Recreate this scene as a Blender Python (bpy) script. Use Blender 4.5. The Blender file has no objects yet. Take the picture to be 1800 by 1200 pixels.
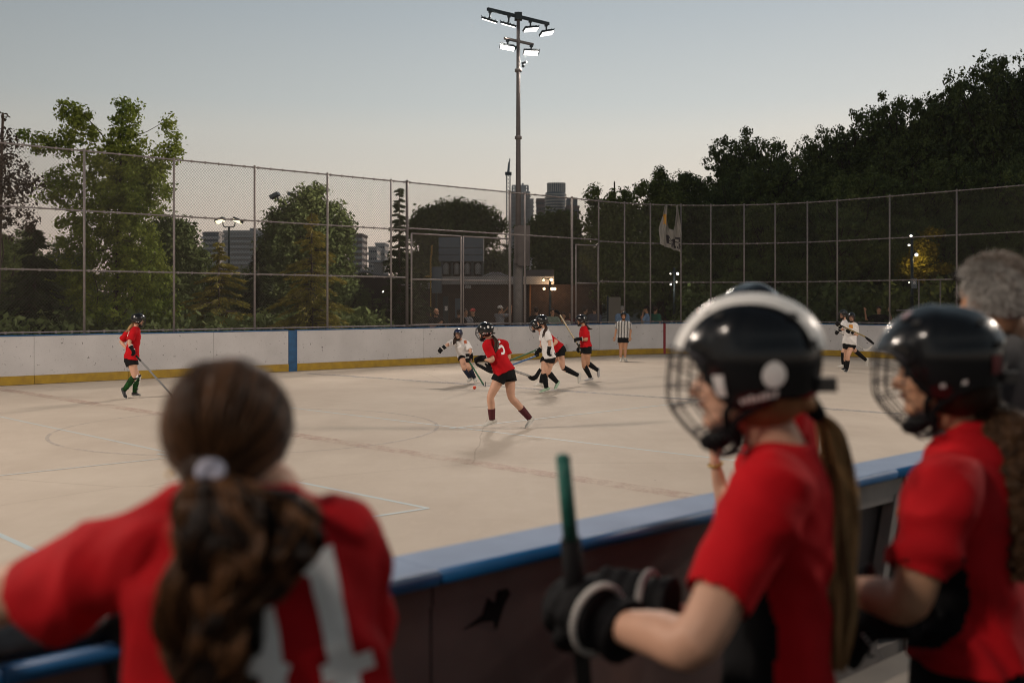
import bpy, bmesh, math, random
import numpy as np
from mathutils import Vector, Matrix
from mathutils.bvhtree import BVHTree
R = math.radians
SC = bpy.context.scene
COL = SC.collection
F_PX, HZ, CAMZ = 1800.0, 533.0, 1.78          # focal length in 1800-px units, horizon row, eye height

# ------------------------------------------------------------------ camera, sky, exposure
cam_d = bpy.data.cameras.new('camera'); cam = bpy.data.objects.new('camera', cam_d); COL.objects.link(cam)
cam.location = (0, 0, CAMZ); cam.rotation_euler = (R(90), 0, 0)
cam_d.lens = 36; cam_d.sensor_width = 36; cam_d.shift_y = (HZ - 600.0) / 1800.0
cam_d.clip_start = 0.05; cam_d.clip_end = 6000
cam_d.dof.use_dof = True; cam_d.dof.focus_distance = 17.0; cam_d.dof.aperture_fstop = 2.1
SC.camera = cam
SC.view_settings.view_transform = 'Standard'; SC.view_settings.look = 'None'
SC.view_settings.exposure = 0.05; SC.view_settings.gamma = 1.0
SC.view_settings.use_curve_mapping = False
SC.render.engine = 'CYCLES'
SC.cycles.use_denoising = True; SC.cycles.filter_width = 1.0
SC.cycles.max_bounces = 6; SC.cycles.diffuse_bounces = 2; SC.cycles.glossy_bounces = 3
SC.cycles.transparent_max_bounces = 12; SC.cycles.transmission_bounces = 3
SC.cycles.sample_clamp_indirect = 4.0; SC.cycles.caustics_reflective = False; SC.cycles.caustics_refractive = False

SUN_AZ, SUN_EL = R(30), R(1.0)                 # afterglow low behind the hill, right of straight ahead
world = bpy.data.worlds.new("World"); SC.world = world; world.use_nodes = True
wn = world.node_tree; wn.nodes.clear()
def N(t, kind, **kw):
    n = t.nodes.new(kind)
    for k, v in kw.items(): setattr(n, k, v)
    return n
w_out = N(wn, 'ShaderNodeOutputWorld'); w_bg = N(wn, 'ShaderNodeBackground')
sky = N(wn, 'ShaderNodeTexSky'); sky.sky_type = 'NISHITA'; sky.sun_disc = False
sky.sun_elevation = SUN_EL; sky.sun_rotation = SUN_AZ; sky.air_density = 1.2; sky.dust_density = 2.5; sky.ozone_density = 1.5
tc = N(wn, 'ShaderNodeTexCoord'); sep = N(wn, 'ShaderNodeSeparateXYZ')
wn.links.new(tc.outputs['Generated'], sep.inputs[0])
ramp = N(wn, 'ShaderNodeValToRGB'); cr = ramp.color_ramp
stops = [(0.0, (.74, .55, .43)), (.045, (.76, .62, .51)), (.11, (.72, .66, .575)), (.16, (.66, .65, .60)), (.19, (.565, .595, .585)),
         (.27, (.44, .49, .52)), (.50, (.20, .25, .28)), (1.0, (.08, .115, .15))]
cr.elements[0].position = 0; cr.elements[0].color = (*stops[0][1], 1)
cr.elements[1].position = 1; cr.elements[1].color = (*stops[-1][1], 1)
for p, c in stops[1:-1]:
    e = cr.elements.new(p); e.color = (*c, 1)
wn.links.new(sep.outputs['Z'], ramp.inputs[0])
vd = N(wn, 'ShaderNodeVectorMath', operation='DOT_PRODUCT')
vn = N(wn, 'ShaderNodeVectorMath', operation='NORMALIZE'); wn.links.new(tc.outputs['Generated'], vn.inputs[0])
wn.links.new(vn.outputs[0], vd.inputs[0]); vd.inputs[1].default_value = (math.sin(SUN_AZ), math.cos(SUN_AZ), 0.02)
mr = N(wn, 'ShaderNodeMapRange'); mr.inputs[1].default_value = 0.1; mr.inputs[2].default_value = 1.0
mr.inputs[3].default_value = 0.40; mr.inputs[4].default_value = 1.27
wn.links.new(vd.outputs['Value'], mr.inputs[0])
mul = N(wn, 'ShaderNodeVectorMath', operation='SCALE')
wn.links.new(ramp.outputs[0], mul.inputs[0]); wn.links.new(mr.outputs[0], mul.inputs[3])
nsc = N(wn, 'ShaderNodeVectorMath', operation='SCALE'); nsc.inputs[3].default_value = 0.10
wn.links.new(sky.outputs[0], nsc.inputs[0])
mx = N(wn, 'ShaderNodeMix', data_type='RGBA'); mx.inputs[0].default_value = 0.12
wn.links.new(mul.outputs[0], mx.inputs[6]); wn.links.new(nsc.outputs[0], mx.inputs[7])
wn.links.new(mx.outputs[2], w_bg.inputs[0]); w_bg.inputs[1].default_value = 1.0
wn.links.new(w_bg.outputs[0], w_out.inputs[0])
# last faint glow of the set sun
sl = bpy.data.lights.new('sun', 'SUN'); sl.energy = 0.12; sl.angle = R(12); sl.color = (1, .72, .5)
so = bpy.data.objects.new('sun', sl); COL.objects.link(so)
so.rotation_euler = Vector((math.sin(SUN_AZ), math.cos(SUN_AZ), math.tan(R(6)))).to_track_quat('Z', 'Y').to_euler()

# ------------------------------------------------------------------ helpers
def W(px, py, d):   return np.array([(px - 900.0) / F_PX * d, d, CAMZ + (HZ - py) / F_PX * d])
def Gd(py):         return F_PX * CAMZ / (py - HZ)
def G(px, py):      p = W(px, py, Gd(py)); p[2] = 0; return p
def ZY(py, d):      return CAMZ + (HZ - py) / F_PX * d
def XP(px, d):      return (px - 900.0) / F_PX * d
def nrm(v):
    v = np.asarray(v, float); return v / (np.linalg.norm(v) + 1e-12)

def tag(o, label=None, cat=None, group=None, kind=None):
    if label: o['label'] = label
    if cat: o['category'] = cat
    if group: o['group'] = group
    if kind: o['kind'] = kind
    return o
def empty(name, loc=(0, 0, 0), label=None, cat=None, group=None):
    o = bpy.data.objects.new(name, None); COL.objects.link(o); o.location = tuple(loc); o.empty_display_size = .1
    return tag(o, label, cat, group)
def mesh_np(name, V, F, mat=None, smooth=False):
    """F: list of arrays, each (n,3) or (n,4)"""
    me = bpy.data.meshes.new(name)
    V = np.asarray(V, np.float32).reshape(-1, 3)
    if not isinstance(F, list): F = [F]
    F = [np.asarray(f, np.int32) for f in F if len(f)]
    nl = sum(f.size for f in F); npoly = sum(len(f) for f in F)
    me.vertices.add(len(V)); me.vertices.foreach_set('co', V.ravel())
    me.loops.add(nl); me.polygons.add(npoly)
    me.loops.foreach_set('vertex_index', np.concatenate([f.ravel() for f in F]))
    tot = np.concatenate([np.full(len(f), f.shape[1], np.int32) for f in F])
    st = np.concatenate([[0], np.cumsum(tot)[:-1]]).astype(np.int32)
    me.polygons.foreach_set('loop_start', st)
    me.polygons.foreach_set('use_smooth', np.full(npoly, smooth))
    me.update(calc_edges=True)
    if mat: me.materials.append(mat)
    return me
def obj(name, me, parent=None, loc=(0, 0, 0)):
    o = bpy.data.objects.new(name, me); COL.objects.link(o); o.location = tuple(loc)
    if parent: o.parent = parent
    return o

class Geo:
    def __init__(s): s.V = []; s.F3 = []; s.F4 = []; s.n = 0
    def add(s, V, F4=(), F3=()):
        V = np.asarray(V, float).reshape(-1, 3)
        if len(F4): s.F4.append(np.asarray(F4, int) + s.n)
        if len(F3): s.F3.append(np.asarray(F3, int) + s.n)
        s.V.append(V); s.n += len(V); return s
    def box(s, lo, hi, M=None, o=None):
        x0, y0, z0 = lo; x1, y1, z1 = hi
        V = np.array([(x0,y0,z0),(x1,y0,z0),(x1,y1,z0),(x0,y1,z0),(x0,y0,z1),(x1,y0,z1),(x1,y1,z1),(x0,y1,z1)], float)
        if M is not None: V = V @ np.asarray(M, float)        # rows of M = local axes in world
        if o is not None: V = V + np.asarray(o)
        return s.add(V, [(0,3,2,1),(4,5,6,7),(0,1,5,4),(1,2,6,5),(2,3,7,6),(3,0,4,7)])
    def prism(s, pts, z0, z1):
        """extruded polygon, pts in xy, convex or not (fan caps through centroid)"""
        p = np.asarray(pts, float); n = len(p); c = p.mean(0)
        V = [(*q, z0) for q in p] + [(*q, z1) for q in p] + [(*c, z0), (*c, z1)]
        F4 = [(i, (i+1) % n, n + (i+1) % n, n + i) for i in range(n)]
        F3 = [((i+1) % n, i, 2*n) for i in range(n)] + [(n+i, n+(i+1) % n, 2*n+1) for i in range(n)]
        return s.add(V, F4, F3)
    def bar(s, p, q, r, seg=6, r2=None, caps=True):
        p = np.asarray(p, float); q = np.asarray(q, float); t = nrm(q - p)
        a = nrm(np.cross(t, (0, 0, 1) if abs(t[2]) < .9 else (1, 0, 0))); b = np.cross(t, a)
        an = np.linspace(0, 2*np.pi, seg, endpoint=False)
        c = np.cos(an)[:, None] * a + np.sin(an)[:, None] * b
        r2 = r if r2 is None else r2
        V = np.vstack([p + c * r, q + c * r2, [p, q]])
        i = np.arange(seg); j = (i + 1) % seg
        F4 = np.stack([i, j, j + seg, i + seg], 1)
        F3 = np.vstack([np.stack([j, i, np.full(seg, 2*seg)], 1), np.stack([i+seg, j+seg, np.full(seg, 2*seg+1)], 1)]) if caps else ()
        return s.add(V, F4, F3)
    def beam(s, p, q, w, h, up=(0, 0, 1)):
        p = np.asarray(p, float); q = np.asarray(q, float); t = q - p; L = np.linalg.norm(t); t = t / L
        a = nrm(np.cross(up, t)); b = np.cross(t, a)
        return s.box((0, -w/2, -h/2), (L, w/2, h/2), [t, a, b], p)
    def limb(s, pts, ra, rb=None, side=(1, 0, 0), seg=16, sub=4, flat=False):
        """smooth tube through pts; half sizes ra (along side) and rb; rounded or flat ends"""
        P = np.asarray(pts, float); n = len(P)
        ra = np.asarray(ra if np.ndim(ra) else [ra]*n, float); rb = ra if rb is None else np.asarray(rb if np.ndim(rb) else [rb]*n, float)
        D = np.column_stack([P, ra, rb])
        if n > 2 and sub > 1:
            E = np.vstack([2*D[0]-D[1], D, 2*D[-1]-D[-2]]); out = []
            for i in range(1, n):
                p0, p1, p2, p3 = E[i-1], E[i], E[i+1], E[i+2]
                for t in np.linspace(0, 1, sub, endpoint=False):
                    out.append(.5*((2*p1)+(p2-p0)*t+(2*p0-5*p1+4*p2-p3)*t*t+(3*p1-p0-3*p2+p3)*t**3))
            out.append(D[-1]); D = np.array(out)
        P = D[:, :3]; A = np.maximum(D[:, 3], .001); B = np.maximum(D[:, 4], .001)
        T = np.gradient(P, axis=0); T /= np.linalg.norm(T, axis=1)[:, None] + 1e-12
        rings = []
        sd = np.asarray(side, float)
        if abs(np.dot(nrm(sd), T[0])) > .95: sd = np.array((0, 1., 0)) if abs(T[0][1]) < .9 else np.array((0, 0, 1.))
        th = np.linspace(0, 2*np.pi, seg, endpoint=False); ct, st = np.cos(th)[:, None], np.sin(th)[:, None]
        def ring(p, t, a, b):
            x = nrm(sd - np.dot(sd, t) * t); y = np.cross(t, x); return p + ct*x*a + st*y*b
        if not flat:
            r = min(A[0], B[0])
            for k in (80, 50, 25): rings.append(ring(P[0]-T[0]*r*math.sin(R(k)), T[0], A[0]*math.cos(R(k)), B[0]*math.cos(R(k))))
        for i in range(len(P)): rings.append(ring(P[i], T[i], A[i], B[i]))
        if not flat:
            r = min(A[-1], B[-1])
            for k in (25, 50, 80): rings.append(ring(P[-1]+T[-1]*r*math.sin(R(k)), T[-1], A[-1]*math.cos(R(k)), B[-1]*math.cos(R(k))))
        m = len(rings); V = np.vstack(rings + [[rings[0].mean(0)], [rings[-1].mean(0)]])
        i = np.arange(seg); j = (i+1) % seg
        F4 = np.vstack([np.stack([k*seg+i, k*seg+j, (k+1)*seg+j, (k+1)*seg+i], 1) for k in range(m-1)])
        F3 = np.vstack([np.stack([j, i, np.full(seg, m*seg)], 1), np.stack([(m-1)*seg+i, (m-1)*seg+j, np.full(seg, m*seg+1)], 1)])
        return s.add(V, F4, F3)
    def ell(s, c, rad, M=None, nu=14, nv=9, pw=1.0):
        u = np.linspace(0, 2*np.pi, nu, endpoint=False); v = np.linspace(-np.pi/2, np.pi/2, nv+2)[1:-1]
        uu, vv = np.meshgrid(u, v)
        f = lambda x: np.sign(x)*np.abs(x)**pw
        V = np.stack([f(np.cos(vv))*f(np.cos(uu)), f(np.cos(vv))*f(np.sin(uu)), f(np.sin(vv))], -1).reshape(-1, 3)
        V = np.vstack([V, [(0, 0, -1), (0, 0, 1)]]) * np.asarray(rad, float)
        if M is not None: V = V @ np.asarray(M, float)
        i = np.arange(nu); j = (i+1) % nu
        F4 = np.vstack([np.stack([k*nu+i, k*nu+j, (k+1)*nu+j, (k+1)*nu+i], 1) for k in range(nv-1)])
        F3 = np.vstack([np.stack([j, i, np.full(nu, nu*nv)], 1), np.stack([(nv-1)*nu+i, (nv-1)*nu+j, np.full(nu, nu*nv+1)], 1)])
        return s.add(V + np.asarray(c, float), F4, F3)
    def mesh(s, name, mat=None, smooth=False, off=None):
        V = np.vstack(s.V)
        if off is not None: V = V - np.asarray(off, float)
        F = []
        if s.F4: F.append(np.vstack(s.F4))
        if s.F3: F.append(np.vstack(s.F3))
        return mesh_np(name, V, F, mat, smooth)
def wloc(o):
    v = np.zeros(3)
    while o is not None: v = v + np.array(o.location); o = o.parent
    return v
def part(name, g, mat, parent=None, smooth=False, off=None):
    if off is None: off = wloc(parent)
    return obj(name, g.mesh(name, mat, smooth, off), parent)

JOBS = []
def organic(name, g, mat, parent, vox=.012, it=6, off=None, disp=None, extra=None):
    """queue a union of closed shapes to be fused into one smooth surface"""
    o = part(name, g, mat, parent, True, off)
    m = o.modifiers.new('r', 'REMESH'); m.mode = 'VOXEL'; m.voxel_size = vox; m.use_smooth_shade = True
    if it:
        m = o.modifiers.new('s', 'SMOOTH'); m.factor = .5; m.iterations = it
    JOBS.append((o, mat, disp, extra)); return o
def finish_jobs():
    dg = bpy.context.evaluated_depsgraph_get()
    new = []
    for o, mat, disp, extra in JOBS:
        me = bpy.data.meshes.new_from_object(o.evaluated_get(dg)); new.append(me)
    for (o, mat, disp, extra), me in zip(JOBS, new):
        o.modifiers.clear(); old = o.data; o.data = me; me.name = o.name
        if not len(me.materials): me.materials.append(mat)
        if disp:
            n = len(me.vertices); co = np.empty(n*3, np.float32); me.vertices.foreach_get('co', co); co = co.reshape(-1, 3)
            no = np.empty(n*3, np.float32); me.vertex_normals.foreach_get('vector', no); no = no.reshape(-1, 3)
            co = co + no * disp(co, no)[:, None]; me.vertices.foreach_set('co', co.astype(np.float32).ravel()); me.update()
        me.polygons.foreach_set('use_smooth', np.full(len(me.polygons), True))
        if extra: extra(o, me)
    JOBS.clear()

# ------------------------------------------------------------------ materials
def mat(name, color, rough=.6, metal=0, spec=.5, var=0, vscale=3, bump=0, bscale=40, coat=0, emit=None, estr=0, stretch=None,
        trans=0, coord='Object', island=0, objrand=0, sheen=0, color2=None):
    m = bpy.data.materials.new(name); m.use_nodes = True; t = m.node_tree; b = t.nodes['Principled BSDF']
    b.inputs['Base Color'].default_value = (*color, 1); b.inputs['Roughness'].default_value = rough
    b.inputs['Metallic'].default_value = metal; b.inputs['Specular IOR Level'].default_value = spec
    b.inputs['Coat Weight'].default_value = coat; b.inputs['Coat Roughness'].default_value = .08
    if sheen: b.inputs['Sheen Weight'].default_value = sheen
    tcn = N(t, 'ShaderNodeTexCoord'); mp = N(t, 'ShaderNodeMapping'); t.links.new(tcn.outputs[coord], mp.inputs[0])
    if stretch: mp.inputs['Scale'].default_value = stretch
    cur = None
    if var or color2:
        no = N(t, 'ShaderNodeTexNoise'); no.inputs['Scale'].default_value = vscale; no.inputs['Detail'].default_value = 6
        t.links.new(mp.outputs[0], no.inputs[0])
        mr = N(t, 'ShaderNodeMapRange'); mr.inputs[1].default_value = .3; mr.inputs[2].default_value = .7
        t.links.new(no.outputs['Fac'], mr.inputs[0])
        mi = N(t, 'ShaderNodeMix', data_type='RGBA'); t.links.new(mr.outputs[0], mi.inputs[0])
        c2 = color2 or tuple(min(1, c*(1+var)) for c in color); c1 = color if color2 else tuple(c*(1-var) for c in color)
        mi.inputs[6].default_value = (*c1, 1); mi.inputs[7].default_value = (*c2, 1); cur = mi.outputs[2]
    if island or objrand:
        src = None
        if island: gi = N(t, 'ShaderNodeNewGeometry'); src = gi.outputs['Random Per Island']; am = island
        else: oi = N(t, 'ShaderNodeObjectInfo'); src = oi.outputs['Random']; am = objrand
        mr2 = N(t, 'ShaderNodeMapRange'); mr2.inputs[3].default_value = 1-am; mr2.inputs[4].default_value = 1+am; t.links.new(src, mr2.inputs[0])
        hs = N(t, 'ShaderNodeHueSaturation'); t.links.new(mr2.outputs[0], hs.inputs['Value'])
        if cur: t.links.new(cur, hs.inputs['Color'])
        else: hs.inputs['Color'].default_value = (*color, 1)
        cur = hs.outputs[0]
    if cur: t.links.new(cur, b.inputs['Base Color'])
    if bump:
        nb = N(t, 'ShaderNodeTexNoise'); nb.inputs['Scale'].default_value = bscale; nb.inputs['Detail'].default_value = 4
        t.links.new(mp.outputs[0], nb.inputs[0]); bp = N(t, 'ShaderNodeBump'); bp.inputs['Strength'].default_value = bump
        bp.inputs['Distance'].default_value = .01; t.links.new(nb.outputs['Fac'], bp.inputs['Height']); t.links.new(bp.outputs[0], b.inputs['Normal'])
    if emit: b.inputs['Emission Color'].default_value = (*emit, 1); b.inputs['Emission Strength'].default_value = estr
    if trans:
        tr = N(t, 'ShaderNodeBsdfTranslucent'); ms = N(t, 'ShaderNodeMixShader'); ms.inputs[0].default_value = trans
        if cur: t.links.new(cur, tr.inputs[0])
        else: tr.inputs[0].default_value = (*color, 1)
        out = t.nodes['Material Output']; t.links.new(b.outputs[0], ms.inputs[1]); t.links.new(tr.outputs[0], ms.inputs[2]); t.links.new(ms.outputs[0], out.inputs[0])
    return m

M = {}
M['red'] = mat('red_jersey', (.47, .005, .010), .85, spec=.15, var=.14, vscale=9, bump=.25, bscale=220)
M['red2'] = mat('red_mesh_jersey', (.47, .005, .010), .8, spec=.2, var=.14, vscale=14, bump=.3, bscale=300)
M['white_jersey'] = mat('white_jersey', (.72, .70, .69), .8, var=.06, vscale=8, bump=.2, bscale=200)
M['print'] = mat('white_print', (.84, .82, .80), .6, var=.05, vscale=30, bump=.2, bscale=120)
M['black_cloth'] = mat('black_cloth', (.008, .008, .009), .9, spec=.15, var=.2, vscale=10, bump=.2, bscale=150)
M['skin'] = mat('skin_light', (.56, .32, .22), .5, spec=.3, var=.08, vscale=12, bump=.06, bscale=120)
M['skin_tan'] = mat('skin_tan', (.44, .235, .14), .5, spec=.3, var=.08, vscale=12, bump=.06, bscale=120)
M['skin_dark'] = mat('skin_deep', (.30, .16, .10), .5, var=.08, vscale=12, bump=.06, bscale=120)
M['hair'] = mat('brown_hair', (.028, .013, .007), .5, spec=.25, var=.4, vscale=20, bump=.5, bscale=60, stretch=(1, 1, .15))
M['hair_blond'] = mat('blond_hair', (.28, .16, .07), .6, spec=.2, var=.35, vscale=20, bump=.5, bscale=60, stretch=(1, 1, .15))
M['hair_grey'] = mat('grey_hair', (.34, .32, .30), .7, var=.3, vscale=20, bump=.5, bscale=60)
M['helmet'] = mat('black_helmet_shell', (.006, .006, .007), .22, coat=.35, bump=.03, bscale=25, var=.2)
M['helmet_navy'] = mat('navy_helmet_shell', (.012, .016, .05), .2, coat=.5)
M['helmet_pad'] = mat('helmet_padding', (.02, .02, .02), .8)
M['cage'] = mat('dark_wire', (.05, .045, .05), .35, metal=.8)
M['strap'] = mat('black_strap', (.007, .007, .008), .75, spec=.15)
M['glove'] = mat('black_glove', (.007, .007, .008), .75, spec=.15, var=.3, vscale=30, bump=.4, bscale=120)
M['glove_trim'] = mat('white_trim', (.55, .53, .50), .7, bump=.4, bscale=200)
M['shoe_white'] = mat('white_shoe', (.55, .53, .48), .6, var=.1, vscale=30)
M['shoe_green'] = mat('pale_green_shoe', (.30, .42, .30), .6, var=.2, vscale=30)
M['shoe_orange'] = mat('grey_shoe', (.34, .33, .33), .6)
M['shoe_black'] = mat('black_shoe', (.02, .02, .022), .5)
M['sole'] = mat('white_sole', (.6, .58, .54), .7)
M['sock_maroon'] = mat('maroon_sock', (.075, .010, .014), .9, bump=.3, bscale=200)
M['sock_black'] = mat('black_sock', (.008, .008, .009), .9, spec=.15, bump=.3, bscale=200)
M['sock_navy'] = mat('navy_sock', (.012, .018, .045), .85, bump=.3, bscale=200)
M['eye'] = mat('dark_eye', (.02, .012, .01), .2)
M['lip'] = mat('lip', (.33, .11, .09), .5)
M['wood_stick'] = mat('black_stick', (.015, .015, .016), .35, var=.3, vscale=8)
M['stick_green'] = mat('green_stick', (.03, .11, .05), .35)
M['stick_blue'] = mat('blue_stick', (.03, .10, .25), .35)
M['stick_yellow'] = mat('yellow_black_stick', (.35, .24, .05), .4, var=.5, vscale=3, color2=(.03, .03, .03), stretch=(8, 8, 8))
M['stick_print'] = mat('white_printed_stick', (.5, .48, .45), .4, color2=(.02, .02, .02), vscale=7)
M['teal_tape'] = mat('teal_grip_tape', (.006, .115, .09), .65, bump=.6, bscale=90, var=.15, vscale=40)
M['ball'] = mat('red_ball', (.62, .07, .03), .45)
HAZE = 0.0002
LP0, LP1, LP2, LP3 = 1500, 1950, 2100, 1300
# ------------------------------------------------------------------ rink layout (metres)
U = np.array([.743, .669, 0]); VV = np.array([-.669, .743, 0]); EE = -VV      # along the side boards, across the rink
CORNER = np.array([7.3, 38.5, 0]); RAD = 5.6
P_T1 = CORNER - U*RAD; P_T2 = CORNER + EE*RAD; CEN = P_T1 + EE*RAD
ARC = RAD*math.pi/2
def bnd(s, off=0.0, z=0.0):
    """point of the rink edge at arc length s (0 = start of the corner), pushed outwards by off; also the outward normal"""
    if s <= 0: p = P_T1 + U*s; n = VV
    elif s < ARC:
        a = s/RAD; n = VV*math.cos(a) + U*math.sin(a); p = CEN + n*RAD
    else: p = P_T2 + EE*(s-ARC); n = U
    q = p + n*off; q = np.array([q[0], q[1], z]); return q, n
def s_at(px):
    lo, hi = -40.0, 25.0
    f = lambda s: (lambda p: 900 + F_PX*p[0]/max(p[1], .1))(bnd(s)[0])
    for _ in range(50):
        m = (lo+hi)/2
        if f(m) < px: lo = m
        else: hi = m
    return (lo+hi)/2

# ------------------------------------------------------------------ ground and floor materials
def floor_material():
    m = bpy.data.materials.new('smooth_concrete'); m.use_nodes = True; t = m.node_tree; b = t.nodes['Principled BSDF']
    tcn = N(t, 'ShaderNodeTexCoord')
    def noise(sc, det, stretch=None, rough=.6):
        mp = N(t, 'ShaderNodeMapping'); t.links.new(tcn.outputs['Object'], mp.inputs[0])
        if stretch: mp.inputs['Scale'].default_value = stretch
        n = N(t, 'ShaderNodeTexNoise'); n.inputs['Scale'].default_value = sc; n.inputs['Detail'].default_value = det; n.inputs['Roughness'].default_value = rough
        t.links.new(mp.outputs[0], n.inputs[0]); return n.outputs['Fac']
    def mr(src, a, b_, c, d):
        k = N(t, 'ShaderNodeMapRange'); k.inputs[1].default_value = a; k.inputs[2].default_value = b_; k.inputs[3].default_value = c; k.inputs[4].default_value = d
        t.links.new(src, k.inputs[0]); return k.outputs[0]
    def mixc(f, a, b_, typ='MIX'):
        k = N(t, 'ShaderNodeMix', data_type='RGBA', blend_type=typ)
        if isinstance(f, float): k.inputs[0].default_value = f
        else: t.links.new(f, k.inputs[0])
        for i, x in ((6, a), (7, b_)):
            if isinstance(x, tuple): k.inputs[i].default_value = (*x, 1)
            else: t.links.new(x, k.inputs[i])
        return k.outputs[2]
    big = noise(.35, 5); mid = noise(1.6, 8, (1, .35, 1)); fine = noise(9, 8, (1, .5, 1)); grit = noise(90, 3)
    c = mixc(mr(big, .35, .65, 0, 1), (.455, .388, .322), (.535, .467, .392))
    c = mixc(mr(mid, .42, .72, 0, .26), c, (.37, .305, .245))
    c = mixc(mr(fine, .52, .78, 0, .28), c, (.62, .555, .48))
    c = mixc(mr(grit, .62, .8, 0, .25), c, (.25, .19, .14))
    # dark specks and dropped dirt
    vo = N(t, 'ShaderNodeTexVoronoi'); vo.inputs['Scale'].default_value = 2.3; t.links.new(tcn.outputs['Object'], vo.inputs[0])
    c = mixc(mr(vo.outputs['Distance'], .022, .03, .7, 0), c, (.10, .07, .05))
    # long hairline cracks
    vc = N(t, 'ShaderNodeTexVoronoi', feature='DISTANCE_TO_EDGE'); vc.inputs['Scale'].default_value = .16
    mp = N(t, 'ShaderNodeMapping'); t.links.new(tcn.outputs['Object'], mp.inputs[0])
    wv = N(t, 'ShaderNodeMix', data_type='RGBA'); wv.inputs[0].default_value = .06
    nz = N(t, 'ShaderNodeTexNoise'); nz.inputs['Scale'].default_value = 1.5; t.links.new(tcn.outputs['Object'], nz.inputs[0])
    t.links.new(mp.outputs[0], wv.inputs[6]); t.links.new(nz.outputs['Color'], wv.inputs[7]); t.links.new(wv.outputs[2], vc.inputs[0])
    c = mixc(mr(vc.outputs['Distance'], .0006, .0016, .35, 0), c, (.22, .17, .13))
    t.links.new(c, b.inputs['Base Color'])
    b.inputs['Specular IOR Level'].default_value = .18
    t.links.new(mr(fine, .3, .7, .62, .80), b.inputs['Roughness'])
    bp = N(t, 'ShaderNodeBump'); bp.inputs['Strength'].default_value = .15; bp.inputs['Distance'].default_value = .01
    t.links.new(grit, bp.inputs['Height']); t.links.new(bp.outputs[0], b.inputs['Normal'])
    return m
def worn_paint(name, color, wear, scale=14, mx_=.85):
    m = bpy.data.materials.new(name); m.use_nodes = True; t = m.node_tree; b = t.nodes['Principled BSDF']
    b.inputs['Base Color'].default_value = (*color, 1); b.inputs['Roughness'].default_value = .6
    tcn = N(t, 'ShaderNodeTexCoord'); outs = []
    for sc, st in ((scale, (1, .5, 1)), (.7, None)):
        mp = N(t, 'ShaderNodeMapping'); t.links.new(tcn.outputs['Object'], mp.inputs[0])
        if st: mp.inputs['Scale'].default_value = st
        n = N(t, 'ShaderNodeTexNoise'); n.inputs['Scale'].default_value = sc; n.inputs['Detail'].default_value = 8; n.inputs['Roughness'].default_value = .7
        t.links.new(mp.outputs[0], n.inputs[0]); outs.append(n.outputs['Fac'])
    ad = N(t, 'ShaderNodeMath', operation='ADD'); t.links.new(outs[0], ad.inputs[0]); t.links.new(outs[1], ad.inputs[1])
    k = N(t, 'ShaderNodeMapRange'); k.inputs[1].default_value = 1.0 - .35 + wear*.55; k.inputs[2].default_value = 1.0 - .05 + wear*.55
    k.inputs[3].default_value = .04; k.inputs[4].default_value = mx_; t.links.new(ad.outputs[0], k.inputs[0])
    tr = N(t, 'ShaderNodeBsdfTransparent'); ms = N(t, 'ShaderNodeMixShader'); out = t.nodes['Material Output']
    t.links.new(k.outputs[0], ms.inputs[0]); t.links.new(tr.outputs[0], ms.inputs[1]); t.links.new(b.outputs[0], ms.inputs[2]); t.links.new(ms.outputs[0], out.inputs[0])
    return m
def boards_material():
    m = mat('scuffed_white_board', (.54, .53, .535), .6, var=.10, vscale=1.2, bump=.1, bscale=30)
    t = m.node_tree; b = t.nodes['Principled BSDF']; src = b.inputs['Base Color'].links[0].from_socket
    tcn = N(t, 'ShaderNodeTexCoord')
    for sc, rad, amt in ((11.0, .09, .8), (24.0, .11, .6), (4.5, .06, .7), (40., .12, .4)):
        mp = N(t, 'ShaderNodeMapping'); mp.inputs['Scale'].default_value = (1, 1, .8); t.links.new(tcn.outputs['Object'], mp.inputs[0])
        nz = N(t, 'ShaderNodeTexNoise'); nz.inputs['Scale'].default_value = sc*2.2; t.links.new(mp.outputs[0], nz.inputs[0])
        wv = N(t, 'ShaderNodeMix', data_type='RGBA'); wv.inputs[0].default_value = .10; t.links.new(mp.outputs[0], wv.inputs[6]); t.links.new(nz.outputs['Color'], wv.inputs[7])
        vo = N(t, 'ShaderNodeTexVoronoi'); vo.inputs['Scale'].default_value = sc; t.links.new(wv.outputs[2], vo.inputs[0])
        sp = N(t, 'ShaderNodeSeparateColor'); t.links.new(vo.outputs['Color'], sp.inputs[0])
        gt = N(t, 'ShaderNodeMath', operation='MULTIPLY'); gt.inputs[1].default_value = rad*1.7; t.links.new(sp.outputs[0], gt.inputs[0])
        lt = N(t, 'ShaderNodeMath', operation='LESS_THAN'); t.links.new(vo.outputs['Distance'], lt.inputs[0]); t.links.new(gt.outputs[0], lt.inputs[1])
        am = N(t, 'ShaderNodeMath', operation='MULTIPLY'); am.inputs[1].default_value = amt; t.links.new(lt.outputs[0], am.inputs[0])
        mi = N(t, 'ShaderNodeMix', data_type='RGBA'); t.links.new(am.outputs[0], mi.inputs[0]); t.links.new(src, mi.inputs[6]); mi.inputs[7].default_value = (.06, .055, .06, 1)
        src = mi.outputs[2]
    t.links.new(src, b.inputs['Base Color']); return m
M['floor'] = floor_material(); M['board'] = boards_material()
M['kick'] = mat('yellow_kick_plate', (.42, .265, .012), .55, var=.25, vscale=6, color2=(.29, .175, .014), bump=.2, bscale=30)
M['blue'] = mat('blue_plastic', (.008, .10, .27), .4, var=.2, vscale=5)
M['blue_dark'] = mat('blue_post', (.006, .075, .19), .5, var=.3, vscale=6)
M['red_post'] = mat('red_post', (.22, .012, .02), .5)
M['galv'] = mat('galvanised_steel', (.20, .18, .175), .6, spec=.3, metal=.1, var=.15, vscale=12)
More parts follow.
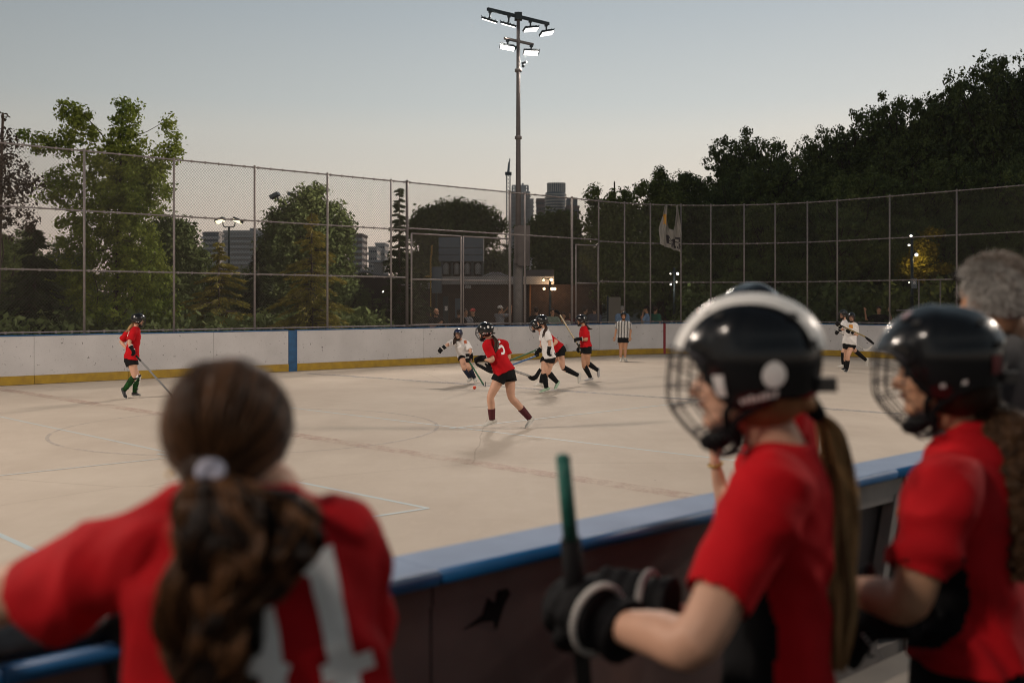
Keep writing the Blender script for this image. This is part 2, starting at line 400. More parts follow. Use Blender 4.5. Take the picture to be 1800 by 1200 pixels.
M['wire'] = mat('galvanised_wire', (.095, .085, .075), .7, spec=.2, var=.1, vscale=5)
M['cap'] = mat('grey_blue_rail_top', (.27, .345, .48), .75, spec=.15, var=.10, vscale=4, bump=.1, bscale=40)
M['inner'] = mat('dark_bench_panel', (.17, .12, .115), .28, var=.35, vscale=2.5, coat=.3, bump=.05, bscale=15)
M['frame_alu'] = mat('pale_frame', (.34, .31, .29), .5, var=.15, vscale=6)
M['asphalt'] = mat('asphalt', (.045, .042, .04), .9, var=.3, vscale=3, bump=.4, bscale=80)
M['grass'] = mat('grass', (.022, .032, .010), .95, var=.4, vscale=2, bump=.5, bscale=20)
M['concrete'] = mat('concrete', (.22, .20, .19), .8, var=.15, vscale=6, bump=.2, bscale=40)
M['steel_dark'] = mat('dark_steel', (.03, .045, .055), .45, metal=.5)
M['pole'] = mat('painted_pole', (.15, .135, .135), .75, spec=.2, var=.08, vscale=4)
M['lens'] = mat('lamp_lens', (.9, .9, .9), .4, emit=(1, .96, .9), estr=4.0)

# ground sheet to the horizon, then the rink floor, then what is painted on it
g = Geo(); n_ = 90
xs = np.concatenate([-np.geomspace(3000, 60, 14), np.linspace(-55, 120, 60), np.geomspace(125, 3000, 14)])
ys = np.concatenate([[-3000, -800, -200], np.linspace(-60, 140, 70), np.geomspace(145, 3000, 14)])
def hill(x, y):
    a = 1/(1+np.exp(-(x - 20 + (60-y)*.05)/7.0)); b = 1/(1+np.exp(-(y-48-np.clip(20-x, 0, 99)*1.2)/5.0)); c = 1/(1+np.exp((y-130)/10))
    return 6.5*a*b*c + .0
XX, YY = np.meshgrid(xs, ys); ZZ = hill(XX, YY) - .06
V = np.stack([XX, YY, ZZ], -1).reshape(-1, 3); nx = len(xs); ny = len(ys)
I, J = np.meshgrid(np.arange(nx-1), np.arange(ny-1)); k = (J*nx+I).ravel()
tag(obj('ground', mesh_np('ground', V, np.stack([k, k+1, k+nx+1, k+nx], 1), M['grass'], True)), kind='structure')
# paved yard behind the boards and under the benches
g = Geo(); g.box((-34, -8, -.054), (30, 52, -.03)); tag(part('pavement', g, M['asphalt'], None, off=(0, 0, 0)), kind='structure')
near0 = np.array([-.076, 2.748, 0])                      # bench-side edge of the near boards
nb = near0 + VV*.10
edge = [bnd(s)[0][:2] for s in np.concatenate([[-40], np.linspace(-20, 0, 6), np.linspace(0, ARC, 24)[1:], [ARC+30]])]
farp = edge + [(nb + U*50 - VV*.0)[:2], (nb - U*30)[:2]]
# clip the two open ends sensibly: the end boards run down to the near boards
endx = P_T2 + EE*np.dot(P_T2-nb, VV)
edge = [bnd(s)[0][:2] for s in np.concatenate([[-40], np.linspace(-20, 0, 6), np.linspace(0, ARC, 24)[1:]])] + [endx[:2]]
lo = (P_T1 - U*40); lo2 = lo - VV*np.dot(lo-nb, VV)
g = Geo(); g.prism(edge + [lo2[:2]], -.02, 0.0)
tag(part('rink_floor', g, M['floor'], None, off=(0, 0, 0)), kind='structure')

def strip(name, pts, w, m, z=.0015, closed=False):
    P = np.array([(p[0], p[1]) for p in pts], float); T = np.gradient(P, axis=0)
    if closed: T = np.roll(P, -1, 0) - np.roll(P, 1, 0)
    T /= np.linalg.norm(T, axis=1)[:, None]; Nn = np.stack([-T[:, 1], T[:, 0]], 1)*w/2
    V = np.vstack([np.column_stack([P+Nn, np.full(len(P), z)]), np.column_stack([P-Nn, np.full(len(P), z)])]); n = len(P)
    F = [(i, i+n, (i+1) % n+n, (i+1) % n) for i in range(n if closed else n-1)]
    return tag(obj(name, mesh_np(name, V, np.array(F), m)), kind='structure')
wl = worn_paint('pale_line_paint', (.52, .60, .62), -.50); wl2 = worn_paint('faded_white_paint', (.55, .58, .57), -.25)
rl = worn_paint('worn_red_paint', (.50, .29, .24), .46, 9, .36); bl = worn_paint('faded_blue_paint', (.32, .34, .37), .22, 10, .45)
bl2 = worn_paint('worn_blue_paint', (.28, .29, .34), .36, 10, .32)
def seg(a, b, n=24): return [a + (b-a)*t for t in np.linspace(0, 1, n)]
def ext(a, b, k0, k1): d = b-a; return a-d*k0, b+d*k1
a, b = ext(G(540, 720), G(1240, 803), .12, .2); strip('court_line', seg(a, b), .05, wl)
a, b = ext(G(790, 753), G(1110, 718), 0, .9); strip('court_line', seg(a, b), .05, wl, .003)
a, b = ext(G(0, 732), G(278, 791), .3, .05); strip('court_line', seg(a, b), .05, wl2)
a, b = ext(G(0, 835.6), G(290, 805), .2, .3); strip('court_line', seg(a, b), .045, wl2, .003)
a, b = ext(G(0, 940), G(44, 960), .6, 1.5); strip('court_line', seg(a, b), .055, wl)
a, b = ext(G(500, 842), G(753, 893), 1.2, 0); strip('court_line', seg(a, b), .05, wl)
a, b = ext(G(753, 893), G(655, 908), 0, 2); strip('court_line', seg(a, b), .05, wl, .003)
a, b = ext(G(0, 684), G(967, 834), .03, .25); strip('red_line', seg(a, b, 60), .28, rl, .0045)
a, b = ext(G(539, 656), G(1072, 692.5), 0, 1.6); strip('blue_line', seg(a, b, 60), .26, bl, .0045)
strip('faceoff_circle', [(-3.72+2.65*math.cos(t), 14.6+2.65*math.sin(t)) for t in np.linspace(0, 2*np.pi, 90, endpoint=False)], .05, bl2, .006, True)

# ------------------------------------------------------------------ rink boards
def wall_run(s0, s1, o0, o1, z0, z1, g=None, step=.45):
    """solid strip following the rink edge between offsets o0..o1"""
    g = g or Geo(); n = max(2, int(abs(s1-s0)/step)+1) if s1 > 0 else 2
    ss = np.linspace(s0, s1, n); A = [bnd(s, o0)[0] for s in ss]; B = [bnd(s, o1)[0] for s in ss]
    V = []
    for a, b in zip(A, B): V += [(a[0], a[1], z0), (b[0], b[1], z0), (b[0], b[1], z1), (a[0], a[1], z1)]
    F = []
    for i in range(n-1):
        k = i*4
        for e in range(4): F.append((k+e, k+(e+1) % 4, k+4+(e+1) % 4, k+4+e))
    F += [(0, 3, 2, 1), (4*n-4, 4*n-3, 4*n-2, 4*n-1)]
    return g.add(V, F)
bo = empty('rink_boards', bnd(s_at(515))[0], 'long white scuffed rink boards with yellow kick plate and blue cap on the far side', 'boards')
joints = [-330, -100, 60, 225, 375, 507, 522, 745, 900, 1054, 1166, 1170, 1300, 1440, 1560, 1700, 1850, 2100]
for a, b in zip(joints[:-1], joints[1:]):
    sa, sb = s_at(a), s_at(b)
    if (a, b) == (507, 522):
        tag(part('blue_marker_post', wall_run(sa, sb, -.012, .08, .002, 1.075), M['blue_dark'], bo), 'blue marker post across white panel and kick plate'); continue
    if (a, b) == (1166, 1170):
        tag(part('red_marker_post', wall_run(sa, sb, -.012, .08, .002, 1.075), M['red_post'], bo), 'narrow red marker post in the white boards'); continue
    part('board_panel', wall_run(sa+.004, sb-.004, 0, .07, .2, 1.06), M['board'], bo)
    part('kick_plate', wall_run(sa+.004, sb-.004, -.018, .07, .01, .197), M['kick'], bo)
    part('cap_rail', wall_run(sa+.002, sb-.002, -.012, .12, 1.068, 1.088), M['blue'], bo)
# access-door outline pressed into one panel
g = Geo(); sa, sb = s_at(1040), s_at(1054); wall_run(sa-.9, sb-.02, -.006, 0, .215, .225, g); part('door_edge', g, M['steel_dark'], bo)
g = Geo(); sa = s_at(1471); wall_run(sa, sa+.22, -.006, 0, .34, .72, g); part('patch_plate', g, M['board'], bo)

# ------------------------------------------------------------------ chain-link fence
Z_ROWS = (1.14, 2.52, 3.88, 5.24); FO = .07
def wire_panel(p, q, z0, z1, parent, name='chain_link_mesh', pitch=.072, r=.0027):
    """woven diagonal wires clipped to the bay p..q, z0..z1"""
    p = np.asarray(p, float); q = np.asarray(q, float); L = np.linalg.norm((q-p)[:2]); t = nrm(np.array([q[0]-p[0], q[1]-p[1], 0])); nn = np.array([-t[1], t[0], 0])
    H = z1-z0; A = []; B = []
    slope = 1.15
    for sgn in (1, -1):
        c0 = -H/slope if sgn > 0 else 0
        x = c0
        while x < (L if sgn > 0 else L+H/slope):
            # line: u = x + sgn*h/slope
            h0, h1 = 0.0, H
            if sgn > 0: h0 = max(h0, -x*slope); h1 = min(h1, (L-x)*slope)
            else: h0 = max(h0, (x-L)*slope); h1 = min(h1, x*slope)
            if h1-h0 > .02:
                A.append((x+sgn*h0/slope, h0, sgn)); B.append((x+sgn*h1/slope, h1, sgn))
            x += pitch
    A = np.array(A); B = np.array(B)
    base = np.array([p[0], p[1], z0])
    def w3(a): return base + a[:, :1]*t + a[:, 1:2]*np.array([0, 0, 1]) + a[:, 2:]*nn*.0025
    PA, PB = w3(A), w3(B); T = PB-PA; T /= np.linalg.norm(T, axis=1)[:, None]; S = np.cross(T, nn); n = len(PA)
    rings = []
    for k in range(3):
        an = 2*np.pi*k/3; o = (S*math.cos(an) + nn*math.sin(an))*r; rings.append((PA+o, PB+o))
    V = np.stack([rings[0][0], rings[1][0], rings[2][0], rings[0][1], rings[1][1], rings[2][1]], 1).reshape(-1, 3)
    b0 = np.arange(n)*6
    F = np.vstack([np.stack([b0+i, b0+(i+1) % 3, b0+3+(i+1) % 3, b0+3+i], 1) for i in range(3)])
    return obj(name, mesh_np(name, V - wloc(parent), F, M['wire']), parent)
def fence(pxs, label, rows=Z_ROWS, group=None, pr=.028, thick=()):
    ss = [s_at(p) if not isinstance(p, tuple) else p[0] for p in pxs]
    root = empty('chain_link_fence', bnd(ss[len(ss)//2], FO)[0], label, 'fence')
    for s, p in zip(ss, pxs):
        a = bnd(s, FO)[0]; r = .042 if p in thick else pr
        g = Geo(); g.bar((a[0], a[1], .9), (a[0], a[1], rows[-1]+.02), r, 10); g.ell((a[0], a[1], rows[-1]+.03), (r*1.15, r*1.15, r)); part('post', g, M['galv'], root, True)
    for s, e in zip(ss[:-1], ss[1:]):
        a, b = bnd(s, FO)[0], bnd(e, FO)[0]
        for z in rows:
            g = Geo(); g.bar((a[0], a[1], z), (b[0], b[1], z), .018, 8, caps=False)
            # tie wires wrapping the rail
            for k in np.arange(.1, np.linalg.norm(b-a), .35):
                c = a+(b-a)*k/np.linalg.norm(b-a); g.bar((c[0], c[1], z-.03), (c[0], c[1], z+.03), .026, 5)
            part('rail', g, M['galv'], root)
        wire_panel(a, b, rows[0], rows[-1]+.03, root)
    return root
s150, s308 = s_at(150), s_at(308); st = s308-s150
fence([(s150-3*st,), (s150-2*st,), (s150-st,), 150, 308, 450, 578, 690, 718], 'tall chain-link fence in front of the maple and cedars, on the left run of boards', thick=(718,))
fence([718, 899, 925, 1008, 1055], 'chain-link fence section carrying the double gate in front of the brick building', rows=(1.14, 3.93, 5.24), thick=(718, 899, 1008))
fence([1055, 1100, 1145, 1198, 1250, 1308, 1362, 1418, 1470, 1562, 1680, 1800, 1940, 2100], 'tall curved chain-link fence below the wooded hill, with torn banner hanging on it')
def gate(pxs, z0, z1, mids, label):
    ss = [s_at(p) for p in pxs]; root = empty('fence_gate', bnd(ss[0], FO-.05)[0], label, 'gate')
    g = Geo()
    for s in ss:
        a = bnd(s, FO-.05)[0]; g.bar((a[0], a[1], z0), (a[0], a[1], z1), .026, 8)
    part('gate_stile', g, M['galv'], root, True)
    a, b = bnd(ss[0], FO-.05)[0], bnd(ss[-1], FO-.05)[0]
    for z in (z0, z1, *mids):
        g = Geo(); g.bar((a[0], a[1], z), (b[0], b[1], z), .024, 8); part('gate_rail', g, M['galv'], root, True)
    wire_panel(a, b, z0, z1, root)
    g = Geo(); c = bnd(ss[-1]-.03, FO-.10)[0]; g.box((-.03, -.03, -.07), (.03, .03, .07), None, (c[0], c[1], (z0+z1)/2)); part('latch', g, M['galv'], root)
gate((724, 811), 1.16, 3.78, (2.47,), 'left leaf of the tall double gate in the fence before the blue-grey rooftop units')
gate((815, 896), 1.16, 3.78, (2.47,), 'right leaf of the tall double gate in the fence left of the floodlight pole')
gate((1013, 1052), 1.16, 3.72, (2.45,), 'narrow single gate in the fence right of the lit wall lamps')
# low handrail frame inside the fence at the right
r_ = empty('rail_frame', bnd(s_at(1600), .5)[0], 'low pipe frame behind the right fence under the golden lit leaves', 'railing')
a, b = bnd(s_at(1562), .5)[0], bnd(s_at(1680), .5)[0]
g = Geo(); g.bar((a[0], a[1], 1.55), (b[0], b[1], 1.55), .025, 8); part('top_rail', g, M['galv'], r_, True)
for px in (1602, 1640):
    a = bnd(s_at(px), .5)[0]; g = Geo(); g.bar((a[0], a[1], 0), (a[0], a[1], 2.5), .025, 8); part('upright', g, M['galv'], r_, True)

# torn banner on the fence
def banner():
    s0, s1 = s_at(1157), s_at(1196); root = empty('torn_banner', bnd(s0, -.05)[0], 'torn white banner with orange and black print hanging bunched from the fence', 'banner')
    nu, nv = 40, 40; V = []
    for j in range(nv+1):
        v = j/nv
        for i in range(nu+1):
            u = i/nu
            # two gathered peaks at the top, full width below, slanted lower edge
            top = .08 + .85*(abs(u-.5)*2 > .0)*0
            pk = .30 if u < .52 else .80
            w = min(1, v*1.5+.05); uu = pk + (u-pk)*w if True else u
            if .46 < u < .58 and v < .45: uu = uu
            zt = ZY(361, 36.0) - (.55*(1-abs(u-.52)/.12) if abs(u-.52) < .12 else 0)
            zb = ZY(430 + 14*u - (8 if u > .9 else 0)*0, 36.0)
            s = s0+(s1-s0)*uu; fold = .07*math.sin(u*17+v*3)+.035*math.sin(u*41-v*9)
            p = bnd(s, -.12+fold)[0]; V.append((p[0], p[1], zt+(zb-zt)*v))
    F = [(j*(nu+1)+i, j*(nu+1)+i+1, (j+1)*(nu+1)+i+1, (j+1)*(nu+1)+i) for j in range(nv) for i in range(nu) if not (19 <= i <= 22 and j < 14)]
    wm = mat('banner_white', (.33, .31, .28), .7, trans=.3, bump=.2, bscale=20); om = mat('banner_orange', (.55, .27, .03), .7); bm = mat('banner_black', (.03, .025, .03), .7)
    me = mesh_np('sheet', np.array(V)-wloc(root), np.array(F), wm, True); me.materials.append(om); me.materials.append(bm)
    glyph = ["BBBB..RRR.", "B..B.R..R.", "BBB..RRR..", "B..B.R..R.", "BBBB.R..RR"]
    for p, f in zip(me.polygons, F):
        j, i = divmod(f[0], nu+1)
        if 3 < i < 15 and 8 < j < 19 and (i-j//3) % 4 != 0: p.material_index = 1
        if 28 <= j <= 35 and 14 <= i <= 37:
            gi, gj = (i-14)*10//24, (j-28)*5//8
            if glyph[min(gj, 4)][min(gi, 9)] != '.': p.material_index = 2
        if j in (36, 37) and 20 < i < 38 and i % 3: p.material_index = 2
    obj('sheet', me, root)
    g = Geo()
    for u in (.3, .8):
        p = bnd(s0+(s1-s0)*u, -.03)[0]; g.bar((p[0], p[1], ZY(362, 36)), (p[0], p[1], 5.24), .012, 6)
    part('tie', g, M['strap'], root)
banner()

# ------------------------------------------------------------------ near boards by the benches
E1 = near0; LZ = 1.09
def nbp(t, off=0, z=0): p = E1 + U*t + VV*off; return np.array([p[0], p[1], z])
nbd = empty('near_boards', nbp(0), 'near boards by the bench with pale grey top, blue lip and dark inner panels', 'boards')
def run(g, t0, t1, o0, o1, z0, z1):
    g.box((t0, o0, z0), (t1, o1, z1), [U, VV, (0, 0, 1)], E1); return g
def tx(px, off=0, z=LZ):
    """run length whose top edge shows at pixel column px"""
    lo_, hi_ = -1.9, 12.0
    for _ in range(40):
        m = (lo_+hi_)/2; p = nbp(m, off)
        if 900+F_PX*p[0]/p[1] < px: lo_ = m
        else: hi_ = m
    return (lo_+hi_)/2
splits = [-1.9, tx(0), tx(770), tx(1300), tx(1574), 9.0]
for a, b in zip(splits[:-1], splits[1:]):
    part('top_plank', run(Geo(), a+.002, b-.002, .004, .198, LZ-.022, LZ), M['cap'], nbd)
g = Geo(); lipp = [nbp(t, -.004, LZ-.016) for t in (-1.9, tx(0), 0, tx(1300), 9)]
for a, b in zip(splits[:-1], splits[1:]):
    g = Geo(); g.limb([nbp(a+.003, 0, LZ-.017), nbp(b-.003, 0, LZ-.017)], .016, .020, side=VV, seg=14, flat=True); part('blue_lip', g, M['blue'], nbd, True)
part('outer_skin', run(Geo(), -1.9, 9, .13, .17, .004, LZ-.025), M['board'], nbd)
for a, b in zip(splits[:-2], splits[1:-1]):
    tt = min(b, tx(1445))
    if tt-a > .1:
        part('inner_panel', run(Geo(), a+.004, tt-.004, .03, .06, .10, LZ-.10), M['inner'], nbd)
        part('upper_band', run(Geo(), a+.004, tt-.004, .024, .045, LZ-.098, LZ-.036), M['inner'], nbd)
tA = tx(1445)
for px in (1450, 1600, 1760):
    t0 = tx(px); part('frame_post', run(Geo(), t0, t0+.07, .02, .12, .02, LZ-.03), M['frame_alu'], nbd)
g = Geo(); run(g, tA+.07, 9, .03, .09, LZ-.14, LZ-.03); part('frame_beam', g, M['frame_alu'], nbd)
g = Geo(); run(g, tA+.07, 9, .03, .09, .30, .36); part('frame_beam', g, M['frame_alu'], nbd)
g = Geo(); t0, t1 = tx(1590), tx(1545); g.beam(nbp(t0, .05, LZ-.12), nbp(t1, .05, .35), .05, .05); part('brace', g, M['frame_alu'], nbd)
g = Geo(); p = nbp(tx(1512), .03, .74); g.bar(p, p+VV*.05, .022, 12); part('bolt', g, M['steel_dark'], nbd, True)
part('back_panel', run(Geo(), tA+.08, 9, .095, .125, .02, LZ-.15), mat('dark_grey_panel', (.11, .095, .095), .5, var=.3, vscale=3), nbd)  # plain dark grey panel behind the frame
# scuffed-off black patch on the dark panel
g = Geo(); c = nbp(tx(884), .0285, 0)
shape = [(-.115, .062), (-.05, .085), (-.03, .13), (.0, .105), (.012, .17), (.022, .185), (.036, .15), (.052, .125), (.03, .10), (.012, .06), (.0, .035), (-.01, .062), (-.05, .068)]
V = [c + U*x + np.array([0, 0, ZY(1130, 2.81)+y]) for x, y in shape]; V2 = [v - VV*.002 for v in V]; n = len(V)
cc = np.mean(V2, 0); g.add(V+V2+[cc], [(i, (i+1) % n, n+(i+1) % n, n+i) for i in range(n)], [(n+i, n+(i+1) % n, 2*n) for i in range(n)])
part('scuff_patch', g, M['strap'], nbd)
# bench behind, low right corner
be = empty('players_bench', W(1600, 1200, 3.4)*[1, 1, 0], 'beige bench seat behind the near boards at the lower right', 'bench')
g = Geo(); a = W(1475, 1190, 3.25); b = nbp(6, -.75, 0)
p = W(1470, 1150, 3.3); p[2] = 0
g.box((0, -.34, .50), (3.5, 0, .56), [U, VV, (0, 0, 1)], p); part('seat', g, mat('beige_bench', (.36, .32, .27), .55, var=.1, vscale=5), be)
for k in (.05, 1.6, 3.2):
    g = Geo(); g.box((k, -.30, 0), (k+.06, -.04, .498), [U, VV, (0, 0, 1)], p); part('leg', g, M['frame_alu'], be)

# ------------------------------------------------------------------ floodlight poles
def lamp_head(parent, top, c, face, long_dir, power, lx=.56, ly=.27, spot=True, sz=100, throw=None):
    """flat LED luminaire hung from its arm; face = direction the light goes"""
    n = nrm(face); l = nrm(np.asarray(long_dir) - np.dot(long_dir, n)*n); w = np.cross(n, l); c = np.asarray(c, float)
    g = Geo(); Mx = [l, w, n]
    g.prism([(-lx/2, -ly/2), (lx/2-.10, -ly/2), (lx/2, -ly/4), (lx/2, ly/4), (lx/2-.10, ly/2), (-lx/2, ly/2)], -.07, 0)
    g.V[-1] = g.V[-1] @ np.array(Mx) + c
    for k in range(5): x = -lx/2+.08+k*.12; g.box((x, -ly/2+.03, -.10), (x+.02, ly/2-.03, -.07), Mx, c)
    h = part('lamp_head', g, M['steel_dark'], parent)
    g = Geo(); g.box((-lx/2+.03, -ly/2+.03, .001), (lx/2-.05, ly/2-.03, .022), Mx, c); part('lens', g, M['lens'], h)
    g = Geo(); g.bar(top, c - n*.08, .03, 8); g.box((-.06, -.06, -.03), (.06, .06, .04), None, top); part('bracket', g, M['steel_dark'], h)
    if spot:
        L = bpy.data.lights.new('lamp_light', 'SPOT'); L.energy = power; L.spot_size = R(sz); L.spot_blend = .8; L.shadow_soft_size = .28; L.color = (1, .85, .72)
        o = bpy.data.objects.new('lamp_light', L); COL.objects.link(o); o.parent = h; o.location = tuple(c + n*.06 - wloc(h))
        o.rotation_euler = Vector(tuple(-nrm(throw if throw is not None else n))).to_track_quat('Z', 'Y').to_euler()
def flood_pole(base, H, adir, aims, label, power, aims2=(), sz=100):
    base = np.asarray(base, float); root = empty('floodlight_pole', base, label, 'floodlight')
    g = Geo(); g.bar(base+[0, 0, 3.3], base+[0, 0, H+.15], .100, 20, r2=.056); part('pole', g, M['pole'], root, True)
    g = Geo(); g.bar(base, base+[0, 0, 3.3], .17, 20); part('pole_base', g, M['concrete'], root, True)
    g = Geo()
    for z in (.3, H-4.2, H-1.9): g.bar(base+[0, 0, z], base+[0, 0, z+.10], .16 if z < 5 else .12, 16)
    part('collar', g, M['galv'], root, True)
    ad = nrm(adir)
    top = base+[0, 0, H]; g = Geo(); g.beam(top-ad*1.36, top+ad*1.42, .09, .10); g.box((-.13, -.13, -.12), (.13, .13, .12), None, top); part('cross_arm', g, M['steel_dark'], root)
    for t, aim in zip((-1.25, -.42, .55, 1.30), aims):
        lamp_head(root, top+ad*t+[0, 0, -.07], top+ad*t+[0, 0, -.36]+nrm([aim[0], aim[1], 0])*.05, aim, [1, .3, -.35 if t > .6 else -.25] if t > 0 else [-1, 0, -.22], power*(2.6 if t < 0 and aims2 else 1), sz=(125 if t < 0 else 105) if aims2 else sz, throw=None if not aims2 else ((-1, -.30, -.62) if t < 0 else (.35, -1, -.72)))
    if aims2:
        t2 = base+[0, 0, H-.85]; g = Geo(); g.beam(t2-ad*.62, t2+ad*.68, .08, .08); part('cross_arm', g, M['galv'], root)
        for t, aim in zip((-.48, .60), aims2):
            lamp_head(root, t2+ad*t+[0, 0, -.06], t2+ad*t+[0, 0, -.30], aim, [1, .15, 0], power, lx=.56, sz=100, throw=(-.45 if t < 0 else .1, -1, -.78))
        g = Geo(); c = base+[.12, -.05, H-1.62]; g.beam(c, c+[.16, -.05, .04], .07, .05); g.ell(c+[.05, -.03, -.09], (.05, .05, .06)); part('camera', g, M['steel_dark'], root)
    return root
P0 = W(911, 533, 35.1); P0[2] = 0
def toward(frm, to, z): return nrm(np.array([to[0]-frm[0], to[1]-frm[1], -z]))
mid = (-1, 16)
fp = flood_pole(P0, 11.6, [.757, .653, 0], [(-.30, .27, -.93), (-.26, .26, -.93), (.30, -.22, -1.0), (.42, -.22, -.9)],
    'tall floodlight pole behind the gate with six lit lamp heads on two cross arms', LP0,
    [(-.20, -.62, -1.5), (.12, -.62, -1.35)])
g = Geo(); g.box((-.02, -.42, 3.05), (.40, -.20, 4.42), None, P0); g.box((-.14, -.36, 3.12), (.0, -.22, 4.38), None, P0); part('control_cabinet', g, M['pole'], fp)
g = Geo(); g.bar(P0+[.24, -.2, 0], P0+[.24, -.2, 3.05], .03, 8); part('conduit', g, M['galv'], fp, True)
# the rink's other poles stand outside the frame and light the same floor
flood_pole((17.5, 13.5, 0), 11.0, [0, 1, 0], [toward((17.5, 13.5), (3, 15), 11)]*4, 'floodlight pole outside the rink at the right, beyond the frame', LP1, sz=145)
flood_pole((-17.0, 9.0, 0), 11.0, [.5, .8, 0], [toward((-17, 9), (-2, 15), 11)]*4, 'floodlight pole outside the rink at the left, beyond the frame', LP2, sz=145)
flood_pole((-9.5, -6.0, 0), 11.0, [.743, .669, 0], [toward((-9.5, -6), (-2, 8), 11)]*4, 'floodlight pole behind the players bench, beyond the frame', LP3, sz=145)
# ------------------------------------------------------------------ far towers
M['tower_grey'] = mat('pale_tower_concrete', (.80, .78, .77), .7); M['tower_dark'] = mat('tower_glass', (.24, .27, .31), .3, spec=.8)
M['tower_brick'] = mat('brown_tower_cladding', (.36, .28, .26), .8); M['tower_bright'] = mat('bright_cladding', (.85, .80, .74), .4)
M['pane'] = mat('window_pane', (.14, .16, .19), .12, spec=.9)
def tower_box(px0, px1, ytop, d, label, wall, depth=22, rot=.0, floors=None, cols=6, crown=None, bands=True, name='tower_block'):
    x0, x1 = XP(px0, d), XP(px1, d); zt = ZY(ytop, d); w = x1-x0; root = empty(name, ((x0+x1)/2, d+depth/2, 0), label, 'tower')
    c, s = math.cos(rot), math.sin(rot); MM = np.array([[c, s, 0], [-s, c, 0], [0, 0, 1]]); o = np.array([(x0+x1)/2, d+depth/2, 0])
    g = Geo(); g.box((-w/2, -depth/2, 0), (w/2, depth/2, zt), MM, o); part('wall', g, wall, root)
    fl = floors or int(zt/3.2); z0 = 0
    g = Geo(); g2 = Geo()
    for k in range(fl):
        z = zt*(k+.25)/fl; h = zt/fl*.5
        cw = w/cols
        for j in range(cols):
            g.box((-w/2+cw*(j+.15), -depth/2-.15, z), (-w/2+cw*(j+.85), -depth/2-.05, z+h), MM, o)
        for j in range(4):
            dw = depth/4; g.box((-w/2-.15, -depth/2+dw*(j+.2), z), (-w/2-.05, -depth/2+dw*(j+.8), z+h), MM, o)
            g.box((w/2+.05, -depth/2+dw*(j+.2), z), (w/2+.15, -depth/2+dw*(j+.8), z+h), MM, o)
        if bands: g2.box((-w/2-.5, -depth/2-1.1, z-.35), (w/2+.5, -depth/2-.001, z-.1), MM, o); g2.box((-w/2-.5, -depth/2-1.15, z-.1), (w/2+.5, -depth/2-1.0, z+.7), MM, o)
    tag(part('window_rows', g, M['pane'], root), kind='stuff')
    if bands: tag(part('balcony_bands', g2, M['tower_grey'], root), kind='stuff')
    g = Geo(); g.box((-w/2-.3, -depth/2-.3, zt+.01), (w/2+.3, depth/2+.3, zt+.9), MM, o); part('parapet', g, wall, root)
    if crown:
        for (a, b, y0, m) in crown:
            g = Geo(); g.box((XP(a, d)-o[0], -depth*.3, zt+.91), (XP(b, d)-o[0], depth*.3, ZY(y0, d)), MM, o); part('roof_block', g, m, root)
    return root
D1 = 520
# skeleton tower under construction, left of the pair
t1 = tower_box(898, 931, 340, D1, 'slim pale tower still under construction with a crane beside it', M['tower_grey'], 18, floors=26, cols=5)
g = Geo(); d = D1
for x in (901, 909, 919, 928): g.bar((XP(x, d), d+3, ZY(341, d)), (XP(x, d), d+3, ZY(319 + abs(x-915)*.5, d)), .5, 4)
for y in (336, 330, 325): g.beam((XP(900, d), d+3, ZY(y, d)), (XP(929, d), d+3, ZY(y, d)), .8, .6)
g.box((XP(904, d), d+1, ZY(341, d)), (XP(925, d), d+9, ZY(327, d))); part('bare_frame', g, M['tower_grey'], t1)
tower_box(929, 937, 352, D1+30, 'narrow slab tower just behind the tower under construction', M['tower_grey'], 16, floors=26, cols=2)
# crane
cr_ = empty('tower_crane', (XP(893.5, 500), 500, 0), 'thin tower crane rising left of the tower under construction', 'crane')
g = Geo(); d = 500; xc = XP(893.5, d); hw = .9
for sx in (-hw, hw):
    for sy in (-hw, hw): g.bar((xc+sx, d+sy, 0), (xc+sx, d+sy, ZY(306, d)), .22, 4)
for k in range(36):
    z = ZY(306, d)*k/36; z2 = ZY(306, d)*(k+1)/36; g.bar((xc-hw, d-hw, z), (xc+hw, d-hw, z2), .15, 3); g.bar((xc+hw, d-hw, z), (xc-hw, d-hw, z2), .15, 3)
part('mast', g, M['steel_dark'], cr_)
g = Geo(); g.bar((xc, d, ZY(306, d)), (XP(896, d), d+18, ZY(270, d)), .6, 4, r2=.25); g.bar((xc-.5, d, ZY(306, d)), (XP(894.3, d), d+4, ZY(283, d)), .25, 4); part('jib', g, M['steel_dark'], cr_)
g = Geo(); g.box((xc-1.6, d-1.6, ZY(308, d)), (xc+1.6, d+1.6, ZY(303, d))); part('cab', g, M['steel_dark'], cr_)
# round tower
d = 470; xc = XP(977.5, d); rr = XP(997, d)-xc; rt = empty('round_tower', (xc, d+rr, 0), 'round banded tower with a brighter drum on its roof', 'tower')
g = Geo(); zt = ZY(337, d); g.bar((xc, d+rr, 0), (xc, d+rr, zt), rr*.93, 40); part('wall', g, M['tower_dark'], rt)
g = Geo(); nf = 20; lo = ZY(440, d)
for k in range(nf):
    z = lo + (zt-lo)*k/nf; g.bar((xc, d+rr, z), (xc, d+rr, z+(zt-lo)/nf*.42), rr, 40)
tag(part('balcony_bands', g, M['tower_bright'], rt), kind='stuff')
g = Geo(); z2 = ZY(321, d); g.bar((xc+.3, d+rr, zt), (xc+.3, d+rr, z2), rr*.78, 36); part('roof_drum', g, M['tower_dark'], rt)
g = Geo()
for a in np.linspace(0, 2*np.pi, 26, endpoint=False):
    p = np.array([xc+.3+rr*.79*math.cos(a), d+rr+rr*.79*math.sin(a), 0]); g.box((-.28, -.28, zt), (.28, .28, z2+.3), None, p)
tag(part('drum_fins', g, M['tower_bright'], rt), kind='stuff')
tower_box(944, 959, 352, 500, 'low brown wing standing left of the round tower', M['tower_brick'], 16, floors=18, cols=4, bands=False)
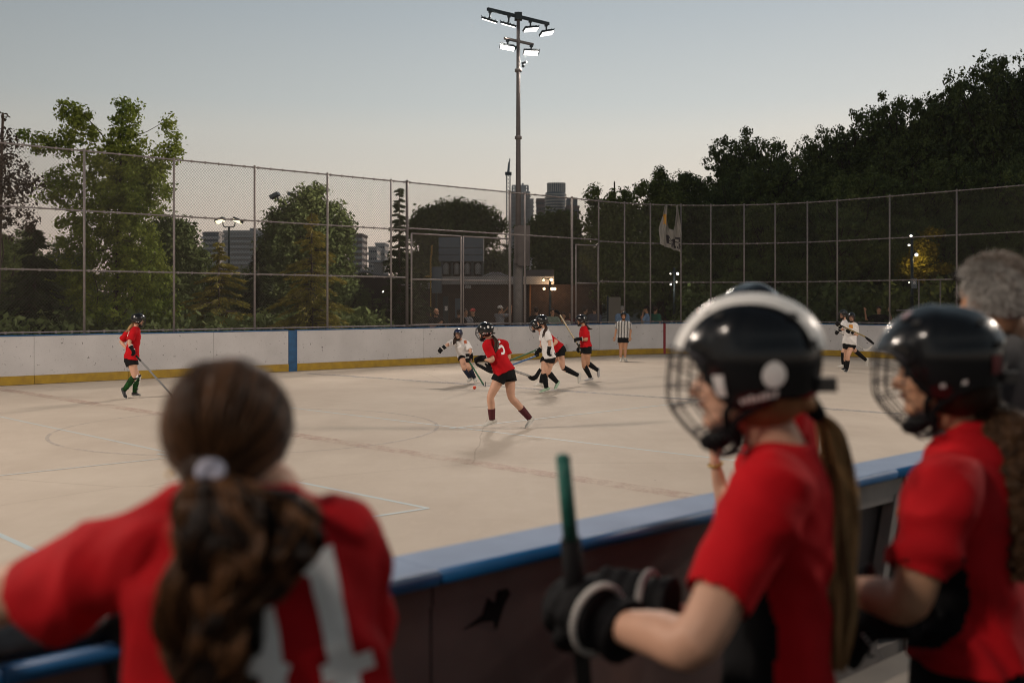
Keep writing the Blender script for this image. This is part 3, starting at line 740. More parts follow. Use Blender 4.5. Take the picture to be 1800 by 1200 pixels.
tower_box(997, 1018, 365, 455, 'brown tower right of the round tower with a narrower glass top', M['tower_brick'], 18, floors=18, cols=6, bands=False, crown=[(998, 1016, 346, M['tower_dark'])])
# blocks at the left
tower_box(357, 384, 412, 420, 'blue glass block with an overhanging dark top, behind the cedars', M['tower_dark'], 20, floors=14, cols=5, crown=[(353, 384, 406, M['tower_brick'])])
tower_box(394, 476, 409, 400, 'long pale apartment slab with rows of balconies behind the twin lamp', M['tower_grey'], 18, floors=14, cols=15, crown=[(422, 430, 404, M['tower_grey']), (435, 447, 400, M['tower_dark'])])
tower_box(612, 636, 414, 430, 'small block of flats right of the big round tree', M['tower_brick'], 16, floors=12, cols=5, crown=[(618, 636, 411, M['tower_grey'])])
tower_box(648, 662, 437, 460, 'lower pale block far off, left half of the pair by the columnar spruce', M['tower_grey'], 16, floors=8, cols=4)
tower_box(660, 676, 430, 480, 'slightly taller pale block far off beside the columnar spruce', M['tower_grey'], 16, floors=9, cols=4)

# ------------------------------------------------------------------ building behind the gate
def brick_mat():
    m = mat('dark_brown_brick', (.045, .027, .022), .85, var=.25, vscale=4); t = m.node_tree; b = t.nodes['Principled BSDF']
    src = b.inputs['Base Color'].links[0].from_socket
    tcn = N(t, 'ShaderNodeTexCoord'); mp = N(t, 'ShaderNodeMapping'); mp.inputs['Rotation'].default_value = (R(90), 0, 0); t.links.new(tcn.outputs['Object'], mp.inputs[0])
    br = N(t, 'ShaderNodeTexBrick'); br.inputs['Scale'].default_value = 4.5; br.inputs['Mortar Size'].default_value = .012; t.links.new(mp.outputs[0], br.inputs[0])
    br.inputs['Color1'].default_value = (.9, .9, .9, 1); br.inputs['Color2'].default_value = (.65, .6, .6, 1); br.inputs['Mortar'].default_value = (1.5, 1.4, 1.3, 1)
    mi = N(t, 'ShaderNodeMix', data_type='RGBA', blend_type='MULTIPLY'); mi.inputs[0].default_value = 1; t.links.new(src, mi.inputs[6]); t.links.new(br.outputs[0], mi.inputs[7])
    t.links.new(mi.outputs[2], b.inputs['Base Color']); return m
M['brick'] = brick_mat(); M['fascia'] = mat('pale_fascia', (.30, .30, .31), .6, var=.1); M['unit'] = mat('blue_grey_metal', (.075, .11, .15), .45, metal=.3, var=.1)
M['beige_door'] = mat('pale_door', (.28, .245, .20), .6, var=.15, vscale=3)
DB = 47.0
b_ = empty('brick_building', (XP(880, DB), DB+4, 0), 'low dark brick field house with pale fascia behind the double gate', 'building')
zf = ZY(500, DB)
g = Geo(); g.box((XP(777, DB), DB, 0), (XP(1058, DB), DB+9, zf)); part('wall', g, M['brick'], b_)
g = Geo(); g.box((XP(700, DB), DB+2.5, 0), (XP(776, DB), DB+9, zf-.15)); part('wing_wall', g, M['brick'], b_)
g = Geo(); V = []
g.prism([(XP(770, DB), DB-.6), (XP(973, DB), DB-.6), (XP(973, DB), DB+9.3), (XP(770, DB), DB+9.3)], zf, zf+.36); part('fascia', g, M['fascia'], b_)
g = Geo(); g.prism([(XP(696, DB), DB+2.1), (XP(769, DB), DB+2.1), (XP(769, DB), DB+9.2), (XP(696, DB), DB+9.2)], zf-.14, zf+.12); part('wing_fascia', g, M['fascia'], b_)
g = Geo(); x0, x1 = XP(849, DB), XP(893, DB)
g.box((x0+.28, DB+.3, zf+.361), (x1-.28, DB+2, ZY(478, DB))); g.bar((x0, DB+.2, zf+.37), (x0+.5, DB+.2, ZY(479, DB)), .05, 4); g.bar((x1, DB+.2, zf+.37), (x1-.5, DB+.2, ZY(479, DB)), .05, 4)
part('roof_hood', g, M['fascia'], b_)
g = Geo(); g.box((XP(926, DB), DB+1, zf+.361), (XP(975, DB), DB+5, ZY(473, DB))); part('plant_room', g, mat('grey_violet_render', (.12, .105, .11), .8), b_)
g = Geo(); g.box((XP(779, DB), DB-.06, 0), (XP(788, DB), DB-.003, 2.1)); part('door', g, M['steel_dark'], b_)
g = Geo(); g.box((XP(782, DB), DB-.09, ZY(546, DB)), (XP(787, DB), DB-.064, ZY(538, DB))); part('notice', g, M['print'], b_)
g = Geo(); g.box((XP(800, DB), DB-.06, 0), (XP(811, DB), DB-.003, 2.0)); part('door', g, M['unit'], b_)
g = Geo(); g.bar((XP(931.5, DB), DB-.08, 0), (XP(931.5, DB), DB-.08, zf), .045, 8); part('drainpipe', g, mat('rusty_pipe', (.20, .09, .04), .7), b_, True)
g = Geo(); g.box((XP(818, DB), DB-.5, ZY(503, DB)-.1), (XP(828, DB), DB-.05, ZY(499, DB)-.06)); part('wall_lamp', g, M['fascia'], b_)
g = Geo(); g.box((XP(975, DB), DB-.5, ZY(545, DB)), (XP(1050, DB), DB-.4, ZY(500, DB))) if False else None
# beige door standing open and right wing of dark wall
dr = empty('pale_panel_door', W(1080, 533, 40)*[1, 1, 0], 'pale upright panel door seen through the fence left of the referee', 'door')
g = Geo(); dd = 40; g.box((XP(1070, dd), dd, .1), (XP(1091, dd), dd+.05, ZY(522, dd))); part('leaf', g, M['beige_door'], dr)
g = Geo(); g.box((XP(1069, dd)-.05, dd-.01, 0), (XP(1070, dd)-.005, dd+.08, ZY(521, dd)+.03)); part('frame', g, M['steel_dark'], dr)
# second low building far right behind the trees
b2 = empty('low_shelter', (XP(1240, 58), 60, 0), 'low dark shelter with grey roof edge under the trees right of centre', 'building')
g = Geo(); g.box((XP(1150, 58), 58, 0), (XP(1340, 58), 63, ZY(505, 58))); part('wall', g, mat('shelter_brick', (.07, .035, .025), .9, var=.2), b2)
g = Geo(); g.box((XP(1170, 58), 57.3, ZY(504, 58)), (XP(1275, 58), 64, ZY(494, 58))); part('roof', g, mat('grey_roof', (.12, .125, .13), .7), b2)
g = Geo()
for a in (1166, 1205, 1245, 1285): g.box((XP(a, 58), 57.9, .2), (XP(a+20, 58), 57.99, 1.9))
part('shutter', g, mat('rust_shutter', (.16, .05, .03), .8), b2)
# rooftop chiller in blue-grey panels, with four round fans below
ch = empty('rooftop_unit', (XP(810, 50), 52, zf), 'blue-grey rooftop unit of stacked panels above four pale round fans', 'roof unit')
d = 50
for k, (y0, y1) in enumerate(((417, 435.4), (436.2, 447.4), (448.2, 459))):
    g = Geo(); g.box((XP(771, d), d, ZY(y1, d)), (XP(849, d), d+2.2, ZY(y0, d))); part('panel', g, M['unit'], ch)
g = Geo(); g.box((XP(776, d), d+.9, ZY(484, d)), (XP(848, d), d+2.2, ZY(460, d))); part('rack', g, M['black_cloth'], ch)
for x in (776, 794, 812, 830, 848):
    g = Geo(); g.box((XP(x, d)-.05, d+.1, ZY(485, d)), (XP(x, d)+.05, d+.3, ZY(459.3, d))); part('upright', g, M['steel_dark'], ch)
for x in (783, 802, 821, 839.5):
    g = Geo(); g.ell((XP(x, d), d+.5, ZY(469, d)), (.16, .22, .22), nu=16); g.box((-.13, -.1, -.26), (.13, .2, .0), None, (XP(x, d), d+.5, ZY(472, d))); part('fan', g, mat('pale_dome', (.42, .44, .46), .5), ch, True)
cb = empty('grey_cabinet', W(768, 533, 46)*[1, 1, 0], 'tall grey cabinet on a bracket in front of the building corner', 'cabinet')
g = Geo(); d = 46; g.box((XP(759, d), d, ZY(515, d)), (XP(776, d), d+.5, ZY(469, d))); part('box', g, M['unit'], cb)
g = Geo(); g.box((XP(765, d), d+.1, 0), (XP(768, d), d+.2, ZY(515.3, d))); part('post', g, M['steel_dark'], cb)
yp = empty('yellow_pipe', W(757, 533, 45.5)*[1, 1, 0], 'yellow bent gas pipe left of the grey cabinet', 'pipe')
d = 45.5; g = Geo(); g.limb([(XP(757, d), d, ZY(486, d)), (XP(757, d), d, ZY(455, d)), (XP(758.5, d), d, ZY(447, d)), (XP(759, d), d, ZY(432, d))], .04, seg=8); g.bar((XP(745, d), d, ZY(486, d)), (XP(757.5, d), d, ZY(486, d)), .04, 8)
g.bar((XP(757, d), d, 0), (XP(757, d), d, ZY(486, d)), .03, 6); part('pipe', g, mat('yellow_pipe', (.38, .24, .04), .5), yp, True)
# cupola pavilion
pv = empty('pavilion', (XP(650, 60), 62, 0), 'small pavilion with arched pale roof edge and a lantern cupola', 'building')
d = 60; g = Geo(); g.box((XP(600, d), d, 0), (XP(680, d), d+4, ZY(487, d))); part('wall', g, mat('pavilion_wall', (.05, .035, .03), .9), pv)
g = Geo(); pts = [(XP(x, d), d-.1, ZY(y, d)) for x, y in ((596, 487), (612, 486), (625, 481), (638, 477), (650, 478), (660, 482), (680, 484))]; g.limb(pts, .09, .09, side=(0, 1, 0), seg=6); part('arched_edge', g, M['fascia'], pv)
g = Geo(); g.box((XP(655, d), d+.4, ZY(481, d)), (XP(670, d), d+1, ZY(461.5, d))); part('cupola', g, M['fascia'], pv)
g = Geo(); c = (XP(662.5, d), d+.7); g.prism([(c[0]-.42, c[1]-.42), (c[0]+.42, c[1]-.42), (c[0]+.42, c[1]+.42), (c[0]-.42, c[1]+.42)], ZY(461.4, d), ZY(460, d)); g.bar((c[0], c[1], ZY(460, d)), (c[0], c[1], ZY(456, d)), .42, 4, r2=.02); part('cupola_roof', g, M['fascia'], pv)

# ------------------------------------------------------------------ smaller lit lamps
def glow(name, col, s): return mat(name, col, .4, emit=col, estr=s)
M['bulb_warm'] = glow('warm_bulb', (1, .66, .34), 5); M['bulb_white'] = glow('white_bulb', (1, .93, .78), 4)
def small_lamp_post(px, ytop, d, heads, label, mb, power=0, col=(1, .75, .45), name='lamp_post', cat='lamp'):
    base = W(px, 533, d); base[2] = hill(base[0], base[1]) if d > 48 else 0; zt = ZY(ytop, d); root = empty(name, base, label, cat)
    g = Geo(); g.bar(base, (base[0], base[1], zt), .07, 10, r2=.05); part('pole', g, M['steel_dark'], root, True)
    for (hx, hy, rad) in heads:
        c = W(hx, hy, d-.2); g = Geo(); g.bar((base[0], base[1], c[2]+.05), c+[0, .05, .06], .025, 6); g.ell(c+[0, .12, .04], (rad*1.2, .10, rad), nu=12); h = part('lamp_head', g, M['steel_dark'], root, True)
        g = Geo(); g.ell(c, (rad, .05, rad*.9)); part('lens', g, mb, h, True)
        if power:
            L = bpy.data.lights.new('lamp_light', 'POINT'); L.energy = power; L.color = col; L.shadow_soft_size = .08
            o = bpy.data.objects.new('lamp_light', L); COL.objects.link(o); o.parent = h; o.location = tuple(c+[0, -.2, 0]-wloc(h))
    return root
lp = small_lamp_post(967, 489, 45.4, [(955.5, 492, .055), (969, 491.5, .075), (956.6, 507.6, .06), (970.5, 507.8, .075), (975, 507.8, .07)], 'dark post with a cluster of bright warm floodlights against the brick wall', M['bulb_warm'], 0)
for x, y, pw in ((976, 505, 34), (960, 500, 6)):
    L = bpy.data.lights.new('lamp_light', 'POINT'); L.energy = pw; L.color = (1, .6, .3); L.shadow_soft_size = .1
    o = bpy.data.objects.new('lamp_light', L); COL.objects.link(o); o.parent = lp; o.location = tuple(W(x, y, 46.0)-wloc(lp))
small_lamp_post(1185, 470, 44, [(1178.5, 481, .03), (1191, 481, .06), (1179, 500, .04), (1189.5, 496, .045)], 'dark lamp post with four small white lamps right of the torn banner', M['bulb_white'], 4, (1, .9, .7))
rp = small_lamp_post(1603, 410, 41, [(1601.5, 415, .055), (1598, 431, .045), (1611, 448, .07), (1598, 496.5, .025)], 'dark lamp post with white lamps beside the golden lit leaves at the right', M['bulb_white'], 0)
g = Geo(); p = W(1607, 498, 40.7); g.box((-.11, -.01, -.20), (.11, .01, .20), None, p); sg = part('sign_plate', g, mat('grey_sign', (.25, .27, .29), .5), rp)
g = Geo(); p2 = p + [0, -.016, .03]; g.box((-.05, 0, -.06), (.05, .005, .06), None, p2); part('sign_symbol', g, M['print'], sg)
L = bpy.data.lights.new('lamp_light', 'POINT'); L.energy = 60; L.color = (1, .72, .25); L.shadow_soft_size = .1
o = bpy.data.objects.new('lamp_light', L); COL.objects.link(o); o.parent = rp; o.location = tuple(W(1617, 452, 42.2)-wloc(rp))
def twin_lamp(px, ytop, d, lit, label, tilt):
    base = W(px, 533, d)*[1, 1, 0]; root = empty('twin_floodlight', base, label, 'floodlight'); zt = ZY(ytop, d)
    g = Geo(); g.bar(base, (base[0], base[1], zt), .09, 10, r2=.06); part('pole', g, M['steel_dark'], root, True)
    s = d/1800.
    for sg_ in (-1, 1):
        g = Geo(); c = np.array([base[0], base[1], zt]); g.limb([c, c+[sg_*7*s, 0, 0], c+[sg_*10*s, 0, 3*s], c+[sg_*11*s, 0, 9*s]], .035, seg=8); part('arm', g, M['steel_dark'], root, True)
        h = c+[sg_*(16)*s, 0, 12*s]; a = R(-tilt*sg_)
        Mx = [(math.cos(a), 0, math.sin(a)), (0, 1, 0), (-math.sin(a), 0, math.cos(a))]
        g = Geo(); g.box((-8*s, -.25, -3*s), (8*s, .25, 3*s), Mx, h); hd = part('lamp_head', g, M['steel_dark'], root)
        if lit: g = Geo(); g.box((-6.5*s, -.22, -4.2*s), (6.5*s, .22, -3.05*s), Mx, h); g.box((-6.5*s, -.27, -3*s), (6.5*s, -.255, 0), Mx, h); part('lens', g, glow('yellow_white_lens', (1, .90, .60), 1.8), hd)
twin_lamp(402.5, 399, 60, True, 'twin floodlight with both lamps lit above the cedars', 22)
twin_lamp(499, 356, 42, False, 'unlit dark twin floodlight against the big round tree', 28)
g = Geo(); p = W(673.5, 513, 55); g.ell(p, (.05, .05, .05)); lb = tag(part('garden_lamp', g, M['bulb_white'], None, True, off=(0, 0, 0)), 'tiny white lamp glowing left of the columnar spruce', 'lamp')

# ------------------------------------------------------------------ trees
rng = np.random.default_rng(5)
def leaf_mesh(name, C, rad, per, size, m, seed=0, squash=.8, up=.35, parent=None, off=None):
    """leaf blades scattered through clumps; C (n,3) clump centres, rad (n,)"""
    r = np.random.default_rng(seed); n = len(C)*per
    c = np.repeat(C, per, 0); rr = np.repeat(rad, per)
    v = r.normal(size=(n, 3)); v /= np.linalg.norm(v, axis=1)[:, None]; dist = r.random(n)**.6*1.2
    p = c + v*(rr*dist)[:, None]*[1, 1, squash]
    nn = v*.6 + r.normal(size=(n, 3))*.6 + [0, 0, up]; nn /= np.linalg.norm(nn, axis=1)[:, None]
    a = np.cross(nn, r.normal(size=(n, 3))); a /= np.linalg.norm(a, axis=1)[:, None]; b = np.cross(nn, a)
    sz = size*(.55+.9*r.random(n))[:, None]
    V = np.stack([p-a*sz*.5, p+b*sz*.30-nn*sz*.05, p+a*sz*.55-nn*sz*.1, p-b*sz*.30-nn*sz*.05], 1).reshape(-1, 3)
    if off is not None: V = V-off
    k = np.arange(n)*4
    return mesh_np(name, V, np.stack([k, k+1, k+2, k+3], 1), m)
def leaf_mat(name, c1, c2, tr=.25):
    return mat(name, c1, .7, spec=.12, color2=c2, vscale=.9, trans=tr, island=.35)
M['maple'] = leaf_mat('maple_leaf', (.11, .165, .028), (.21, .24, .045), .3)
M['leaf_dark'] = leaf_mat('dark_leaf', (.070, .102, .038), (.135, .165, .058))
M['leaf_mid'] = leaf_mat('mid_leaf', (.084, .118, .042), (.155, .185, .060))
M['leaf_brown'] = leaf_mat('brown_leaf', (.035, .025, .018), (.06, .045, .03))
M['cedar'] = leaf_mat('golden_cedar_needles', (.10, .105, .020), (.27, .225, .045), .2)
M['needle_dark'] = leaf_mat('dark_needles', (.022, .032, .015), (.045, .058, .022), .1)
M['leaf_gold'] = leaf_mat('lamp_lit_leaf', (.10, .10, .02), (.20, .16, .03), .35)
M['bark'] = mat('bark', (.045, .032, .024), .9, var=.3, vscale=10, bump=.5, bscale=30)
def limbs_to(C, base, axis_top, m, parent, r0, frac=.5, seed=1, name='trunk', r1=.03):
    r = np.random.default_rng(seed); g = Geo(); base = np.asarray(base, float); top = np.asarray(axis_top, float)
    g.limb([base, base*.6+top*.4+[.05*r0*10, 0, 0], top], [r0, r0*.6, r1], seg=8, sub=5)
    C = np.asarray(C); k = min(len(C), max(12, int(frac*240))); S = C[r.choice(len(C), k, replace=False)]
    ax_ = base+(top-base)*np.clip(((S[:, 2:3]-base[2])/(top[2]-base[2]+1e-6)-.22), .15, .9); cost = np.linalg.norm(S-ax_, axis=1); order = np.argsort(cost); nodes = []; 
    for i in order:
        best, bd_ = ax_[i], cost[i]; br = r0*.30
        for (q, rq) in nodes:
            dq = np.linalg.norm(q-S[i])
            if dq < bd_*.85 and q[2] < S[i][2]+.25: best, bd_, br = q, dq, rq*.72
        br = max(.008, br); m2 = best*.5+S[i]*.5+[0, 0, -.07*bd_]+r.normal(size=3)*.05*bd_
        g.limb([best, m2, S[i]], [br, br*.8, br*.6], seg=5, sub=2); nodes.append((S[i], br))
    return part(name, g, m, parent, True)
# --- hero maple at the left, shaped to its own outline
dM = 29.0; sM = dM/1800
def px_tree(name, label, cat, ells, d, base_px, top_px, lm, n_cl, cl_r, per, size, seed, r0=.12, group=None, depth=.6, frac=.5, extra=None):
    base = W(base_px, 533, d); base[2] = hill(base[0], base[1])-.05; root = empty(name, base, label, cat, group)
    r = np.random.default_rng(seed); s = d/1800.; E = np.array(ells, float); wgt = E[:, 2]*E[:, 3]; wgt /= wgt.sum()
    idx = r.choice(len(E), n_cl, p=wgt); v = r.normal(size=(n_cl, 3)); v /= np.linalg.norm(v, axis=1)[:, None]; v *= (r.random(n_cl)**.4)[:, None]
    cx = E[idx, 0]+v[:, 0]*E[idx, 2]; cy = E[idx, 1]+v[:, 2]*E[idx, 3]
    dd = d + v[:, 1]*E[idx, 2]*s*depth*1.6
    C = np.stack([(cx-900)/1800*d, dd, CAMZ+(HZ-cy)/1800*d], 1); C = C[C[:, 2] > base[2]+.2]
    rad = cl_r*(.6+.8*r.random(len(C)))
    limbs_to(C, base, W(*top_px, d), M['bark'], root, r0, frac, seed)
    o = obj('crown', leaf_mesh('crown', C-base, rad, per, size, lm, seed), root)
    return root
px_tree('maple_tree', 'tall bright green maple with feathery top tips behind the left fence', 'tree',
    [(225,205,26,38),(215,250,35,35),(140,222,38,38),(120,195,22,18),(300,245,16,45),(90,258,42,20),(50,240,22,8),(200,300,85,45),(110,330,45,35),(260,340,50,50),(180,410,80,60),(245,480,62,60),(130,490,50,50),(220,550,80,35),(285,548,28,28),(205,350,60,80),(255,290,40,40),(250,430,40,40)],
    dM, 195, (215, 200), M['maple'], 1150, .20, 40, .095, 3, r0=.11, frac=.28)
px_tree('thin_tree', 'thin brownish tree with sparse twigs at the left edge', 'tree',
    [(10,260,30,50),(-10,330,60,60),(30,320,40,40),(0,390,60,30),(5,205,8,20)], 25, -10, (5, 200), M['leaf_brown'], 130, .22, 26, .085, 4, r0=.07, frac=1)
px_tree('dark_tree', 'dark broad tree between the maple and the fence post', 'tree',
    [(300,420,42,45),(330,460,30,40),(290,500,60,60)], 36, 300, (300, 390), M['leaf_dark'], 300, .36, 60, .14, 5)
px_tree('round_tree', 'large dark round-headed tree behind the unlit twin floodlight', 'tree',
    [(545,370,55,36),(520,420,62,60),(585,430,36,50),(500,480,50,70),(580,490,40,60),(548,345,30,18),(490,400,26,30),(600,400,18,26),(540,520,60,50)], 38, 540, (545, 350), M['leaf_dark'], 1100, .30, 50, .12, 6, r0=.2)
px_tree('spreading_tree', 'spreading tree behind the blue-grey rooftop unit', 'tree',
    [(800,372,45,18),(760,388,35,22),(840,390,40,26),(880,400,12,10),(740,400,22,18),(800,420,80,30),(800,470,90,40)], 62, 800, (805, 368), M['leaf_mid'], 900, .50, 50, .20, 7, r0=.25)
px_tree('bushy_tree', 'dense tree standing below the far towers', 'tree',
    [(965,400,32,22),(945,410,20,18),(1000,400,22,26),(980,440,50,40),(935,420,14,20),(990,490,60,50)], 55, 970, (965, 385), M['leaf_mid'], 700, .46, 50, .19, 8, r0=.25)
px_tree('aspen_tree', 'tall loose tree left of the torn banner with pointed tips', 'tree',
    [(1042,350,9,30),(1075,352,10,22),(1060,385,30,34),(1100,352,10,18),(1122,345,9,18),(1128,325,5,16),(1090,388,40,34),(1060,440,40,50),(1110,430,50,50),(1100,500,60,50)], 46, 1080, (1080, 320), M['leaf_mid'], 900, .28, 46, .13, 9, r0=.18)
px_tree('aspen_tree', 'slim pointed tree directly behind the torn banner', 'tree',
    [(1160,312,9,22),(1155,345,22,26),(1175,350,22,30),(1160,400,44,50),(1170,470,50,60)], 47, 1160, (1160, 298), M['leaf_mid'], 620, .27, 46, .125, 10, r0=.16)
px_tree('thin_tree', 'dark tree with an open airy crown right of the torn banner', 'tree',
    [(1208,318,18,14),(1190,330,16,16),(1225,335,18,16),(1208,352,20,14),(1215,400,40,50)], 52, 1205, (1208, 308), M['leaf_dark'], 400, .28, 34, .13, 11, r0=.16, frac=1)
px_tree('golden_tree', 'small tree with golden leaves lit by the lamp post at the right', 'tree',
    [(1618,455,24,34),(1600,470,22,16),(1632,440,14,18),(1665,472,20,8),(1640,410,18,5),(1615,480,34,12)], 43.4, 1640, (1630, 420), M['leaf_gold'], 260, .22, 44, .11, 12, r0=.06)
# --- conifers
def conifer(name, label, px, ytop, d, wid_px, lm, seed, droop=.25, levels=26, per=60, leaf=.16, gap=.0, zlow=.3, cat='tree', group=None):
    base = W(px, 533, d); base[2] = hill(base[0], base[1])-.05; H = ZY(ytop, d)-base[2]; root = empty(name, base, label, cat, group)
    r = np.random.default_rng(seed); g = Geo(); g.bar((0, 0, 0), (0, 0, H*.97), H*.016, 7, r2=.01); P = []; Nn = []; Wd = wid_px/1800*d
    for k in range(levels):
        t = (k+r.random()*.6)/levels; z = zlow+(H-zlow)*t; L0 = Wd*(1-t)**1.1
        for j in range(int(5+5*(1-t))):
            a = r.random()*2*np.pi; jz = (r.random()-.5)*1.5*(H-zlow)/levels; L = L0*(.35+.85*r.random())+.08
            if L < .05: continue
            dirv = np.array([math.cos(a), math.sin(a), 0]); q = np.linspace(.08, 1, 6)
            pts = np.array([dirv*L*x + np.array([0, 0, z + jz + L*(.22*x - droop*2.0*x*x)]) for x in q])
            if L > .5: g.limb(pts[[0, 2, 5]], [.02, .012, .004], seg=3, sub=1)
            m_ = int(per*(.3+L/Wd)); u = r.random(m_)**.7; seg_ = np.stack([np.interp(u, np.linspace(0, 1, 6), pts[:, i]) for i in range(3)], 1)
            sidev = np.cross(dirv, (0, 0, 1)); sp = (r.random(m_)-.5)*L*.42*(1-u*.5)
            P.append(seg_ + sidev*sp[:, None] + np.array([0, 0, -1])*(np.abs(sp)*.35+r.random(m_)*.10*droop*4)[:, None])
            Nn.append(nrm(dirv)+sidev*(sp*1.6/L)[:, None]+r.normal(size=(m_, 3))*.25+[0, 0, -.35])
    P = np.vstack(P); D = np.vstack(Nn); D /= np.linalg.norm(D, axis=1)[:, None]; n = len(P)
    up = np.cross(D, r.normal(size=(n, 3))); up /= np.linalg.norm(up, axis=1)[:, None]; s = leaf*(.6+.8*r.random(n))[:, None]
    V = np.stack([P-D*s*.3, P+up*s*.16, P+D*s*.9, P-up*s*.16], 1).reshape(-1, 3); k = np.arange(n)*4
    part('trunk', g, M['bark'], root, True, off=(0, 0, 0)); obj('crown', mesh_np('crown', V, np.stack([k, k+1, k+2, k+3], 1), lm), root); return root
conifer('cedar_tree', 'golden-green cedar with long drooping sprays, centre left', 548, 366, 30, 112, M['cedar'], 21, .20, 24, 120, .115)
conifer('cedar_tree', 'golden-green cedar left of the drooping one, half in shade', 385, 425, 31, 118, M['cedar'], 22, .16, 22, 120, .115)
conifer('spruce_tree', 'narrow pointed dark spruce beside the thick gate post', 702, 326, 33, 44, M['needle_dark'], 23, .13, 40, 90, .12)
conifer('spruce_tree', 'dark bushy spruce filling the lower left corner behind the fence', 60, 395, 28, 110, M['needle_dark'], 24, .2, 26, 90, .2)
conifer('spruce_tree', 'dark spruce at the very left edge behind the boards', -70, 380, 27, 110, M['needle_dark'], 25, .2, 24, 90, .2)
conifer('spruce_tree', 'small dark spruce between the two golden cedars', 455, 430, 34, 55, M['needle_dark'], 26, .2, 24, 70, .2)
conifer('spruce_tree', 'dark low spruce in front of the brick building corner', 738, 470, 36, 44, M['needle_dark'], 27, .2, 18, 60, .17)
ORD = ['first', 'second', 'third', 'fourth', 'fifth', 'sixth', 'seventh', 'eighth', 'ninth', 'tenth', 'eleventh', 'twelfth', 'thirteenth', 'fourteenth', 'fifteenth', 'sixteenth', 'seventeenth', 'eighteenth', 'nineteenth', 'twentieth', 'twenty-first', 'twenty-second', 'twenty-third', 'twenty-fourth', 'twenty-fifth', 'twenty-sixth']
# --- shared broadleaf crowns for the wood
def archetype(seed, lm, n_cl=460, per=50, leaf=.0195):
    r = np.random.default_rng(seed); C = []
    lobes = [(np.array([r.normal()*.13, r.normal()*.13, .35+.5*r.random()]), .13+.12*r.random()) for _ in range(12)] + [(np.array([0, 0, .55]), .25), (np.array([0, 0, .35]), .24)]
    for _ in range(n_cl):
        c, q = lobes[r.integers(len(lobes))]; v = r.normal(size=3); v /= np.linalg.norm(v); C.append(c+v*q*(r.random()**.35)*[1, 1, .85])
    C = np.array(C); C[:, 2] = np.clip(C[:, 2], .12, .97)
    cm = leaf_mesh('crown', C, .036*(.5+.9*r.random(len(C))), per, leaf, lm, seed)
    g = Geo(); g.limb([(0, 0, 0), (.01, .005, .3), (0, 0, .75)], [.022, .016, .006], seg=7)
    for c in C[::4]: s = np.array([0, 0, max(.15, c[2]-.25)]); g.limb([s, (s+c)/2-[0, 0, .02], c], [.008, .005, .002], seg=4, sub=1)
    return cm, g.mesh('trunk', M['bark'], True)
ARCH = [archetype(31+i, M[m]) for i, m in enumerate(('leaf_mid', 'leaf_dark', 'leaf_mid', 'leaf_dark', 'leaf_mid'))]
WOOD_WORDS = ['crown against the sky', 'crown']
def wood_tree(px, ytop, d, k, label, group, wide=1.0, rot=0, name='broadleaf_tree'):
    base = W(px, 533, d); base[2] = hill(base[0], base[1])-.1; H = (ZY(ytop, d)-base[2])/.97
    root = empty(name, base, label, 'tree', group); cm, tm = ARCH[k % len(ARCH)]
    for nm, me in (('trunk', tm), ('crown', cm)):
        o = obj(nm, me, root); o.scale = (H*wide, H*wide, H); o.rotation_euler = (0, 0, rot)
    return root
crest = [(1238,305),(1262,292),(1290,268),(1325,232),(1358,238),(1395,262),(1428,244),(1462,218),(1500,200),(1540,186),(1580,172),(1622,160),(1660,148),(1700,150),(1738,132),(1775,112),(1812,100),(1860,90)]
r = np.random.default_rng(77)
for i, (px, yt) in enumerate(crest):
    wood_tree(px, yt+3, 62-8*(px-1230)/600+3*r.random(), i, ORD[i] + ' tall tree from the left along the skyline of the wooded hill', 'trees on the crest of the wooded hill', .62+.2*r.random(), r.random()*6)
mid_rows = []
for d_, yo, step, rw in ((56, 62, 44, 'upper'), (50, 130, 56, 'middle'), (45, 205, 62, 'lower')):
    px = 1225 + 20*r.random(); cnt = 0
    while px < 1900:
        yc = np.interp(px, [c[0] for c in crest], [c[1] for c in crest]); mid_rows.append((px, min(yc+yo*(.7+.6*r.random()), 455), d_+2*r.random(), ORD[cnt]+' dark tree from the left in the '+rw+' row of the wooded slope')); cnt += 1; px += step*(.8+.4*r.random())
for i, (px, yt, d_, lb) in enumerate(mid_rows):
    wood_tree(px, yt, d_, i+2, lb, 'trees on the slope of the wooded hill', .75+.25*r.random(), r.random()*6)
for i, (px, yt, d_) in enumerate(sorted([(1150,430,60),(1100,440,62),(1040,440,60),(1000,450,64),(1215,380,58),(1250,360,56),(1180,440,50),(900,445,66),(860,430,72),(720,440,66)])):
    wood_tree(px, yt, d_, i, ORD[i] + ' low dark tree from the left behind the centre of the fence', 'low trees behind the centre of the fence', 1.0, r.random()*6)
for i, (px, yt, d_) in enumerate(sorted([(600,470,70),(640,478,75),(575,480,50),(350,455,60),(300,470,60),(690,482,62),(430,480,55),(250,440,50),(90,430,42),(20,400,40),(-40,380,40),(150,450,45),(480,470,48),(620,500,46)])):
    wood_tree(px, yt, d_, i+1, ORD[i] + ' low dark tree from the left behind the cedars and maple', 'low trees behind the left fence', 1.15, r.random()*6)
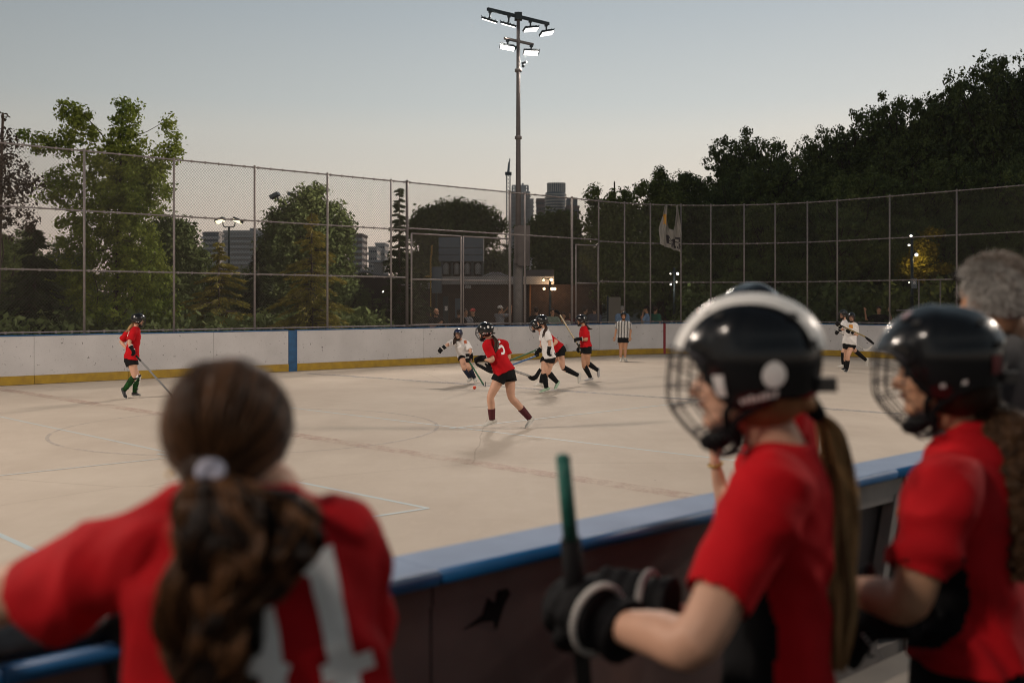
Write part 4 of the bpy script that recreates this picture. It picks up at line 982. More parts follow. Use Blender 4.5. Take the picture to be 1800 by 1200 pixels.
# clipped undergrowth along the outside of the boards
C = []
r = np.random.default_rng(9)
for _ in range(900):
    px = r.uniform(-200, 700); d_ = r.uniform(27, 36)*1.0; dm = np.interp(px, [-200, 0, 700], [23, 25, 31.5]); d_ = dm+r.random()*7
    C.append([XP(px, d_), d_, r.random()*1.3])
ub = leaf_mesh('undergrowth', np.array(C), np.full(len(C), .4), 34, .20, M['leaf_dark'], 13)
tag(obj('undergrowth', ub), 'dark undergrowth along the outside of the left boards', 'undergrowth', kind='stuff')
C = []
for _ in range(900):
    px = r.uniform(1180, 2000); d_ = r.uniform(41, 50); x = XP(px, d_); C.append([x, d_, hill(x, d_)+r.random()*2.2])
ub = leaf_mesh('undergrowth', np.array(C), np.full(len(C), .55), 34, .26, M['leaf_dark'], 14)
tag(obj('undergrowth', ub), 'dark undergrowth at the foot of the wooded hill', 'undergrowth', kind='stuff')

# evening air
g = Geo(); g.box((-900, -60, -1.2), (900, 760, 118))
hz = bpy.data.materials.new('evening_haze'); hz.use_nodes = True; ht = hz.node_tree; ht.nodes.clear(); ho = N(ht, 'ShaderNodeOutputMaterial'); hv = N(ht, 'ShaderNodeVolumePrincipled')
hv.inputs['Color'].default_value = (.88, .90, .95, 1); hv.inputs['Density'].default_value = HAZE; hv.inputs['Anisotropy'].default_value = .2; ht.links.new(hv.outputs[0], ho.inputs['Volume'])
tag(part('haze', g, hz, None, off=(0, 0, 0)), kind='stuff')
# ------------------------------------------------------------------ people
def rot_from(fwd, up=(0, 0, 1)):
    f = nrm(fwd); r_ = nrm(np.cross(f, up)); u = np.cross(r_, f); return np.array([r_, f, u])     # rows: right, forward, up
def mobj(name, me, parent, M3, loc, scale=1.0):
    """share a local-space mesh at world position loc with axes M3 (rows)"""
    o = obj(name, me, parent); m = Matrix([[M3[0][i]*scale, M3[1][i]*scale, M3[2][i]*scale, 0] for i in range(3)] + [[0, 0, 0, 1]])
    l = np.asarray(loc, float) - (wloc(parent) if parent is not None else 0); m.translation = Vector(tuple(l)); o.matrix_basis = m; return o
def striped_mat(name, axis, freq):
    m = mat(name, (.7, .7, .7), .8); t = m.node_tree; b = t.nodes['Principled BSDF']; tcn = N(t, 'ShaderNodeTexCoord'); sp = N(t, 'ShaderNodeSeparateXYZ'); t.links.new(tcn.outputs['Object'], sp.inputs[0])
    a = N(t, 'ShaderNodeMath', operation='MULTIPLY'); a.inputs[1].default_value = freq; t.links.new(sp.outputs[axis], a.inputs[0])
    f = N(t, 'ShaderNodeMath', operation='SINE'); t.links.new(a.outputs[0], f.inputs[0]); c = N(t, 'ShaderNodeMath', operation='GREATER_THAN'); c.inputs[1].default_value = 0; t.links.new(f.outputs[0], c.inputs[0])
    mi = N(t, 'ShaderNodeMix', data_type='RGBA'); t.links.new(c.outputs[0], mi.inputs[0]); mi.inputs[6].default_value = (.02, .02, .02, 1); mi.inputs[7].default_value = (.66, .65, .64, 1); t.links.new(mi.outputs[2], b.inputs['Base Color']); return m
M['striped'] = striped_mat('black_white_stripes', 'X', 135)
M['sock_green'] = mat('green_sock', (.008, .010, .008), .85, spec=.15, color2=(.018, .10, .02), vscale=14)
M['white_badge'] = M['white_jersey']
# --- hockey helmet in its own frame: x right, y forward, z up, origin at head centre
HR = np.array([.108, .142, .122])
def hshell(a, e, off=0.0):
    """a: azimuth from the front (deg, + = left), e: elevation (deg)"""
    a, e = np.radians(a), np.radians(e); f = lambda x, p: np.sign(x)*np.abs(x)**p
    ce, se = f(np.cos(e), .88), f(np.sin(e), .92)
    x = -np.sin(a)*ce; y = np.cos(a)*ce; R_ = HR+off
    P = np.stack([x*R_[0], y*R_[1]-.006, se*R_[2]], -1)
    k = np.clip(P[..., 1]/.14, 0, 1)**2*(P[..., 2] > 0); P[..., 2] = P[..., 2]*(1-.17*k)
    return P
def hlow(a):
    a = abs((a+180) % 360-180); return float(np.interp(a, [0, 35, 52, 66, 80, 104, 120, 150, 180], [12, 9, -4, -34, -47, -46, -33, -34, -30]))
def make_helmet_meshes(hero=False, shell=None, wire_r=.0026, full_cage=True):
    na = 96 if hero else 40; ne = 26 if hero else 12; out = {}
    def shell_mesh(off, off2, name, m, top=90, lowf=hlow, emb=None):
        V = []; A = np.linspace(-180, 180, na, endpoint=False)
        for o_ in (off, off2):
            for a in A:
                lo_ = lowf(a)
                for k in range(ne):
                    e = lo_+(top-lo_)*k/ne; d_ = emb(a, e) if (emb and o_ == off) else 0
                    lip = .006*math.exp(-((e-lo_)/5.)**2) if o_ == off else 0
                    V.append(hshell(a, e, o_+d_+lip))
        V += [hshell(0, 90, off), hshell(0, 90, off2)]; n1 = na*ne; F = []; F3 = []
        for l in range(2):
            for i in range(na):
                j = (i+1) % na
                for k in range(ne-1):
                    q = (l*n1+i*ne+k, l*n1+j*ne+k, l*n1+j*ne+k+1, l*n1+i*ne+k+1); F.append(q[::-1] if l == 0 else q)
                q = (l*n1+i*ne+ne-1, l*n1+j*ne+ne-1, 2*n1+l); F3.append(q[::-1] if l == 0 else q)
        for i in range(na):
            j = (i+1) % na; F.append((i*ne, j*ne, n1+j*ne, n1+i*ne))
        return mesh_np(name, np.array(V), [np.array(F), np.array(F3)], m, True)
    def emboss(a, e):
        aa = abs((a+180) % 360-180); p = hshell(a, e); x = abs(p[0]); v = 0
        v += .007*math.exp(-((x-.0)/.022)**2)*(p[2] > .02)                     # centre ridge
        v += .005*(1/(1+math.exp(-(p[1]-.015+.4*abs(p[2]-.05))/.004)))*(e > 14)    # front shell overlaps the rear one
        v -= .004*math.exp(-((e-18)/4)**2)*(60 < aa < 150)                        # groove along the side
        return v
    out['shell'] = shell_mesh(0, -.012, 'shell', shell or M['helmet'], emb=emboss)
    g = Geo()
    # vents
    for sx in (-1, 1):
        for (a, e, w, h) in ((35, 52, 7, 3), (62, 44, 6, 3), (140, 40, 6, 3), (150, 12, 5, 4)):
            q = [hshell(sx*(a+da), e+de, .009) for da, de in ((-w, -h), (w, -h), (w*.8, h), (-w*.8, h))]
            c = np.mean(q, 0)*.93; g.add(q+[c], [(0, 1, 2, 3)], [(0, 4, 1), (1, 4, 2), (2, 4, 3), (3, 4, 0)])
    # rear fin and buckle
    p = hshell(180, -22, .0); g.box((-.03, -.034, -.014), (.03, .012, .012), None, p)
    out['vent'] = g.mesh('vent', M['helmet_pad'])
    # cage
    g = Geo()
    def cg(a, t):
        """a: -1..1 sideways, t: 0 brow .. 1 chin"""
        an = a*R(86); rc = max(0, t-.45)/.55; yy = .050+(.100*math.cos(an)**.8)*(1-.30*rc**1.5) - .062*rc**1.6 + .010*math.sin(t*math.pi); xx = -math.sin(an)*(.105-.036*rc)
        return np.array([xx, yy, .030-.222*t + .02*abs(a)**2*(t > .5) - .03*abs(a)**3*(t < .3)])
    for a in ((-.92, -.62, -.38, -.13, .13, .38, .62, .92) if not full_cage is None else ()):
        g.limb([cg(a, t) for t in np.linspace(0, 1, 9)], wire_r, seg=6, sub=2)
    for t in (0, .17, .36, .55, .78, 1):
        g.limb([cg(a, t) for a in np.linspace(-.98, .98, 15)], wire_r*(1.5 if t in (0, 1) else 1), side=(0, 0, 1), seg=6, sub=1)
    out['cage'] = g.mesh('cage', M['cage'], True)
    g = Geo()       # chin cup and straps
    g.limb([(-.045, .030, -.145), (0, .064, -.162), (.045, .030, -.145)], [.015, .022, .015], [.026, .034, .026], side=(0, 0.2, 1), seg=12)
    for sx in (-1, 1):
        g.limb([hshell(sx*-72, -44), (sx*.078, .035, -.10), (sx*.048, .035, -.145)], .008, .004, side=(0, 1, 0), seg=6)
        g.limb([hshell(sx*-104, -40), (sx*.074, .02, -.12), (sx*.045, .02, -.17), (0, .04, -.185)], .007, .003, side=(0, 1, 0), seg=6)
    out['chin_strap'] = g.mesh('chin_strap', M['strap'], True)
    # white maker's patch strips beside the ear
    g = Geo()
    for sx in (-1, 1):
        q = [hshell(sx*a, e, .0015) for a, e in ((86, -30), (112, -26), (112, -21), (86, -25))]; g.add(q, [(0, 1, 2, 3)])
    out['patch'] = g.mesh('patch', M['print'])
    return out
HM = make_helmet_meshes(); HMN = make_helmet_meshes(shell=M['helmet_navy'])
def helmet(parent, c, fwd, up=(0, 0, 1), hm=None, s=1.0, cage=True):
    hm = hm or HM; M3 = rot_from(fwd, up); h = mobj('helmet', hm['shell'], parent, M3, c, s)
    for k in ('vent', 'chin_strap', 'patch') + (('cage',) if cage else ()):
        o = bpy.data.objects.new(k, hm[k]); COL.objects.link(o); o.parent = h; k == 'vent' and tag(o, kind='stuff')
    return h
def hand_geo(g, wr, dirv, nrmv, s=1.0, curl=.5, thumb=1):
    """palm and five bent fingers; nrmv = back of the hand"""
    d_ = nrm(dirv); n = nrm(np.asarray(nrmv)-np.dot(nrmv, d_)*d_); w = np.cross(d_, n)*thumb
    wr = np.asarray(wr, float); kn = wr+d_*.085*s
    g.limb([wr-d_*.01*s, wr+d_*.04*s, kn], [.024*s, .037*s, .038*s], [.018*s, .015*s, .012*s], side=w, seg=12, sub=3)
    for i, (o_, L) in enumerate(((-.030, .062), (-.010, .078), (.011, .082), (.031, .073))):
        b = kn + w*o_*s - d_*.008*s; c1 = curl*.9; p = [b]; a = 0
        for k, f in enumerate((.45, .32, .23)):
            a += c1*(.7, 1.0, .8)[k]; p.append(p[-1]+(d_*math.cos(a)-n*math.sin(a))*L*f*s)
        g.limb(p, [.0098*s, .0092*s, .0085*s, .0072*s], seg=8, sub=2)
    b = wr+d_*.025*s+w*.028*s; g.limb([b, b+(d_*.6+w*.75)*.032*s-n*.008*s, b+(d_*.95+w*.55)*.058*s-n*.02*s*curl*2], [.013*s, .0105*s, .0085*s], seg=8, sub=2)
def glove_geo(g, wr, dirv, nrmv, s=1.0, curl=1.0, thumb=1, side_roll=True):
    """padded hockey glove: flared cuff, rolled back, thick curled fingers"""
    d_ = nrm(dirv); n = nrm(np.asarray(nrmv)-np.dot(nrmv, d_)*d_); w = np.cross(d_, n)*thumb; wr = np.asarray(wr, float)
    g.limb([wr-d_*.085*s, wr-d_*.02*s], [.062*s, .050*s], [.054*s, .042*s], side=w, seg=16, flat=True)
    g.limb([wr-d_*.02*s, wr+d_*.05*s, wr+d_*.10*s], [.048*s, .055*s, .052*s], [.038*s, .036*s, .030*s], side=w, seg=14)
    for k in (.0, .035, .07): q = wr+d_*k*s+n*.022*s; g.limb([q-w*.036*s, q, q+w*.036*s], .020*s, seg=10)
    kn = wr+d_*.10*s
    for o_, L in ((-.042, .085), (-.014, .10), (.014, .10), (.042, .09)):
        b = kn+w*o_*s; p = [b-d_*.01*s]; a = 0
        for k, f in enumerate((.42, .33, .25)):
            a += curl*(.6, 1.1, .9)[k]; p.append(p[-1]+(d_*math.cos(a)-n*math.sin(a))*L*f*s)
        g.limb(p, [.0165*s, .0165*s, .0155*s, .014*s], seg=10, sub=2)
    b = wr+d_*.02*s+w*.045*s; g.limb([b, b+(d_*.7+w*.5)*.04*s-n*.015*s, b+(d_*1.1+w*.1)*.06*s-n*.05*s*curl], [.021*s, .019*s, .016*s], seg=10, sub=2)
def head_geo(g, c, M3, s=1.0, w=1.0):
    P = lambda x, y, z: c + (np.array([x, y, z])*s) @ M3
    g.ell(P(0, -.012, .022), np.array([.074*w, .094, .095])*s, M3, 18, 12)                       # skull
    g.ell(P(0, .028, -.035), np.array([.058*w, .062, .072])*s, M3, 16, 10)                       # face
    g.limb([P(-.050, .0, -.055), P(-.024, .062, -.088), P(.024, .062, -.088), P(.050, .0, -.055)], [.020*s]*4, seg=8)    # jaw line
    g.ell(P(0, .075, -.090), np.array([.019, .016, .016])*s, M3, 8, 6)                            # chin
    g.limb([P(0, .084, .008), P(0, .098, -.018), P(0, .106, -.030)], [.008*s, .010*s, .013*s], seg=8)      # nose
    g.limb([P(-.035, .074, .016), P(0, .085, .018), P(.035, .074, .016)], .009*s, seg=8)          # brow
    for sx in (-1, 1):
        g.ell(P(sx*.034, .066, -.028), np.array([.016, .016, .016])*s, M3, 8, 6)                  # cheek
        g.ell(P(sx*.076*w, -.006, -.012), np.array([.009, .017, .030])*s, M3, 8, 6)                # ear
    g.limb([P(-.022, .078, -.058), P(0, .086, -.057), P(.022, .078, -.058)], .008*s, seg=8)
def face_parts(body, c, M3, s=1.0):
    P = lambda x, y, z: c + (np.array([x, y, z])*s) @ M3
    for sx in (-1, 1):
        g = Geo(); g.ell(P(sx*.030, .078, -.004), np.array([.013, .006, .007])*s, M3, 8, 6); part('eye', g, M['eye'], body, True)
    g = Geo(); g.limb([P(-.022, .086, -.058), P(0, .093, -.057), P(.022, .086, -.058)], .0055*s, .004*s, side=(0, 0, 1), seg=6); part('mouth', g, M['lip'], body, True)
    for sx in (-1, 1):
        g = Geo(); g.limb([P(sx*.014, .090, .013), P(sx*.032, .084, .019), P(sx*.048, .070, .013)], .0035*s, seg=5); part('eyebrow', g, M['hair'], body, True)
def ribbon_on(o, me, paths, width, cast, name, m, parent, off=.004, n=24):
    """flat print laid on a garment: strokes projected onto its surface along 'cast'"""
    bv = BVHTree.FromPolygons([v.co[:] for v in me.vertices], [p.vertices[:] for p in me.polygons]); base = wloc(o); cast = nrm(cast)
    V = []; F = []
    for path in paths:
        P = np.asarray(path, float); L = np.concatenate([[0], np.cumsum(np.linalg.norm(np.diff(P, axis=0), axis=1))]); m_ = max(3, int(L[-1]/width*4))
        t = np.linspace(0, L[-1], m_); Q = np.stack([np.interp(t, L, P[:, i]) for i in range(3)], 1); T = np.gradient(Q, axis=0); S = np.cross(T, cast); S /= np.linalg.norm(S, axis=1)[:, None]
        k0 = len(V); ok = True; pts = []
        for q, s_ in zip(Q, S):
            for u in (-.5, -.25, 0, .25, .5):
                x = q + s_*u*width; h, nn, _, _ = bv.ray_cast(Vector(tuple(x-base-cast*.6)), Vector(tuple(cast)))
                pts.append(np.array(h)+np.array(nn)*off if h is not None else None)
        if any(p is None for p in pts):
            good = [p for p in pts if p is not None]
            if not good: continue
            last = good[0]
            for i, p in enumerate(pts):
                if p is None: pts[i] = last
                last = pts[i]
        V += pts
        for i in range(m_-1):
            for j in range(4): F.append((k0+i*5+j, k0+i*5+j+1, k0+(i+1)*5+j+1, k0+(i+1)*5+j))
    if V: obj(name, mesh_np(name, np.array(V)+base-wloc(parent), np.array(F), m, True), parent)

PL = []      # later work on finished meshes
def person(label, d, J, face, hs_=.86, skin='skin', shirt='red', shorts='black_cloth', sock=None, sock_top=.25, shoe='shoe_white', hair='hair', tail=None,
           hel='black', gloves=(), h=1.0, group=None, long_sleeve=False, vox=.0125, hand_dir=None, shirt_bottom=.0, head_up=(0, 0, 1), curl=.6, hair_short=False,
           cap=None, cage=True, wide=1.0, number=None, knee=None, trousers=None, beard=False, base=None, thin=1.0, guards=False, hair_bun=False):
    """J: joint -> (px, py[, extra depth]); names n(eck) p(elvis) hd + sL sR eL eR wL wR hL hR kL kR aL aR tL tR"""
    Q = {k: W(v[0], v[1], d+(v[2] if len(v) > 2 else 0)) for k, v in J.items()}
    feet = [Q[k] for k in ('tL', 'tR') if k in Q]
    bp = base if base is not None else ((Q['tL'][0]+Q['tR'][0])/2, (Q['tL'][1]+Q['tR'][1])/2, 0)
    root = empty('person', bp, label, 'person', group); fwd = nrm(np.array([*face, 0.0]) if len(face) == 2 else face); M3 = rot_from(fwd, head_up)
    g = Geo(); hd = Q['hd']; hb = h; h_ = h*hs_; head_geo(g, hd, M3, h_)
    sd = nrm(Q['sR']-Q['sL']); hs = nrm(Q['hR']-Q['hL']); neck, pel = Q['n'], Q['p']; up = nrm(neck-pel)
    g.limb([hd - M3[2]*.04*h - M3[1]*.02*h, (hd+neck)/2 - M3[1]*.01, neck-up*.04], [.050*h_, .050*h_, .062*h_], seg=12)
    chest = neck*.70+pel*.30; waist = neck*.36+pel*.64; bl = np.linalg.norm(neck-pel)
    wd = np.linalg.norm(Q['sR']-Q['sL'])/2
    g.limb([neck-up*.03, neck-up*.10, chest, waist, pel], [.075, wd*.80, .135*wide, .118*wide, .150*wide], [.055, .07, .092*wide, .082*wide, .10*wide], side=sd, seg=18)
    for s_ in 'LR':
        S, E_, Wr = Q['s'+s_], Q['e'+s_], Q['w'+s_]
        g.limb([neck-up*.06, S], [.045, .046], seg=10)
        g.limb([S, S*.5+E_*.5, E_, E_*.6+Wr*.4, Wr], np.array([.048, .042, .036, .036, .024])*h*thin, seg=12)
        Hp, K, A, T = Q['h'+s_], Q['k'+s_], Q['a'+s_], Q['t'+s_]
        g.limb([Hp, Hp*.55+K*.45, K, K*.68+A*.32, A], np.array([.088, .074, .054, .054, .034])*h*thin, seg=14)
        g.ell(A+nrm(A-K)*.015, (.034*h,)*3)
        if s_ not in gloves:
            dv = (hand_dir or {}).get(s_); dv = nrm(Wr-E_) if dv is None else nrm(dv); hand_geo(g, Wr, dv, np.cross(dv, nrm(np.cross(fwd, dv)+.01)), 1.0*h, curl, 1 if s_ == 'R' else -1)
    body = organic('body', g, M[skin], root, vox, 4)
    face_parts(body, hd, M3, h_)
    # shirt
    g = Geo(); low = pel - up*(.02+shirt_bottom); e_ = .012
    g.limb([neck+up*.005, neck-up*.055, neck-up*.13, chest, waist, low], np.array([.062, wd*.80, wd*.98, .152*wide, .150*wide, .178*wide])+e_, np.array([.055, .072, .090, .108*wide, .105*wide, .128*wide])+e_*.5, side=sd, seg=22, flat=True)
    for s_ in 'LR':
        S, E_, Wr = Q['s'+s_], Q['e'+s_], Q['w'+s_]
        if long_sleeve: g.limb([neck-up*.05, S, S*.5+E_*.5, E_, E_*.5+Wr*.5, Wr*.94+E_*.06], [.05, .066, .058, .050, .046, .036], seg=12, flat=True)
        else: g.limb([neck-up*.05, S, S*.6+E_*.4, S*.18+E_*.82], [.050, .070, .070, .074], [.050, .066, .060, .060], seg=12, flat=True)
    sh = organic('shirt', g, M[shirt], root, vox, 3, disp=lambda co, no, k=len(PL): .006*np.sin(co[:, 2]*38+co[:, 0]*25+k)*np.sin(co[:, 0]*31-co[:, 1]*17+co[:, 2]*9))
    if number:
        def dec(o=sh, q=number, Q=Q, up=up, sd=sd, fwd=fwd, chest=chest, root=root):
            strokes, w_, c_off, sz, cast = q; c = chest + np.asarray(c_off); rt = np.cross(nrm(cast), up)
            ribbon_on(o, o.data, [[c + rt*x*sz + up*y*sz for x, y in st_] for st_ in strokes], w_, cast, 'number', M['print'], o)
        PL.append(dec)
    # shorts or trousers
    g = Geo()
    if trousers:
        g.limb([pel+up*.08, pel-up*.06], [.155*wide, .17*wide], [.105*wide, .12*wide], side=hs, seg=16, flat=True)
        for s_ in 'LR': g.limb([Q['h'+s_], Q['k'+s_], Q['a'+s_]], [.10, .075, .06], seg=12)
        organic('trousers', g, M[trousers], root, vox, 3)
    else:
        g.limb([pel+up*.07, pel-up*.02, (Q['hL']+Q['hR'])/2-up*.04], [.145*wide, .170*wide, .168*wide], [.10*wide, .122*wide, .122*wide], side=hs, seg=16, flat=True)
        for s_ in 'LR': Hp, K = Q['h'+s_], Q['k'+s_]; g.limb([Hp, Hp*.72+K*.28], [.100*h, .106*h], seg=12, flat=True)
        organic('shorts', g, M[shorts], root, vox, 2)
    for s_ in 'LR':
        K, A, T = Q['k'+s_], Q['a'+s_], Q['t'+s_]
        if sock:
            t0 = sock_top; g = Geo(); p0 = K*(1-t0)+A*t0
            pts = [p0, p0*.6+A*.4, A]; rr_ = np.interp([t0, t0+.4*(1-t0), 1], [-.3, 0, .32, 1], [.066, .056, .056, .038])*h+.005
            g.limb(pts, rr_, seg=14, flat=True); so_ = part('sock', g, M[sock], root, True)
            if guards:
                g = Geo(); sv = nrm(np.cross(A-K, fwd))
                for q0 in np.linspace(.02, .86, 6):
                    a_ = K*(1-q0)+A*q0 + fwd*.026; b_ = K*(.93-q0)+A*(q0+.07)+fwd*.026; g.limb([a_, b_], np.array([.052, .047])*(1-.3*q0), np.array([.052, .047])*(1-.3*q0), side=sv, seg=8)
                part('shin_guard', g, M['shoe_white'] if s_ == 'L' else M['print'], so_, True)
                g = Geo()
                for q0 in (-.02, .22, .48, .78): a_ = K*(1-q0)+A*q0; g.limb([a_, a_+(A-K)*.10+fwd*.02], [.066-.024*q0]*2, seg=12, flat=True)
                part('strap', g, M['strap'], so_, True)
        # shoe
        fl = T-A; L_ = min(max(np.linalg.norm(fl), .15), .21); fu = nrm(fl); shk = nrm(A-K); dn0 = shk-np.dot(shk, fu)*fu
        dn0 = nrm(dn0) if np.linalg.norm(dn0) > .15 else nrm(np.array([0, 0, -1.])-fu*-fu[2]); ph = math.asin(.062/L_)
        fd = fu*math.cos(ph)-dn0*math.sin(ph); dn = fu*math.sin(ph)+dn0*math.cos(ph); sw = np.cross(fd, dn); z_ = h*.95
        g = Geo(); g.limb([A-fd*.050*z_+dn*.030*z_, A+dn*.032*z_+fd*.01, A+fd*.075*z_+dn*.042*z_, A+fd*.135*z_+dn*.050*z_, A+fd*.165*z_+dn*.052*z_], np.array([.030, .036, .040, .040, .026])*z_, np.array([.030, .036, .027, .020, .014])*z_, side=sw, seg=14); g.limb([A-shk*.035, A+dn*.02], [.041*z_, .040*z_], seg=12)
        sho = part('shoe', g, M[shoe], root, True)
        g = Geo(); g.limb([A-fd*.060*z_+dn*.062*z_, A+dn*.066*z_, A+fd*.075*z_+dn*.064*z_, A+fd*.135*z_+dn*.064*z_, A+fd*.180*z_+dn*.054*z_], np.array([.030, .034, .038, .042, .024])*z_, np.array([.012, .013, .011, .011, .008])*z_, side=sw, seg=12); part('sole', g, M['sole'] if shoe != 'shoe_black' else M['shoe_white'], sho, True)
    for s_ in gloves:
        E_, Wr = Q['e'+s_], Q['w'+s_]; dv = (hand_dir or {}).get(s_); dv = nrm(Wr-E_) if dv is None else nrm(np.asarray(dv, float)); n_ = nrm(np.cross(dv, nrm(np.cross(fwd+[0, 0, .01], dv)+.01)))
        g = Geo(); glove_geo(g, Wr, dv, n_, .86*h, .9, 1 if s_ == 'R' else -1); gl = organic('glove', g, M['glove'], root, .010, 2)
        g = Geo(); g.limb([Wr-dv*.076, Wr-dv*.064], [.056*h]*2, [.049*h]*2, side=np.cross(dv, n_), seg=18, flat=True); q = Wr+dv*.02+n_*.030; g.limb([q-np.cross(dv, n_)*.04, q+np.cross(dv, n_)*.04], .012, seg=8); part('glove_trim', g, M['glove_trim'], gl, True)
    # head wear and hair
    if hel:
        helmet(root, hd+M3[2]*.030*h_, fwd, M3[2], HM if hel == 'black' else HMN, h_, cage)
        g = Geo(); g.ell(hd+M3[2]*-.012-M3[1]*.03, np.array([.078, .080, .075])*h_, M3); organic('hair', g, M[hair], root, .012, 1)
    elif cap:
        g = Geo(); P = lambda x, y, z: hd+(np.array([x, y, z])*h_) @ M3
        g.ell(P(0, -.008, .05), np.array([.086, .106, .080])*h_, M3); g.limb([P(0, .07, .045), P(0, .15, .035)], [.075, .055], [.010, .008], side=M3[0], seg=12); organic('cap', g, M[cap], root, .012, 1)
        g = Geo(); g.ell(P(0, -.035, -.005), np.array([.080, .072, .07])*h_, M3); part('hair', g, M[hair], root, True)
    elif hair:
        g = Geo(); P = lambda x, y, z: hd+(np.array([x, y, z])*h_) @ M3
        g.ell(P(0, -.022, .042), np.array([.084, .098, .088])*h_, M3)
        if not hair_short: g.limb([P(0, -.04, .02), P(0, -.055, -.08), P(0, -.05, -.15)], [.085, .085, .06], [.06, .06, .03], side=M3[0], seg=12)
        else: g.ell(P(0, -.045, .0), np.array([.080, .065, .065])*h_, M3)
        organic('hair', g, M[hair], root, .012, 2)
    if beard:
        g = Geo(); P = lambda x, y, z: hd+(np.array([x, y, z])*h_) @ M3
        g.limb([P(-.066, .01, -.03), P(-.05, .05, -.08), P(0, .088, -.092), P(.05, .05, -.08), P(.066, .01, -.03)], [.016, .022, .026, .022, .016], seg=8); part('beard', g, M['hair'], root, True)
    if tail:
        P = [W(*t[:2], d+(t[2] if len(t) > 2 else 0)) for t in tail]; n_ = len(P); rr_ = np.array([.018]+[.034]*(n_-2)+[.012])*h
        g = Geo(); g.limb(P, rr_, seg=10)
        r = np.random.default_rng(n_)
        for _ in range(5): o_ = r.normal(size=3)*.014; g.limb([p+o_*(.3+i/n_) for i, p in enumerate(P)], rr_*.5, seg=7)
        organic('ponytail', g, M[hair], root, .010, 1)
    return root, Q
def stick(label, pts, blade=None, m='wood_stick', d=None, r=.0125, grip=None, group='hockey sticks of the players on the floor', tape='black_cloth'):
    """pts: shaft ends in world metres; blade: list of world points"""
    P = [np.asarray(p, float) for p in pts]; root = empty('hockey_stick', P[-1], label, 'hockey stick', group)
    g = Geo(); t = nrm(P[-1]-P[0]); g.beam(P[0], P[-1], .022, .030, up=(0, .3, 1)); part('shaft', g, M[m], root)
    g = Geo(); g.limb([P[0]-t*.002, P[0]+t*.14], [.0185, .0175], seg=10, flat=True); g.ell(P[0], (.021, .021, .021)); part('grip', g, M[grip or tape], root, True)
    if blade:
        B = [np.asarray(b, float) for b in blade]; g = Geo(); n_ = len(B); g.limb(B, np.array([.016]+[.034]*(n_-2)+[.026]), [.007]*n_, side=np.cross(nrm(B[-1]-B[0]), (.05, 1, .05)), seg=10); part('blade', g, M[tape], root, True)
    return root
PLAYERS = 'players on the rink floor'
# strokes for the printed numbers, unit box, y up
FIVE = [[(.45, 1), (-.4, 1), (-.42, .2), (-.1, .3), (.3, .2), (.45, -.2), (.35, -.7), (0, -.95), (-.45, -.8)]]
SEVEN = [[(-.45, 1), (.45, 1), (.1, 0), (-.05, -1)]]

# 1 the walking player with the 5
d = 14.5
w5, Q5 = person('player in red jersey number 5 walking across the floor in maroon socks and white shoes', d, dict(
    hd=(852.5, 583), n=(861, 597, .03), p=(886.5, 653, 0), sL=(856, 606, -.13), sR=(884, 604, .13), eL=(865.5, 633, -.22), wL=(849, 630, -.16), eR=(894, 628, .10), wR=(872, 634, .0),
    hL=(879, 661, -.06), hR=(895, 660, .08), kL=(862.5, 697, -.10), aL=(865, 737, -.05), tL=(847, 750, -.12), kR=(899, 698, .05), aR=(931, 735, .18), tR=(924, 753, .05)),
    face=(-.93, .36), sock='sock_maroon', sock_top=.52, shoe='shoe_white', tail=[(866, 590), (873, 602, -.10), (871, 614, -.16), (869, 620, -.16)], gloves='LR', hand_dir={'L': (-1, .2, -.15), 'R': (-1, .1, -.1)},
    number=(FIVE, .032, (.075, .05, 0.02), .085, (-.22, .97, 0)), vox=.011, hair='hair', group=PLAYERS)
# stickers on that helmet
# 2 left player with 7
d = 19.2
w7, Q7 = person('player in red jersey number 7 standing alone at the left in green socks', d, dict(
    hd=(243, 563), n=(238.5, 574), p=(231, 629), sL=(224.5, 586, .12), sR=(235, 582, -.14), eL=(213, 600, .16), wL=(222, 612, .1), eR=(227, 602, -.24), wR=(232.5, 613.5, -.26),
    hL=(228, 634, .08), hR=(233, 634, -.06), kL=(241, 661, .1), aL=(237, 689, .1), tL=(249, 696, .0), kR=(236, 662, -.1), aR=(218.5, 685, -.02), tR=(222, 703, -.1)),
    face=(.92, .38), shirt='red', sock='sock_green', sock_top=.0, shoe='shoe_black', hair='hair_blond', tail=[(236, 567), (229, 575, -.05), (223, 583, -.1)], gloves='R', hand_dir={'R': (.45, .0, -.9)}, guards=True,
    number=(SEVEN, .03, (-.085, .04, .03), .07, (.35, .93, 0)), group=PLAYERS)
stick('dark hockey stick of the lone player with the 7, blade hidden behind hair', [W(240, 626, 18.95), W(301, 693, 18.6)], [W(300, 692, 18.6), W(305, 698, 18.6), W(318, 700, 18.6), W(330, 699, 18.7)], 'wood_stick')
